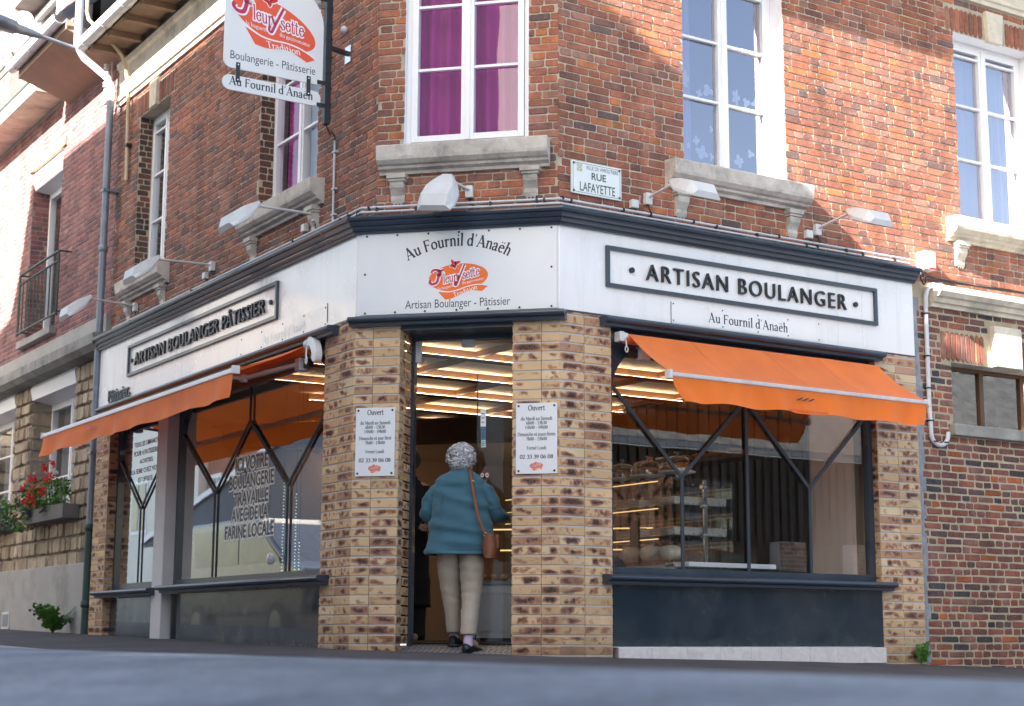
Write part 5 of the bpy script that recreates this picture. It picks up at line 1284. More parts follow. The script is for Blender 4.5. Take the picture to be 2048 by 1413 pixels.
for h in (hu, hb): reveals(mb, L, h, nL-.006, nL-.4, 1)
mb.build('brick_wall', [M['brick_pink'], M['mortar_grey']], LH)
mb = MB(); rs = random.Random(3)
slab(mb, L, nL-.03, -15, x_end, .9, 3.62, [hl, hl2], 1)
TAN = [(3, (.45, .375, .275), .12), (2, (.39, .32, .23), .12), (2, (.49, .42, .32), .1), (1, (.32, .27, .205), .12)]
def rubble(F, n, u0, u1, z0, z1, holes, wmin=.10, wmax=.26):
    z = z0; r = 0
    while z < z1-.05:
        h = rs.choice((.15, .185, .185, .21)); u = u0-rs.uniform(0, .1)
        while u < u1:
            w = rs.uniform(wmin, wmax) if r % 3 else rs.uniform(.16, .42)
            a, b = max(u, u0), min(u+w, u1)
            if b-a > .05:
                for q in subtract((a, b, z, min(z+h-.018, z1)), holes):
                    mb.col = palette(TAN, rs); one_brick(mb, F, n+rs.uniform(-.008, .012), .04, *q, .013, .007, .3, rs)
            u += w+.018
        z += h; r += 1
rubble(L, nL+.012, -13, x_end, .95, 3.6, [hl, hl2])
for h in (hl, hl2):
    reveals(mb, L, h, nL-.02, nL-.45, 1); FRV = Frame(L.P(h[0], 0, 0), -L.N, L.T)
    mb2 = mb; rubble(FRV, .01, -nL+.02, -nL+.30, h[2], h[3], [], .26, .4)
mb.build('stone_wall', [M['rubble'], worn('dark_mortar', (.24, .21, .185), .95, .2, 10, .6)], LH)
mb = MB(); mb.fbox(L, -15, x_end, nL-.1, nL+.03, -.2, .98); mb.build('plinth', M['render'], LH, bevel=.01)
mb = MB(); mb.fbox(L, -15, x_end+.01, nL-.1, nL+.05, 3.60, 3.86); mb.build('stone_band', M['render'], LH, bevel=.01)
mb = MB(); sweep(mb, [(nL-.05, 3.38), (nL+.18, 3.40), (nL+.25, 3.46), (nL+.25, 3.58), (nL-.05, 3.635)], [L], [-15, -6.50]); mb.build('ledge', M['ledge'], LH)
# upper window with shutter box and balcony rail
mb = MB(); mb.fbox(L, hu[0]-.12, hu[1]+.14, nL-.3, nL+.035, hu[3]+.002, hu[3]+.14); mb.build('lintel', worn('brown_stone', (.30, .22, .15), .85, .2, 5, .3), LH, bevel=.006)
mb = MB(); sh_ = [(nL-.33, hu[3]-.02), (nL-.02, hu[3]-.02), (nL+.02, hu[3]-.10), (nL-.03, hu[3]-.27), (nL-.30, hu[3]-.30)]
sweep(mb, sh_, [L], [hu[0]+.02, hu[1]-.02]); mb.build('shutter_box', M['pvc'], LH)
w = casement(LH, L, nL-.24, (hu[0], hu[1], hu[2]+.02, hu[3]-.28), (), 'glass_up'); drape(w, L, nL-.40, hu[0]+.1, hu[1]-.1, 4.1, 6.2, 'voile', 8, .02); darkroom(w, L, nL-.25, hu)
mb = MB(); mb.fbox(L, hu[0]-.08, hu[1]+.08, nL-.2, nL+.09, 3.96, 4.055); mb.build('window_sill', M['render'], LH, bevel=.008)
def railing(u0, u1, n, z0, z1, k, name='balcony_rail'):
    mb = MB()
    for z, t_ in ((z1, .018), (z1-.13, .012), (z0, .016)): mb.bar(L.P(u0, n, z), L.P(u1, n, z), .03, t_)
    for u in (u0, u1):
        mb.bar(L.P(u, n, z0-.04), L.P(u, n, z1), .024, .024)
        for z in (z1, z0+.02): mb.bar(L.P(u, n, z), L.P(u, nL, z), .02, .02)
    for i in range(1, k): u = u0+(u1-u0)*i/k; mb.bar(L.P(u, n, z0), L.P(u, n, z1-.13), .014, .014)
    mb.build(name, M['green_pipe'], LH)
railing(-10.1, -8.35, .02, 4.13, 4.93, 10)
# top left: recess window, balcony slab and rail, eave with gutter
w = casement(LH, L, nL-.30, (hb[0]+.05, hb[1]-.05, 7.4, 9.3), (), 'glass_up'); darkroom(w, L, nL-.32, hb)
mb = MB(); mb.fbox(L, -12.6, -8.98, nL-.1, nL+.42, 7.16, 7.34); mb.build('balcony_slab', M['stone_pale'], LH, bevel=.02)
railing(-12.4, -9.15, .24, 7.42, 8.05, 5)
mb = MB(); mb.hexa([L.P(-8.72, nL-.02, 6.98), L.P(-6.68, nL-.02, 6.98), L.P(-6.68, .56, 7.22), L.P(-8.72, .56, 7.22), L.P(-8.72, nL-.02, 7.12), L.P(-6.68, nL-.02, 7.12), L.P(-6.68, .56, 7.34), L.P(-8.72, .56, 7.34)]); mb.build('eave_soffit', M['soffit'], LH)
mb = MB(); mb.bar(L.P(-8.75, .50, 7.24), L.P(-6.68, .50, 7.24), .10, .05); mb.build('eave_board', M['wood_brown'], LH)
gutter(L, -8.78, -6.70, .63, 7.36, LH, .075)
mb = MB(); mb.add([L.P(-8.8, .66, 7.40), L.P(-6.68, .66, 7.40), L.P(-6.68, -1.5, 9.6), L.P(-8.8, -1.5, 9.6)], [(0, 1, 2, 3)]); mb.build('roof', M['zinc'], LH)
# ground-floor windows
for h in (hl, hl2):
    w = casement(LH, L, nL-.27, (h[0], h[1], h[2]+.02, h[3]-.24), (2.15, 2.65), 'glass_up'); drape(w, L, nL-.42, h[0]+.1, h[1]-.1, 1.7, 3.1, 'voile', 7, .02); darkroom(w, L, nL-.28, h)
    mb = MB(); sweep(mb, [(nL-.33, h[3]-.005), (nL+.0, h[3]-.005), (nL+.03, h[3]-.06), (nL-.0, h[3]-.21), (nL-.30, h[3]-.26)], [L], [h[0]+.01, h[1]-.01]); mb.build('shutter_box', M['pvc'], LH)
mb = MB(); mb.fbox(L, -10.46, -10.12, nL+.02, nL+.045, .22, .44); mb.fbox(L, -10.42, -10.16, nL+.046, nL+.05, .25, .41, 1); mb.build('air_vent', [M['lamp'], M['zinc']], LH)
# satellite dish
t = thing('satellite_dish', L.P(-9.25, .35, 7.9), 'round white satellite dish above the balcony at top left', 'satellite dish')
axd = (L.N*.8+L.T*.5+Vector((0, 0, .3))).normalized(); ctr = L.P(-9.5, .40, 8.05)
mb = MB(); mb.lathe(ctr, [(.0, 0), (.12, .012), (.24, .05), (.34, .10), (.35, .11), (.34, .095), (.0, -.015)], 32, 0, axd); mb.build('reflector', M['pvc'], t)
mb = MB(); mb.tube([ctr-Vector((0, 0, .32)), ctr+axd*.35-Vector((0, 0, .12))], .012, 8); mb.sphere(ctr+axd*.36-Vector((0, 0, .11)), .035, 10, 6); mb.tube([ctr-axd*.02, L.P(-9.4, nL, 7.9)], .02, 8); mb.build('feed_arm', M['zinc'], t)

# ================================================================== PLANTS
def leafball(mbs, rng, c, rad, n, size, mat=0):
    for _ in range(n):
        d = Vector((rng.gauss(0, 1), rng.gauss(0, 1), rng.gauss(0, 1))); d.normalize(); d *= rng.uniform(.35, 1)**.6
        p = Vector(c)+Vector((d.x*rad[0], d.y*rad[1], d.z*rad[2])); s = size*rng.uniform(.6, 1.3)
        a = Vector((rng.gauss(0, 1), rng.gauss(0, 1), rng.gauss(0, 1))).normalized(); b = a.orthogonal().normalized(); e = a.cross(b)
        k = rng.uniform(.6, 1.35); mbs.col = (k, k, k, 1)
        mbs.add([p-b*s, p-b*s*.2+e*s*.55, p+b*s, p-b*s*.2-e*s*.55+a*s*.2], [(0, 1, 2, 3)], mat)
def blossoms(mb, rng, c, rad, n, size, mat=0):
    for _ in range(n):
        d = Vector((rng.gauss(0, 1), rng.gauss(0, 1), rng.gauss(0, 1))).normalized(); p = Vector(c)+Vector((d.x*rad[0], d.y*rad[1], d.z*rad[2]))
        leafball(mb, rng, p, (size, size, size), 16, size*.5, mat)
rg = random.Random(11)
for (a, b, lb, nm) in ((-9.05, -7.42, 'grey window box under the ground floor window of the neighbour house', 1), (-11.6, -10.2, 'grey window box cut by the left edge of the photo', 0)):
    t = thing('window_box', L.P((a+b)/2, 0, 1.5), lb, 'window box', 'window boxes of the neighbour house')
    mb = MB(); mb.fbox(L, a, b, nL+.02, nL+.22, 1.51, 1.535); mb.fbox(L, a, b, nL+.19, nL+.22, 1.535, 1.68); mb.fbox(L, a, b, nL+.02, nL+.05, 1.535, 1.68); mb.fbox(L, a, a+.03, nL+.05, nL+.19, 1.535, 1.68); mb.fbox(L, b-.03, b, nL+.05, nL+.19, 1.535, 1.68); mb.build('trough', M['box'], t, bevel=.004)
    mb = MB(); mb.fbox(L, a+.03, b-.03, nL+.05, nL+.19, 1.6, 1.66); mb.build('soil', M['dark_in'], t)
t = thing('geranium_plant', L.P(-8.0, .02, 1.66), 'bushy red geraniums with green leaves in the window box', 'plant')
mb = MB(); leafball(mb, rg, L.P(-8.05, .02, 1.82), (.42, .20, .22), 520, .032)
for k in range(14): mb.tube([L.P(-8.4+k*.06, -.02, 1.66), L.P(-8.4+k*.06+rg.uniform(-.1, .1), .03, 2.0)], .006, 5)
mb.build('foliage', M['leaf'], t)
mb = MB()
for (u, n, z, s) in ((-7.62, .06, 2.16, .05), (-7.75, .1, 1.98, .05), (-7.9, .1, 2.12, .055), (-8.15, .12, 1.9, .06), (-8.3, .12, 2.0, .05), (-8.05, .2, 1.8, .05), (-7.7, .15, 1.82, .055), (-8.4, .12, 1.82, .05), (-8.5, .06, 2.05, .05), (-7.95, .18, 1.7, .045), (-8.25, .2, 1.72, .05), (-7.55, .1, 2.0, .05), (-8.7, .1, 1.95, .045)): blossoms(mb, rg, L.P(u, n+.1, z), (s*.75,)*3, 7, s*.50)
mb.build('blossoms', M['petal_red'], t)
t = thing('petunia_plant', L.P(-8.9, .08, 1.6), 'trailing violet and white petunias spilling over the window box', 'plant')
mb = MB(); leafball(mb, rg, L.P(-9.1, .12, 1.62), (.36, .18, .20), 420, .03); leafball(mb, rg, L.P(-8.75, .14, 1.75), (.18, .14, .22), 150, .03); mb.build('foliage', M['leaf'], t)
mb = MB(); blossoms(mb, rg, L.P(-8.72, .14, 1.8), (.14, .1, .18), 26, .03, 0); blossoms(mb, rg, L.P(-9.2, .18, 1.75), (.22, .1, .15), 8, .03, 0); blossoms(mb, rg, L.P(-8.2, .10, 2.0), (.4, .1, .12), 9, .025, 1); blossoms(mb, rg, L.P(-9.3, .16, 1.6), (.2, .1, .15), 8, .028, 1); mb.build('blossoms', [M['petal_violet'], M['petal_white']], t)
t = thing('geranium_plant', L.P(-10.7, .02, 1.6), 'geranium with few red flowers at the left edge of the photo', 'plant')
mb = MB(); leafball(mb, rg, L.P(-10.75, .06, 1.78), (.42, .18, .2), 300, .035); mb.build('foliage', M['leaf'], t); mb = MB(); blossoms(mb, rg, L.P(-10.3, .14, 1.62), (.1, .06, .06), 6, .04); mb.build('blossoms', M['petal_red'], t)
def weed(p, h, n, lb, sp=.5):
    t = thing('weed', p, lb, 'plant'); mb = MB(); p = Vector(p)
    for _ in range(n):
        a = rg.uniform(0, 2*PI); r = rg.uniform(.1, 1)*sp*h; top = p+Vector((math.cos(a)*r, math.sin(a)*r, h*rg.uniform(.45, 1))); mid = p+(top-p)*.5+Vector((0, 0, h*.12))
        mb.col = (.8, .8, .8, 1); mb.tube([p, mid, top], .004, 5)
        for q in range(7):
            f = .3+.7*q/6; c = p.lerp(mid, f*2) if f < .5 else mid.lerp(top, f*2-1); side = Vector((math.cos(a+1.57), math.sin(a+1.57), .3))*(1 if q % 2 else -1)
            L_ = h*.24*(1.3-f*.6); k = rg.uniform(.7, 1.4); mb.col = (k, k, k, 1); fw = (top-p).normalized()
            mb.add([c, c+side*L_*.5+fw*L_*.35, c+side*L_, c+side*L_*.6-fw*L_*.25+Vector((0, 0, -.01))], [(0, 1, 2, 3)])
    mb.build('leaves', M['leaf'], t)
weed(L.P(-7.45, .12, .17), .34, 34, 'bright green leafy weed at the foot of the downpipe', .95)
weed(R.P(3.80, .06, -.07), .20, 12, 'small dark weed at the foot of the right buff brick pier', .5)

# ================================================================== INSIDE THE SHOP
t = thing('display_case', R.P(1.82, -1.7, .1), 'glass bread display case with lit shelves behind the right window', 'display case')
c0, c1, m0, m1 = 1.50, 2.15, -3.2, -.50
mb = MB(); mb.fbox(R, c0, c1, m0, m1, .1, .76); mb.build('base_cabinet', M['white_lacq'], t)
mb = MB(); mb.fbox(R, 1.50, 2.46, -.62, -.30, .735, .775); mb.build('counter_ledge', M['pvc'], t, bevel=.004)
mb = MB()
for q in ([(c0, m1), (c1, m1)], [(c0, m1), (c0, m0)], [(c1, m1), (c1, m0)]):
    (a, b), (c, d) = q; mb.add([R.P(a, b, .76), R.P(c, d, .76), R.P(c, d, 1.50), R.P(a, b, 1.50)], [(0, 1, 2, 3)])
mb.add([R.P(c0, m0, 1.50), R.P(c1, m0, 1.50), R.P(c1, m1, 1.50), R.P(c0, m1, 1.50)], [(0, 1, 2, 3)]); mb.build('glass_panels', M['glass_thin'], t)
mb = MB()
for z in (1.01, 1.27): mb.fbox(R, c0+.01, c1-.01, m0, m1-.01, z-.006, z)
mb.build('glass_shelf', M['glass_thin'], t)
mb = MB(); mb.fbox(R, 1.86, 1.895, m1-.05, m1-.03, .76, 1.49); mb.build('chrome_post', M['chrome'], t)
mb = MB()
for z in (1.48, 1.245, .985): mb.bar(R.P(c0+.03, m1-.25, z), R.P(c0+.03, m0, z), .008, .008)
mb.build('light_strip', M['led_case'], t)
mb = MB()
for z in (1.46, 1.30, 1.05):
    for u in (1.58, 1.72, 2.05): mb.sphere(R.P(u, m1-.004, z-.02), .008, 8, 5)
    mb.tube([R.P(1.82, m1-.02, z-.03), R.P(1.87, m1-.02, z-.03)], .02, 8)
mb.build('fixing', M['chrome'], t)
mb = MB(); mb.fbox(R, c0+.002, c0+.006, -1.12, -.98, .93, 1.16); mb.build('price_board', M['slate_board'], t)
def loaf(p, l, r, lb, mat='bread', ang=0, group=None):
    mb = MB(); d = (R.T*math.cos(ang)+R.N*math.sin(ang)); rings = []
    for i in range(13):
        s = i/12; k = math.sin(PI*min(max(s, .02), .98))**.45
        x = d.cross(Vector((0, 0, 1))); o = Vector(p)+d*(s-.5)*l+Vector((0, 0, r*.7))
        rings.append([o+x*r*k*math.cos(a)*1.15+Vector((0, 0, 1))*r*.8*k*math.sin(a)*(1+.08*math.sin(i*2.6)) for a in [2*PI*j/14 for j in range(14)]])
    mb.loft(rings, 0, True, True, True, True)
    tag(mb.build('bread_loaf', M[mat]), lb, 'bread', group)
def tray(n, z, lb, u0=1.56, u1=2.12, dp=.34, grp='white wicker trays in the display case'):
    t = thing('wicker_tray', R.P((u0+u1)/2, n, z), lb, 'tray', grp); mb = MB()
    mb.fbox(R, u0, u1, n-dp, n, z, z+.012)
    for k in range(4):
        zz = z+.014+k*.015; mb.tube([R.P(u0, n, zz), R.P(u1, n, zz+.002), R.P(u1, n-dp, zz), R.P(u0, n-dp, zz), R.P(u0, n, zz)], .009, 6)
    for k in range(16): u = u0+(u1-u0)*k/15; mb.tube([R.P(u, n+.01*(-1)**k, z), R.P(u, n-.01*(-1)**k, z+.065)], .006, 5)
    mb.build('weave', M['wicker'], t)
tray(-.56, 1.015, 'white wicker tray of rolls on the middle shelf of the display case')
tray(-.56, 1.275, 'flat white wicker tray on the top shelf of the display case')
tray(-1.05, 1.015, 'white wicker tray further inside the middle shelf of the case'); tray(-1.05, 1.275, 'white wicker tray further inside the top shelf of the case')
for i, (u, n, a) in enumerate([(1.98, -.66, .3), (1.80, -.68, -.2), (1.66, -.72, .4), (1.7, -1.2, .5), (1.9, -1.25, .1)]): loaf(R.P(u, n, 1.055), .17, .035, 'small golden roll lying in a wicker tray of the display case', ang=a, group='golden rolls in the display case trays')
mb = MB(); mb.fbox(R, 1.53, 1.80, -1.5, -.55, .765, .80); tag(mb.build('bread_board', M['wood_brown']), 'brown wooden board under the round floured loaves', 'board')
for i, (n, s, l_) in enumerate([(-.72, .085, 'nearest round floured loaf on the board in the case'), (-.98, .09, 'middle round floured loaf on the board in the case'), (-1.27, .09, 'farthest round floured loaf on the board in the case')]):
    mb = MB(); mb.sphere(R.P(1.64, n, .80+s*.75), (s*1.35, s*1.35, s*.85), 18, 10, 0, lambda d: .06*mnoise.noise(d*3)); tag(mb.build('bread_loaf', M['flour']), l_, 'bread', 'round floured loaves')
for n, lb in ((-.72, 'nearest clear cake dome on top of the display case'), (-1.14, 'middle clear cake dome on top of the display case'), (-1.52, 'farthest clear cake dome on top of the display case')):
    t = thing('cake_dome', R.P(1.72, n, 1.505), lb, 'cake dome', 'cake domes on the display case'); b_ = R.P(1.72, n, 1.505)
    mb = MB(); mb.lathe(b_, [(0, .0), (.08, 0), (.02, .02), (.02, .045), (.16, .055), (.165, .065), (0, .066)]); mb.build('cake_stand', M['wicker'], t)
    mb = MB(); mb.lathe(b_, [(.15, .068), (.15, .10), (.135, .15), (.10, .185), (.05, .20), (.012, .205)]+[(.012, .215), (.022, .225), (.018, .24), (0, .245)]); mb.build('dome', glass_mat('dome_glass', .12, (.85, .82, .78)), t)
    mb = MB(); mb.sphere(b_+Vector((0, 0, .10)), (.11, .11, .045), 14, 8, 0, lambda d: .1*mnoise.noise(d*4)); mb.build('cake', M['bread'], t)
t = thing('wall_shelf', R.P(2.95, -2, 1.8), 'brown wooden shelf with loaves and a small sign behind the display case', 'shelf')
mb = MB(); mb.hexa([R.P(2.75, -.9, 1.80), R.P(3.05, -.9, 1.80), R.P(3.05, -3.2, 1.80), R.P(2.75, -3.2, 1.80), R.P(2.75, -.9, 1.835), R.P(3.05, -.9, 1.835), R.P(3.05, -3.2, 1.835), R.P(2.75, -3.2, 1.835)]); mb.build('board', M['wood_brown'], t)
for i in range(7): loaf(R.P(2.85, -1.25-i*.24, 1.835), .24, .045, 'crusty orange-brown loaf lying on the wooden wall shelf', ang=.25*(i % 3), group='loaves on the wall shelf')
t = thing('shelf_sign', R.P(2.76, -2.2, 1.84), 'small dark sign with orange mark standing on the loaf shelf', 'sign')
mb = MB(); mb.fbox(R, 2.72, 2.735, -2.45, -2.1, 1.84, 1.93); mb.fbox(R, 2.717, 2.7195, -2.45, -2.36, 1.86, 1.91, 1); mb.fbox(R, 2.717, 2.7195, -2.32, -2.14, 1.875, 1.895, 2); mb.build('board', [M['ink'], M['orange_ink'], M['white_ink']], t)
# counter seen through the door
t = thing('shop_counter', (1.0, 2.4, .1), 'pale grey panelled shop counter with glass top seen through the door', 'counter')
mb = MB(); x0, x1, y0, y1 = .42, 2.1, 2.2, 2.9; mb.wbox(x0, x1, y0, y1, .14, .62); mb.wbox(x0+.01, x1-.01, y0+.03, y1, .10, .14, 1)
for a, b in ((.46, .66), (.70, 1.10), (1.14, 1.55), (1.6, 2.05)):
    for (p, q, r, s_) in ((a, b, .20, .215), (a, b, .54, .555), (a, a+.015, .215, .54), (b-.015, b, .215, .54)): mb.wbox(p, q, y0-.012, y0+.001, r, s_)
mb.build('base_cabinet', [M['white_lacq'], M['dark_in']], t)
mb = MB(); mb.wbox(x0-.01, x1, y0-.02, y1, .62, .65); mb.build('counter_top', M['zinc'], t)
mb = MB(); 
for z in (.93, 1.12): mb.bar((x0+.02, y0+.05, z), (x1, y0+.05, z), .012, .012)
mb.build('light_strip', M['led_case'], t)
mb = MB(); mb.add([(x0, y0, .65), (x1, y0, .65), (x1, y0, 1.3), (x0, y0, 1.3)], [(0, 1, 2, 3)]); mb.add([(x0, y0, 1.3), (x1, y0, 1.3), (x1, y1, 1.3), (x0, y1, 1.3)], [(0, 1, 2, 3)]); mb.build('glass_panels', M['glass_thin'], t)
mb = MB()
for i in range(16): mb.sphere((x0+.08+i*.1, y0+.2, .69), (.045, .06, .03), 10, 6)
mb.build('pastries', M['bread'], t)
t = thing('baguette_rack', (1.3, 4.2, 1), 'brown rack of upright baguettes on the back wall seen through the door', 'rack')
mb = MB(); mb.wbox(.75, 2.2, 4.3, 4.34, .9, 1.95); mb.wbox(.75, 2.2, 4.05, 4.3, .9, .95); mb.build('back_panel', M['wood_brown'], t)
mb = MB()
for i in range(15): x = .82+i*.092; mb.tube([(x, 4.15, .95), (x+.01, 4.16, 1.3), (x, 4.17, 1.62)], [.02, .034, .014], 8)
mb.build('baguettes', M['bread'], t)
t = thing('slate_menu', L.P(-.98, -.3, .8), 'tall dark chalk menu board at the right edge of the left window', 'menu board')
mb = MB(); mb.fbox(L, -1.16, -.62, -.34, -.31, .84, 1.93); mb.build('board', M['slate_board'], t)
mb = MB(); put_text(mb, 'Prix du pain', lambda x, y, d=0: L.P(x, -.3085, y), (-1.12, -.72, 1.83, 1.89), 0)
rl = random.Random(2)
for k in range(22):
    z = 1.77-k*.038; x = -1.12
    if k % 6 == 5: continue
    while x < -.80: w_ = rl.uniform(.02, .07); mb.add([L.P(x, -.3085, z), L.P(x+w_, -.3085, z), L.P(x+w_, -.3085, z+.011), L.P(x, -.3085, z+.011)], [(0, 1, 2, 3)]); x += w_+.012
    mb.add([L.P(-.74, -.3085, z), L.P(-.68, -.3085, z), L.P(-.68, -.3085, z+.011), L.P(-.74, -.3085, z+.011)], [(0, 1, 2, 3)])
mb.build('chalk_lettering', M['ink_pale'], t)
for (u, z0, z1, lb) in ((-2.42, .72, 1.62, 'string of tiny white lights hanging in the left window, brightest'), (-2.14, .72, 1.45, 'second string of tiny white lights in the left window'), (-2.05, .72, 1.0, 'short third string of tiny white lights in the left window')):
    t = thing('light_string', L.P(u, -.5, z0), lb, 'string lights', 'strings of tiny lights in the left window')
    mb = MB(); z = z0
    while z < z1: mb.sphere(L.P(u+R_.uniform(-.006, .006), -.5, z), .0065, 6, 4); z += .030
    mb.build('bulbs', M['bulb'], t)
    mb = MB(); mb.tube([L.P(u, -.5, z0), L.P(u, -.5, 2.5)], .002, 4); mb.build('wire', M['cable'], t)

# ================================================================== PEOPLE
def human(root, J, skinmat, scale=1.0):
    """continuous body grown over a joint skeleton (skin modifier). J: name -> (x,y,z,radius,parent)"""
    names = list(J); idx = {n: i for i, n in enumerate(names)}
    me = bpy.data.meshes.new('body'); me.from_pydata([J[n][:3] for n in names], [(idx[n], idx[J[n][4]]) for n in names if J[n][4]], [])
    o = bpy.data.objects.new('body', me); COL.objects.link(o); o.parent = root
    sk = o.modifiers.new('skin', 'SKIN'); sk.use_smooth_shade = True
    lay = me.skin_vertices[0] if len(me.skin_vertices) else None
    for n in names:
        r = J[n][3]; v = lay.data[idx[n]]; v.radius = (r, r) if not isinstance(r, tuple) else r
    lay.data[idx['pelvis']].use_root = True
    ss = o.modifiers.new('sub', 'SUBSURF'); ss.levels = 2; ss.render_levels = 2
    me.materials.append(skinmat)
    return o
def hand_chain(J, side, wrist, palm, fdir, updir, parent, curl=.6, tag_=''):
    w, p = Vector(wrist), Vector(palm); f = Vector(fdir).normalized(); u = Vector(updir).normalized(); s = f.cross(u)
    J[f'palm{tag_}'] = (*p, .026, parent)
    for k, (off, ln) in enumerate(((-.027, .062), (-.009, .072), (.009, .068), (.027, .053))):
        b = p+s*off+f*.034; J[f'f{k}a{tag_}'] = (*b, .0095, f'palm{tag_}')
        d1 = (f*math.cos(curl*.6)-u*math.sin(curl*.6)); c = b+d1*ln*.5; J[f'f{k}b{tag_}'] = (*c, .0085, f'f{k}a{tag_}')
        d2 = (f*math.cos(curl*1.5)-u*math.sin(curl*1.5)); e = c+d2*ln*.5; J[f'f{k}c{tag_}'] = (*e, .0075, f'f{k}b{tag_}')
    b = p-s*.030*side; J[f't0{tag_}'] = (*b, .011, f'palm{tag_}'); c = b-s*.018*side+f*.03-u*.012; J[f't1{tag_}'] = (*c, .0095, f't0{tag_}')
    e = c+f*.024-u*.010; J[f't2{tag_}'] = (*e, .008, f't1{tag_}')
def cloth_loft(name, mat, parent, rings, seg=72, wr=.006, ws=(7, 7, 22), cap=False, expo=2.3, thick=True):
    """rings: (center xyz, rx, ry, axis or None); horizontal super-elliptic rings with noise wrinkles"""
    mb = MB(); out = []
    # densify
    R2 = []
    for i in range(len(rings)-1):
        for j in range(6):
            f = j/6; f = f*f*(3-2*f)*.35+f*.65
            a, b = rings[i], rings[i+1]
            R2.append((Vector(a[0]).lerp(Vector(b[0]), f), a[1]+(b[1]-a[1])*f, a[2]+(b[2]-a[2])*f))
    R2.append((Vector(rings[-1][0]), rings[-1][1], rings[-1][2]))
    for i, (c, rx, ry) in enumerate(R2):
        d = (R2[min(i+1, len(R2)-1)][0]-R2[max(i-1, 0)][0]).normalized()
        if abs(d.z) > .55: x, y = Vector((1, 0, 0)), Vector((0, 1, 0))
        else: x = Vector((0, 0, 1)).cross(d).normalized(); y = d.cross(x)
        ring = []
        for k in range(seg):
            a = 2*PI*k/seg; ca, sa = math.cos(a), math.sin(a)
            ca2 = math.copysign(abs(ca)**(2/expo), ca); sa2 = math.copysign(abs(sa)**(2/expo), sa)
            p = c+x*ca2*rx+y*sa2*ry; nrm = (x*ca+y*sa)
            q = Vector((p.x*ws[0], p.y*ws[1], p.z*ws[2]))
            w_ = mnoise.noise(q)+.5*mnoise.noise(q*2.1+Vector((3, 1, 7)))+.9*(.5-abs(mnoise.noise(Vector((q.x*.8+q.z*.25, q.y*.8, q.z*.75+q.x*.3))))*2.2)
            ring.append(p+nrm*w_*wr)
        out.append(ring)
    if thick: # turned-in edges
        c = sum(out[0], Vector())/seg; out.insert(0, [p.lerp(c, .06)+(out[1][k]-p)*.4 for k, p in enumerate(out[0])])
    mb.loft(out, 0, True, True, cap, cap)
    return mb.build(name, mat, parent)
def place(root, pts): return pts
PX, PY, PZ = .835, .22, .055
wm = thing('person', (PX, PY, PZ), 'grey-haired woman in a teal jacket and beige trousers stepping through the shop door', 'person')
J = {}
def j(n, x, y, z, r, p=None): J[n] = (x, y, z, r, p)
j('pelvis', 0, 0, .86, (.13, .10)); j('waist', 0, .01, 1.02, (.14, .10), 'pelvis'); j('chest', 0, .02, 1.20, (.145, .095), 'waist'); j('upper', 0, .015, 1.31, (.12, .07), 'chest')
j('neck', 0, .025, 1.39, .052, 'upper'); j('skull', 0, .045, 1.46, (.062, .07), 'neck'); j('crown', 0, .04, 1.545, (.066, .075), 'skull')
for s, n in ((-1, 'l'), (1, 'r')):
    j('sh'+n, s*.16, .01, 1.29, .055, 'upper')
    if s == 1: j('elr', .275, .03, 1.075, .04, 'shr'); j('wrr', .315, .235, 1.055, .026, 'elr')
    else: j('ell', -.27, .03, 1.06, .04, 'shl'); j('wrl', -.15, .26, 1.08, .026, 'ell')
    j('hip'+n, s*.085, 0, .80, .085, 'pelvis')
j('knl', -.10, .10, .46, .055, 'hipl'); j('anl', -.085, .14, .10, .036, 'knl'); j('tol', -.09, .26, .05, .03, 'anl')
j('knr', .095, .02, .45, .055, 'hipr'); j('anr', .095, -.10, .075, .036, 'knr'); j('tor', .13, .03, .03, .03, 'anr')
hand_chain(J, 1, J['wrr'][:3], (.325, .30, 1.05), (.2, 1, -.1), (0, .1, 1), 'wrr', .7, 'R'); hand_chain(J, -1, J['wrl'][:3], (-.11, .32, 1.085), (.5, 1, 0), (0, 0, 1), 'wrl', .7, 'L')
human(wm, J, M['skin'])
mb = MB(); o_ = Vector((PX, PY, PZ))
def W_(x, y, z): return o_+Vector((x, y, z))
for s in (-1, 1):
    mb.sphere(W_(s*.068, .035, 1.49), (.012, .02, .03), 10, 8); mb.sphere(W_(s*.028, .112, 1.505), (.012, .008, .008), 8, 6)
mb.lathe(W_(0, .112, 1.475), [(.0, .028), (.009, .012), (.012, 0), (.0, -.008)], 8, 0, (0, 1, 0)); mb.tube([W_(-.022, .112, 1.435), W_(0, .118, 1.437), W_(.022, .112, 1.435)], .005, 6); mb.build('face', M['skin'], wm)
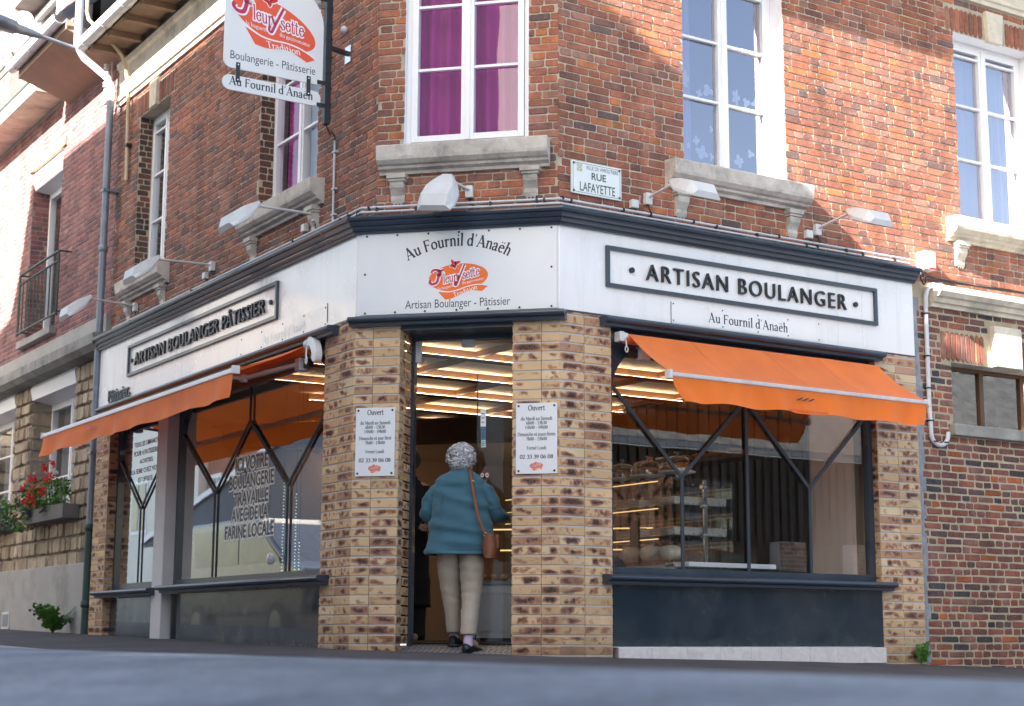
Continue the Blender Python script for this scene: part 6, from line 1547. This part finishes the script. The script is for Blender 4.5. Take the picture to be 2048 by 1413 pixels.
# curly hair
rh = random.Random(21)
mb = MB(); mb.col = (.34, .34, .35, 1); mb.sphere(W_(0, .015, 1.515), (.100, .104, .104), 40, 26, 0, lambda d: .10*mnoise.noise(d*3.2)+.10*abs(mnoise.noise(d*7))-.03)
mb.sphere(W_(0, -.01, 1.445), (.088, .075, .060), 26, 14, 0, lambda d: .16*mnoise.noise(d*4))
for k in range(430):
    g_ = rh.choice((.34, .45, .55, .65, .78)); mb.col = (g_, g_, g_*1.04, 1)
    z = rh.uniform(-.95, 1); a = rh.uniform(0, 2*PI); r = math.sqrt(max(0, 1-z*z)); d = Vector((r*math.cos(a), r*math.sin(a), z))
    if d.y > .62 and d.z < .45: continue
    c = W_(0, .012, 1.505)+Vector((d.x*(.104 if z > -.3 else .092), d.y*.104, d.z*.108)); t1 = d.cross(Vector((0, 0, 1)) if abs(d.z) < .9 else Vector((1, 0, 0))).normalized(); t2 = d.cross(t1)
    ph = rh.uniform(0, 6); rr_ = rh.uniform(.014, .030); st = (t1*math.cos(ph)+t2*math.sin(ph))*.007
    mb.tube([c+(t1*math.cos(ph+q*.9)+t2*math.sin(ph+q*.9)*.8)*rr_*(1-q*.08)+d*(.003+.010*(mnoise.noise(d*4)+.5)+.004*math.sin(q))+st*q*.3 for q in range(7)], [.002, .006, .0078, .0082, .0076, .0055, .002], 6)
mb.build('hair', M['hair'], wm)
jk = cloth_loft('jacket', M['denim'], wm, [(W_(-.004, .0, .735), .268, .188), (W_(0, 0, .80), .261, .183), (W_(0, 0, .92), .250, .172), (W_(0, .0, 1.05), .240, .160), (W_(0, .0, 1.16), .232, .150), (W_(0, .005, 1.26), .222, .138), (W_(0, .01, 1.325), .196, .118), (W_(0, .015, 1.365), .150, .095), (W_(0, .02, 1.39), .095, .078), (W_(0, .02, 1.415), .075, .072), (W_(0, .02, 1.435), .072, .07)], 96, .020, (2.6, 2.6, 11), expo=2.35)
mb = MB()
for x_ in (-.115, .115):
    mb.tube([W_(x_*(1+.12*(1.3-z)), -.139-(1.3-z)*.062*(1 if z < 1.3 else 0)+.012, z) for z in (.78, .9, 1.02, 1.14, 1.24)], .0025, 5)
mb.tube([W_(.235*math.sin(a), -.185*abs(math.cos(a))**.7-.0, .775) for a in [PI*(-.42+.84*i/20) for i in range(21)]], .0025, 5); mb.build('seam', M['denim'], jk)
def sleeve(pts, nm='sleeve'):
    rings = [(W_(*p[:3]), p[3], p[3]*.95) for p in pts]
    cloth_loft(nm, M['denim'], wm, rings, 40, .014, (8, 8, 16), expo=2)
sleeve([(.318, .215, 1.055, .044), (.312, .14, 1.045, .054), (.285, .045, 1.055, .066), (.268, .02, 1.10, .070), (.235, .015, 1.19, .073), (.19, .012, 1.27, .072), (.13, .012, 1.31, .062)])
sleeve([(-.15, .25, 1.085, .044), (-.20, .17, 1.05, .056), (-.272, .045, 1.025, .066), (-.268, .02, 1.09, .072), (-.235, .012, 1.19, .075), (-.19, .01, 1.27, .073), (-.13, .012, 1.31, .062)])
tr = cloth_loft('trousers', M['chino'], wm, [(W_(0, 0, .775), .19, .135), (W_(0, 0, .84), .19, .135), (W_(0, 0, .92), .18, .13)], 60, .006, (7, 7, 14))
cloth_loft('trouser_leg', M['chino'], tr, [(W_(-.078, .135, .125), .056, .068), (W_(-.080, .125, .24), .062, .074), (W_(-.090, .115, .36), .070, .080), (W_(-.098, .10, .45), .078, .084), (W_(-.10, .075, .55), .088, .092), (W_(-.098, .04, .66), .098, .105), (W_(-.092, .01, .78), .102, .12)], 44, .0055, (6, 6, 24), expo=2)
cloth_loft('trouser_leg', M['chino'], tr, [(W_(.094, -.075, .115), .060, .070), (W_(.094, -.055, .22), .066, .076), (W_(.094, -.015, .34), .072, .080), (W_(.094, .015, .44), .080, .086), (W_(.094, .015, .55), .092, .095), (W_(.092, .01, .66), .100, .108), (W_(.092, .0, .78), .102, .12)], 44, .0055, (6, 6, 24), expo=2)
for (x_, y_, z_, dr, lo) in ((-.078, .135, .04, (-.05, 1), 0), (.096, -.095, -.022, (.42, 1), 0)):
    mb = MB(); mb.tube([W_(x_, y_, z_+.03), W_(x_, y_+.005, z_+.12), W_(x_, y_+.008, z_+.18)], [.038, .036, .042], 16); mb.build('sock', M['sock'], wm)
    d = Vector((dr[0], dr[1], 0)).normalized(); x = Vector((d.y, -d.x, 0)); rings = []
    b_ = W_(x_, y_, z_)-d*.055
    for s_, w_, h_ in ((0, .020, .045), (.02, .036, .07), (.06, .040, .072), (.10, .040, .060), (.15, .045, .046), (.20, .046, .038), (.235, .036, .032), (.25, .014, .022)):
        o2 = b_+d*s_; rings.append([o2+x*w_*math.cos(a)+Vector((0, 0, max(0, h_*(.5+.5*math.sin(a))) if math.sin(a) > -.6 else 0)) for a in [2*PI*k/20 for k in range(20)]])
    mb = MB(); mb.loft(rings, 0, True, True, True, True); mb.bar(b_+d*.0+Vector((0, 0, -.008)), b_+d*.24+Vector((0, 0, -.008)), .082, .018); mb.build('shoe', M['shoe'], wm, bevel=.004)
# shoulder bag
bg = thing('shoulder_bag', W_(.27, .0, .75), 'tan leather shoulder bag with long strap hanging at the woman\'s right side', 'bag')
mb = MB(); pts = smooth_pts([(.062, .05, 1.43), (.090, -.04, 1.41), (.115, -.105, 1.36), (.14, -.142, 1.28), (.165, -.165, 1.17), (.19, -.178, 1.04), (.225, -.182, .93), (.262, -.165, .86)]) if False else [(.062, .05, 1.432), (.085, -.045, 1.415), (.11, -.112, 1.36), (.135, -.150, 1.27), (.158, -.172, 1.16), (.185, -.186, 1.05), (.215, -.19, .96), (.25, -.18, .885)]
vs = []
for i, p in enumerate(pts):
    q = Vector(p); d = (Vector(pts[min(i+1, len(pts)-1)])-Vector(pts[max(i-1, 0)])).normalized(); n_ = Vector((.25, -1, .15)); s_ = d.cross(n_).normalized()*.0125; n2 = n_.normalized()*.002
    vs.append([o_+q-s_-n2, o_+q+s_-n2, o_+q+s_+n2, o_+q-s_+n2])
mb.loft(vs, 0, True, True, True, True); mb.build('strap', M['leather'], bg)
mb = MB(); rings = []
for s_ in range(9):
    z = .70+.19*s_/8; w_ = .055+.022*math.sin(PI*s_/8); rings.append([W_(.272+w_*math.cos(a)*.85, -.08+.115*math.copysign(abs(math.sin(a))**.7, math.sin(a)), z) for a in [2*PI*k/28 for k in range(28)]])
mb.loft(rings, 0, True, True, True, True); mb.build('pouch', M['leather'], bg)
mb = MB(); mb.fbox(C, PX+.315, PX+.345, -(PY-.03), -(PY-.14), PZ+.78, PZ+.885); mb.build('flap', M['leather'], bg, bevel=.004)
mb = MB(); mb.tube([W_(.247+.012*math.cos(k*PI/5), -.182, .885+.014*math.sin(k*PI/5)) for k in range(11)], .003, 5); mb.tube([W_(.128, -.146, 1.31), W_(.15, -.150, 1.30)], .004, 5); mb.build('buckle', M['gold'], bg)
# shop assistant, mostly behind the left jamb
QX, QY = .10, 1.30
sa = thing('person', (QX, QY, .10), 'shop assistant in black standing in shadow behind the left door jamb', 'person')
J = {}
j('pelvis', 0, 0, .90, (.12, .09)); j('waist', 0, 0, 1.04, (.12, .085), 'pelvis'); j('chest', 0, 0, 1.22, (.13, .09), 'waist'); j('upper', 0, 0, 1.34, (.11, .07), 'chest'); j('neck', 0, 0, 1.44, .048, 'upper'); j('skull', .01, -.01, 1.51, (.06, .07), 'neck'); j('crown', .01, -.01, 1.60, (.062, .07), 'skull')
for s, n in ((-1, 'l'), (1, 'r')):
    j('sh'+n, s*.155, 0, 1.32, .05, 'upper'); j('el'+n, s*.20 if s < 0 else .21, .03 if s < 0 else -.02, 1.06, .04, 'sh'+n); j('wr'+n, s*.10 if s < 0 else .20, .2 if s < 0 else -.18, .98, .027, 'el'+n)
    j('hip'+n, s*.085, 0, .84, .08, 'pelvis'); j('kn'+n, s*.09, 0, .47, .055, 'hip'+n); j('an'+n, s*.09, 0, .09, .036, 'kn'+n); j('to'+n, s*.09, -.12, .03, .03, 'an'+n)
hand_chain(J, 1, J['wrr'][:3], (.20, -.23, .98), (.1, -1, 0), (0, 0, 1), 'wrr', .8, 'R'); hand_chain(J, -1, J['wrl'][:3], (-.08, .25, .98), (.2, 1, 0), (0, 0, 1), 'wrl', .8, 'L')
human(sa, J, M['skin']); o_ = Vector((QX, QY, .10))
cloth_loft('shirt', M['black_cloth'], sa, [(W_(0, 0, .84), .175, .12), (W_(0, 0, 1.0), .165, .115), (W_(0, 0, 1.2), .18, .12), (W_(0, 0, 1.33), .165, .10), (W_(0, 0, 1.40), .08, .07), (W_(0, 0, 1.43), .06, .06)], 48, .006)
for s, pts in ((1, [(.20, -.10, 1.0, .05), (.21, -.02, 1.05, .056), (.19, 0, 1.2, .06), (.13, 0, 1.34, .058)]), (-1, [(-.12, .12, 1.0, .05), (-.20, .03, 1.05, .056), (-.18, 0, 1.2, .06), (-.13, 0, 1.34, .058)])):
    cloth_loft('sleeve', M['black_cloth'], sa, [(W_(*p[:3]), p[3], p[3]) for p in pts], 28, .004)
cloth_loft('cuff', M['wicker'], sa, [(W_(.198, -.21, .985), .042, .042), (W_(.20, -.16, .985), .052, .052), (W_(.202, -.10, 1.0), .052, .052)], 24, .004)
cloth_loft('apron', M['black_cloth'], sa, [(W_(0, 0, .3), .20, .15), (W_(0, 0, .6), .185, .14), (W_(0, 0, .92), .172, .118)], 40, .006)
for s in (-1, 1): cloth_loft('trouser_leg', M['black_cloth'], sa, [(W_(s*.09, 0, .02), .06, .09), (W_(s*.09, 0, .4), .075, .075), (W_(s*.085, 0, .82), .09, .1)], 24, .004)
mb = MB(); mb.sphere(W_(.01, .005, 1.575), (.085, .095, .095), 20, 14, 0, lambda d: .05*mnoise.noise(d*4)); mb.build('hair', M['dark_in'], sa)

# ================================================================== GROUND
def grid_sheet(name, pf, us, vs, mat, kind='structure', thick=0):
    mb = MB(); nu, nv = len(us), len(vs)
    mb.add([pf(u, v) for v in vs for u in us], [(j*nu+i, j*nu+i+1, (j+1)*nu+i+1, (j+1)*nu+i) for j in range(nv-1) for i in range(nu-1)], 0, True)
    return tag(mb.build(name, mat), kind=kind)
def steps(a, b, n): return [a+(b-a)*i/n for i in range(n+1)]
def road_z(n, a):
    z = .10-.04*(n-3.9)**2 if 1.9 < n < 5.9 else (-.06-.03*(1.9-n) if n <= 1.9 else -.06-.0*(n-5.9))
    if n <= -2: z = -.177-.02*(-2-n) if n > -20 else -.537
    return z+(.018*max(0, -a-2) if a > -60 else 1.04)
def road_p(n, a): p = L.P(a, n, 0); return Vector((p.x, p.y, road_z(n, a)))
grid_sheet('road', road_p, [-120, -60, -20, -12, -8, -6, -4, -3, -2, -1, 0, 1]+steps(1.4, 6.4, 100)+[7, 8, 10, 14, 20, 40, 120], [-120, -80, -60, -45, -30, -20, -15]+steps(-12, 16, 56)+[20, 30, 60, 120], M['road'])
def pave_z(p, n):
    b = .05-.025*p.x-.002*p.y
    return b-.045*max(n, 0)-(.012*max(0, p.x-3.5))
wd = 1.8
def pave_strip():
    mb = MB(); kb = MB(); path = []
    for u in steps(-26, -1.0, 60): path.append((L, u))
    runs = [(L, steps(-26, -.2, 60)), (C, None), (R, steps(.6, 14, 34))]
    rows = []
    ns = [-.6, -.2, 0.0, .3, .6, .9, 1.2, 1.5, 1.66, 1.8]
    for F, us in runs:
        if F is C:
            for i in range(0, 9):
                th = i/8; row = []
                for n in ns:
                    A_ = isect(L, n, C, n); B_ = isect(C, n, R, n); q = A_.lerp(B_, th); q.z = pave_z(q, n); row.append(q)
                rows.append(row)
        else:
            A_, B_ = None, None
            for u in us:
                row = []
                for n in ns:
                    q = F.P(u, n, 0)
                    lim = ucoord(L, isect(L, n, C, n)) if F is L else ucoord(R, isect(C, n, R, n))
                    uu_ = min(u, lim-.05) if F is L else max(u, lim+.05)
                    q = F.P(uu_, n, 0); q.z = pave_z(q, n); row.append(q)
                rows.append(row)
    k = len(ns); mb.add([p for r in rows for p in r], [(i*k+j_, i*k+j_+1, (i+1)*k+j_+1, (i+1)*k+j_) for i in range(len(rows)-1) for j_ in range(k-1)], 0, True)
    tag(mb.build('pavement', M['pave']), kind='structure')
    kr = []
    for r in rows:
        p = r[-1]; d = (r[-1]-r[-2]); d.z = 0; d.normalize()
        kr.append([p+Vector((0, 0, .002)), p+d*.12+Vector((0, 0, -.002)), p+d*.145+Vector((0, 0, -.022)), p+d*.15+Vector((0, 0, -.4)), p+Vector((0, 0, -.4))])
    kb.loft(kr, 0, False, True); tag(kb.build('kerb', M['kerb']), kind='structure')
pave_strip()

# ================================================================== ACROSS THE STREETS (cast the shadows, seen in the glass)
def block(name, pts, n0, n1, wallmat, lab, wins, F=L, roofmat=None):
    """building given by its street elevation (u,z polygon) between depths n0..n1 (facing our side at n0)"""
    t = thing(name, F.P(pts[0][0], n0, 0), lab, 'building')
    mb = MB(); a = [F.P(u, n0, z) for u, z in pts]; b = [F.P(u, n1, z) for u, z in pts]; k = len(pts)
    mb.add(a+b, [tuple(range(k)), tuple(reversed(range(k, 2*k)))]+[(i, i+k, (i+1) % k+k, (i+1) % k) for i in range(k)]); mb.build('wall', wallmat, t)
    for (u0, u1, z0, z1, mt) in wins:
        s = -1 if n1 > n0 else 1
        mb = MB(); mb.fbox(F, u0, u1, n0+s*.03, n0, z0, z1); w = mb.build('window', M['pvc'] if mt != 'brown' else M['wood_brown'], t)
        mb = MB()
        for x0, x1 in ((u0+.08, (u0+u1)/2-.05), ((u0+u1)/2+.05, u1-.08)): mb.fbox(F, x0, x1, n0+s*.05, n0+s*.035, z0+.1, z1-.1)
        mb.build('pane', M['riser'], w)
    return t
cream = worn('cream_render', (.78, .72, .64), .9, .08, 1.5, .2); brickw = worn('far_brick', (.34, .14, .09), .9, .25, 3, .3)
win5 = [(a, a+1.1, z, z+1.7, '') for a in (-6.6, -3.9, -1.2, 1.5, 4.2) for z in (.9, 4.2, 7.3, 10.2)]
block('apartment_building', [(-9.9, -1), (7.6, -1), (7.6, 12.85), (-8.2, 12.75), (-8.62, 11.5), (-8.95, 10.95), (-9.9, 10.8)], 10, 16, cream, 'tall cream rendered building across the left street, casting the big shadow', win5)
block('added_grey_house', [(8.2, -1), (24, -1), (24, 5.6), (8.2, 5.6)], 10.2, 15, worn('grey_render', (.38, .35, .33), .9, .1, 2, .2), 'low grey house added across the left street to darken the door glass reflection', [(9.5, 10.7, .9, 2.5, ''), (12.5, 13.7, .9, 2.5, ''), (9.5, 10.7, 3.6, 4.9, '')])  # unseen house added to tone down the bright strip mirrored in the door
block('cream_house', [(-37, -1), (-25.2, -1), (-25.2, 8.6), (-37, 8.6)], 8.2, 14, cream, 'cream rendered house reflected in the small left shop window', [(-29.9, -28.7, 2.7, 4.1, ''), (-34, -32.8, 2.7, 4.1, ''), (-29.9, -28.7, 5.4, 6.9, '')])
block('brick_house', [(-25.15, -1), (-20.2, -1), (-20.2, 4.3), (-22.5, 5.0), (-25.15, 5.4)], 8.4, 14, brickw, 'red brick house reflected in the large left shop window', [(-24.9, -24.2, 2.6, 3.9, '')])
t = block('shed_building', [(-24.4, -1), (-15.6, -1), (-15.6, 2.15), (-24.4, 2.15)], 7.0, 8.0, worn('beige_wall', (.42, .31, .22), .9, .1, 3, .2), 'low beige outbuilding with dark slate roof reflected in the left shop window', [(-20.5, -19.3, .9, 1.7, '')])
mb = MB(); mb.hexa([L.P(-24.6, 6.7, 2.1), L.P(-15.4, 6.7, 2.1), L.P(-15.4, 8.1, 4.1), L.P(-20.2, 8.1, 4.1), L.P(-24.6, 6.7, 2.2), L.P(-15.4, 6.7, 2.2), L.P(-15.4, 8.1, 4.2), L.P(-20.2, 8.1, 4.2)]); mb.build('roof', worn('dark_slate', (.05, .052, .06), .6, .2, 5, .3), t)
mb = MB(); mb.bar(L.P(-24.6, 6.66, 2.22), L.P(-20.2, 8.05, 4.24), .12, .12); mb.build('roof_edge', M['pvc'], t)
for (a, n, r, lb) in ((-20.5, 12.5, 3.4, 'leafy tree behind the brick house, reflected in the left window'), (-14.5, 12, 3.2, 'leafy tree beyond the low outbuilding across the left street')):
    t = thing('tree', L.P(a, n, 0), lb, 'tree'); mb = MB(); mb.tube([L.P(a, n, -.5), L.P(a+.1, n, 2.5), L.P(a-.1, n, 5)], [.25, .18, .08], 8)
    for k in range(6): mb.tube([L.P(a, n, 2.4+k*.4), L.P(a+1.6*math.cos(k*2), n+1.5*math.sin(k*2), 4.4+k*.3)], [.09, .03], 6)
    mb.build('trunk', M['wood_brown'], t); mb = MB()
    for k in range(16): c = L.P(a+rg.uniform(-1, 1)*r*.7, n+rg.uniform(-1, 1)*1.5, 5.0+rg.uniform(-1.4, 1.8)); leafball(mb, rg, c, (1.1, 1.1, .8), 150, .16)
    mb.build('crown', M['leaf'], t)
# van parked across the street
t = thing('parked_van', L.P(-12.5, 4.9, -.05), 'dark blue van parked across the left street, reflected in the shop glass', 'van')
def vp(a, n, z): return L.P(a, n, z+.15)
side = [(-15.2, .30), (-10.4, .30), (-10.25, .7), (-10.5, 1.0), (-11.2, 1.12), (-12.1, 1.75), (-12.5, 1.85), (-15.1, 1.85), (-15.25, 1.2)]
mb = MB(); k = len(side); a = [vp(u, 4.2, z) for u, z in side]; b = [vp(u, 5.9, z) for u, z in side]
mb.add(a+b, [tuple(range(k)), tuple(reversed(range(k, 2*k)))]+[(i, i+k, (i+1) % k+k, (i+1) % k) for i in range(k)]); mb.build('body', worn('van_blue', (.04, .06, .10), .25, .1, 3, .0, coat=.8), t, bevel=.05)
mb = MB(); mb.add([vp(u, 4.19, z) for u, z in ((-11.35, 1.12), (-12.15, 1.68), (-12.9, 1.7), (-12.9, 1.12))], [(0, 1, 2, 3)]); mb.add([vp(u, 4.19, z) for u, z in ((-13.0, 1.12), (-13.0, 1.7), (-14.9, 1.7), (-14.9, 1.12))], [(0, 1, 2, 3)]); mb.build('side_window', M['riser'], t)
for u in (-11.2, -14.4):
    mb = MB(); mb.tube([vp(u, 4.17, .18), vp(u, 4.4, .18)], .32, 24); w_ = mb.build('wheel', M['cable'], t); mb = MB(); mb.tube([vp(u, 4.16, .18), vp(u, 4.18, .18)], .2, 16); mb.build('rim', M['chrome'], w_)
mb = MB(); mb.sphere(vp(-11.5, 4.1, 1.15), (.05, .06, .09), 10, 8); mb.build('mirror', M['pvc'], t); mb = MB(); mb.sphere(vp(-10.35, 4.4, .8), (.1, .18, .1), 10, 8); mb.build('headlight', M['chrome'], t)
# dark timber house opposite the right street with brick pilasters coloured as if sunlit
t = block('timber_house', [(5.2, -1.5), (20, -1.5), (20, 3.05), (5.2, 3.05)], 9.3, 14, M['slat'], 'dark boarded house with brick pilasters coloured as if sunlit, reflected in the right shop window', [(8.6, 10.3, .2, 1.55, 'brown'), (11.35, 12.0, .2, 1.55, 'brown')], R)
mb = MB()
for i in range(80): mb.fbox(R, 5.2+i*.18, 5.2+i*.18+.10, 9.24, 9.30, 1.66, 3.0)
mb.build('boarding', M['slat'], t)
for a in (10.55, 12.15, 14.4):
    mb = MB(); mb.fbox(R, a, a+.6, 9.06, 9.30, -1.2, 1.66, 1); FB = Frame(R.P(a+.6, 9.06, 0), -R.T, -R.N); bond(mb, FB, .008, 0, .6, -1.0, 1.66, [], [(2, (.62, .30, .20), .15), (2, (.75, .55, .42), .15)], course=.07); mb.build('brick_pilaster', [M['brick'], M['pvc']], t)  # sunlight put into the pale bricks and white joints
mb = MB(); mb.bar(R.P(5, 9.1, 3.10), R.P(20, 9.1, 3.10), .14, .12); mb.build('gutter', M['zinc_pale'], t)
mb = MB(); mb.add([R.P(4.8, 9.0, 3.14), R.P(20.3, 9.0, 3.14), R.P(20.3, 13, 6.5), R.P(4.8, 13, 6.5)], [(0, 1, 2, 3)]); mb.build('roof', worn('grey_roof', (.16, .16, .16), .9, .4, 5, .4), t)
t = thing('iron_railing', R.P(12, 8.5, -.3), 'black iron railing in front of the boarded house across the right street', 'railing')
mb = MB(); mb.bar(R.P(8.2, 8.5, 1.2), R.P(18, 8.5, .9), .05, .05); mb.bar(R.P(8.2, 8.5, .2), R.P(18, 8.5, -.1), .04, .04)
for i in range(66): u = 8.2+i*.15; z = 1.2-.3*(u-8.2)/9.8; mb.bar(R.P(u, 8.5, z-1.3), R.P(u, 8.5, z), .018, .018)
mb.build('bars', M['anth_dark'], t)

# ================================================================== LIGHT, SKY, CAMERA
S_ = (R.N*1.0-R.T*4.85+Vector((0, 0, 3.08))).normalized()
el = math.asin(S_.z); az = math.atan2(S_.x, S_.y)
w = bpy.data.worlds.new('World'); scene.world = w; w.use_nodes = True
t = w.node_tree; sky = t.nodes.new('ShaderNodeTexSky'); sky.sky_type = 'NISHITA'; sky.sun_disc = False; sky.sun_elevation = el; sky.sun_rotation = az
sky.air_density = 1.0; sky.dust_density = 2.0; sky.ozone_density = 1.0
SKY = .54; SUN = 36.0
bgn = t.nodes['Background']; bgn.inputs['Strength'].default_value = SKY; t.links.new(mix(t, 1.0, sky.outputs[0], (1.10, 1.0, .86), 'MULTIPLY'), bgn.inputs['Color'])
sl = bpy.data.lights.new('sun', 'SUN'); sl.energy = SUN; sl.angle = math.radians(.5); sl.color = (1, .93, .82)
so = bpy.data.objects.new('sun', sl); COL.objects.link(so); so.location = S_*30; so.rotation_euler = S_.to_track_quat('Z', 'Y').to_euler()

cd = bpy.data.cameras.new('camera'); cam = bpy.data.objects.new('camera', cd); COL.objects.link(cam); scene.camera = cam
f_, pitch, roll, yaw = 3231.758, .17288, .00424, .21872
cd.sensor_width = 36; cd.lens = f_*36/2048; cd.clip_end = 600; cd.clip_start = .05
# world axes of the camera from the calibrated yaw, pitch and roll
def mrow(v): return Vector(v)
c, s = math.cos(yaw), math.sin(yaw); Rz = Matrix(((c, s, 0), (-s, c, 0), (0, 0, 1)))
c, s = math.cos(pitch), math.sin(pitch); Rx = Matrix(((1, 0, 0), (0, c, s), (0, -s, c)))
c, s = math.cos(roll), math.sin(roll); Ry = Matrix(((c, 0, s), (0, 1, 0), (-s, 0, c)))
Mw = Ry @ Rx @ Rz
right, fwd, upv = Mw[0], Mw[1], Mw[2]
mat = Matrix((( right.x, upv.x, -fwd.x, 4.02031), (right.y, upv.y, -fwd.y, -12.24543), (right.z, upv.z, -fwd.z, .16704), (0, 0, 0, 1)))
cam.matrix_world = mat
cd.dof.use_dof = True; cd.dof.focus_distance = 12.9; cd.dof.aperture_fstop = 2.8
scene.view_settings.view_transform = 'Standard'; scene.view_settings.look = 'None'; scene.view_settings.exposure = 0
scene.render.engine = 'CYCLES'
try:
    scene.cycles.max_bounces = 8; scene.cycles.transparent_max_bounces = 16; scene.cycles.glossy_bounces = 4; scene.cycles.caustics_reflective = False; scene.cycles.caustics_refractive = False
except Exception: pass
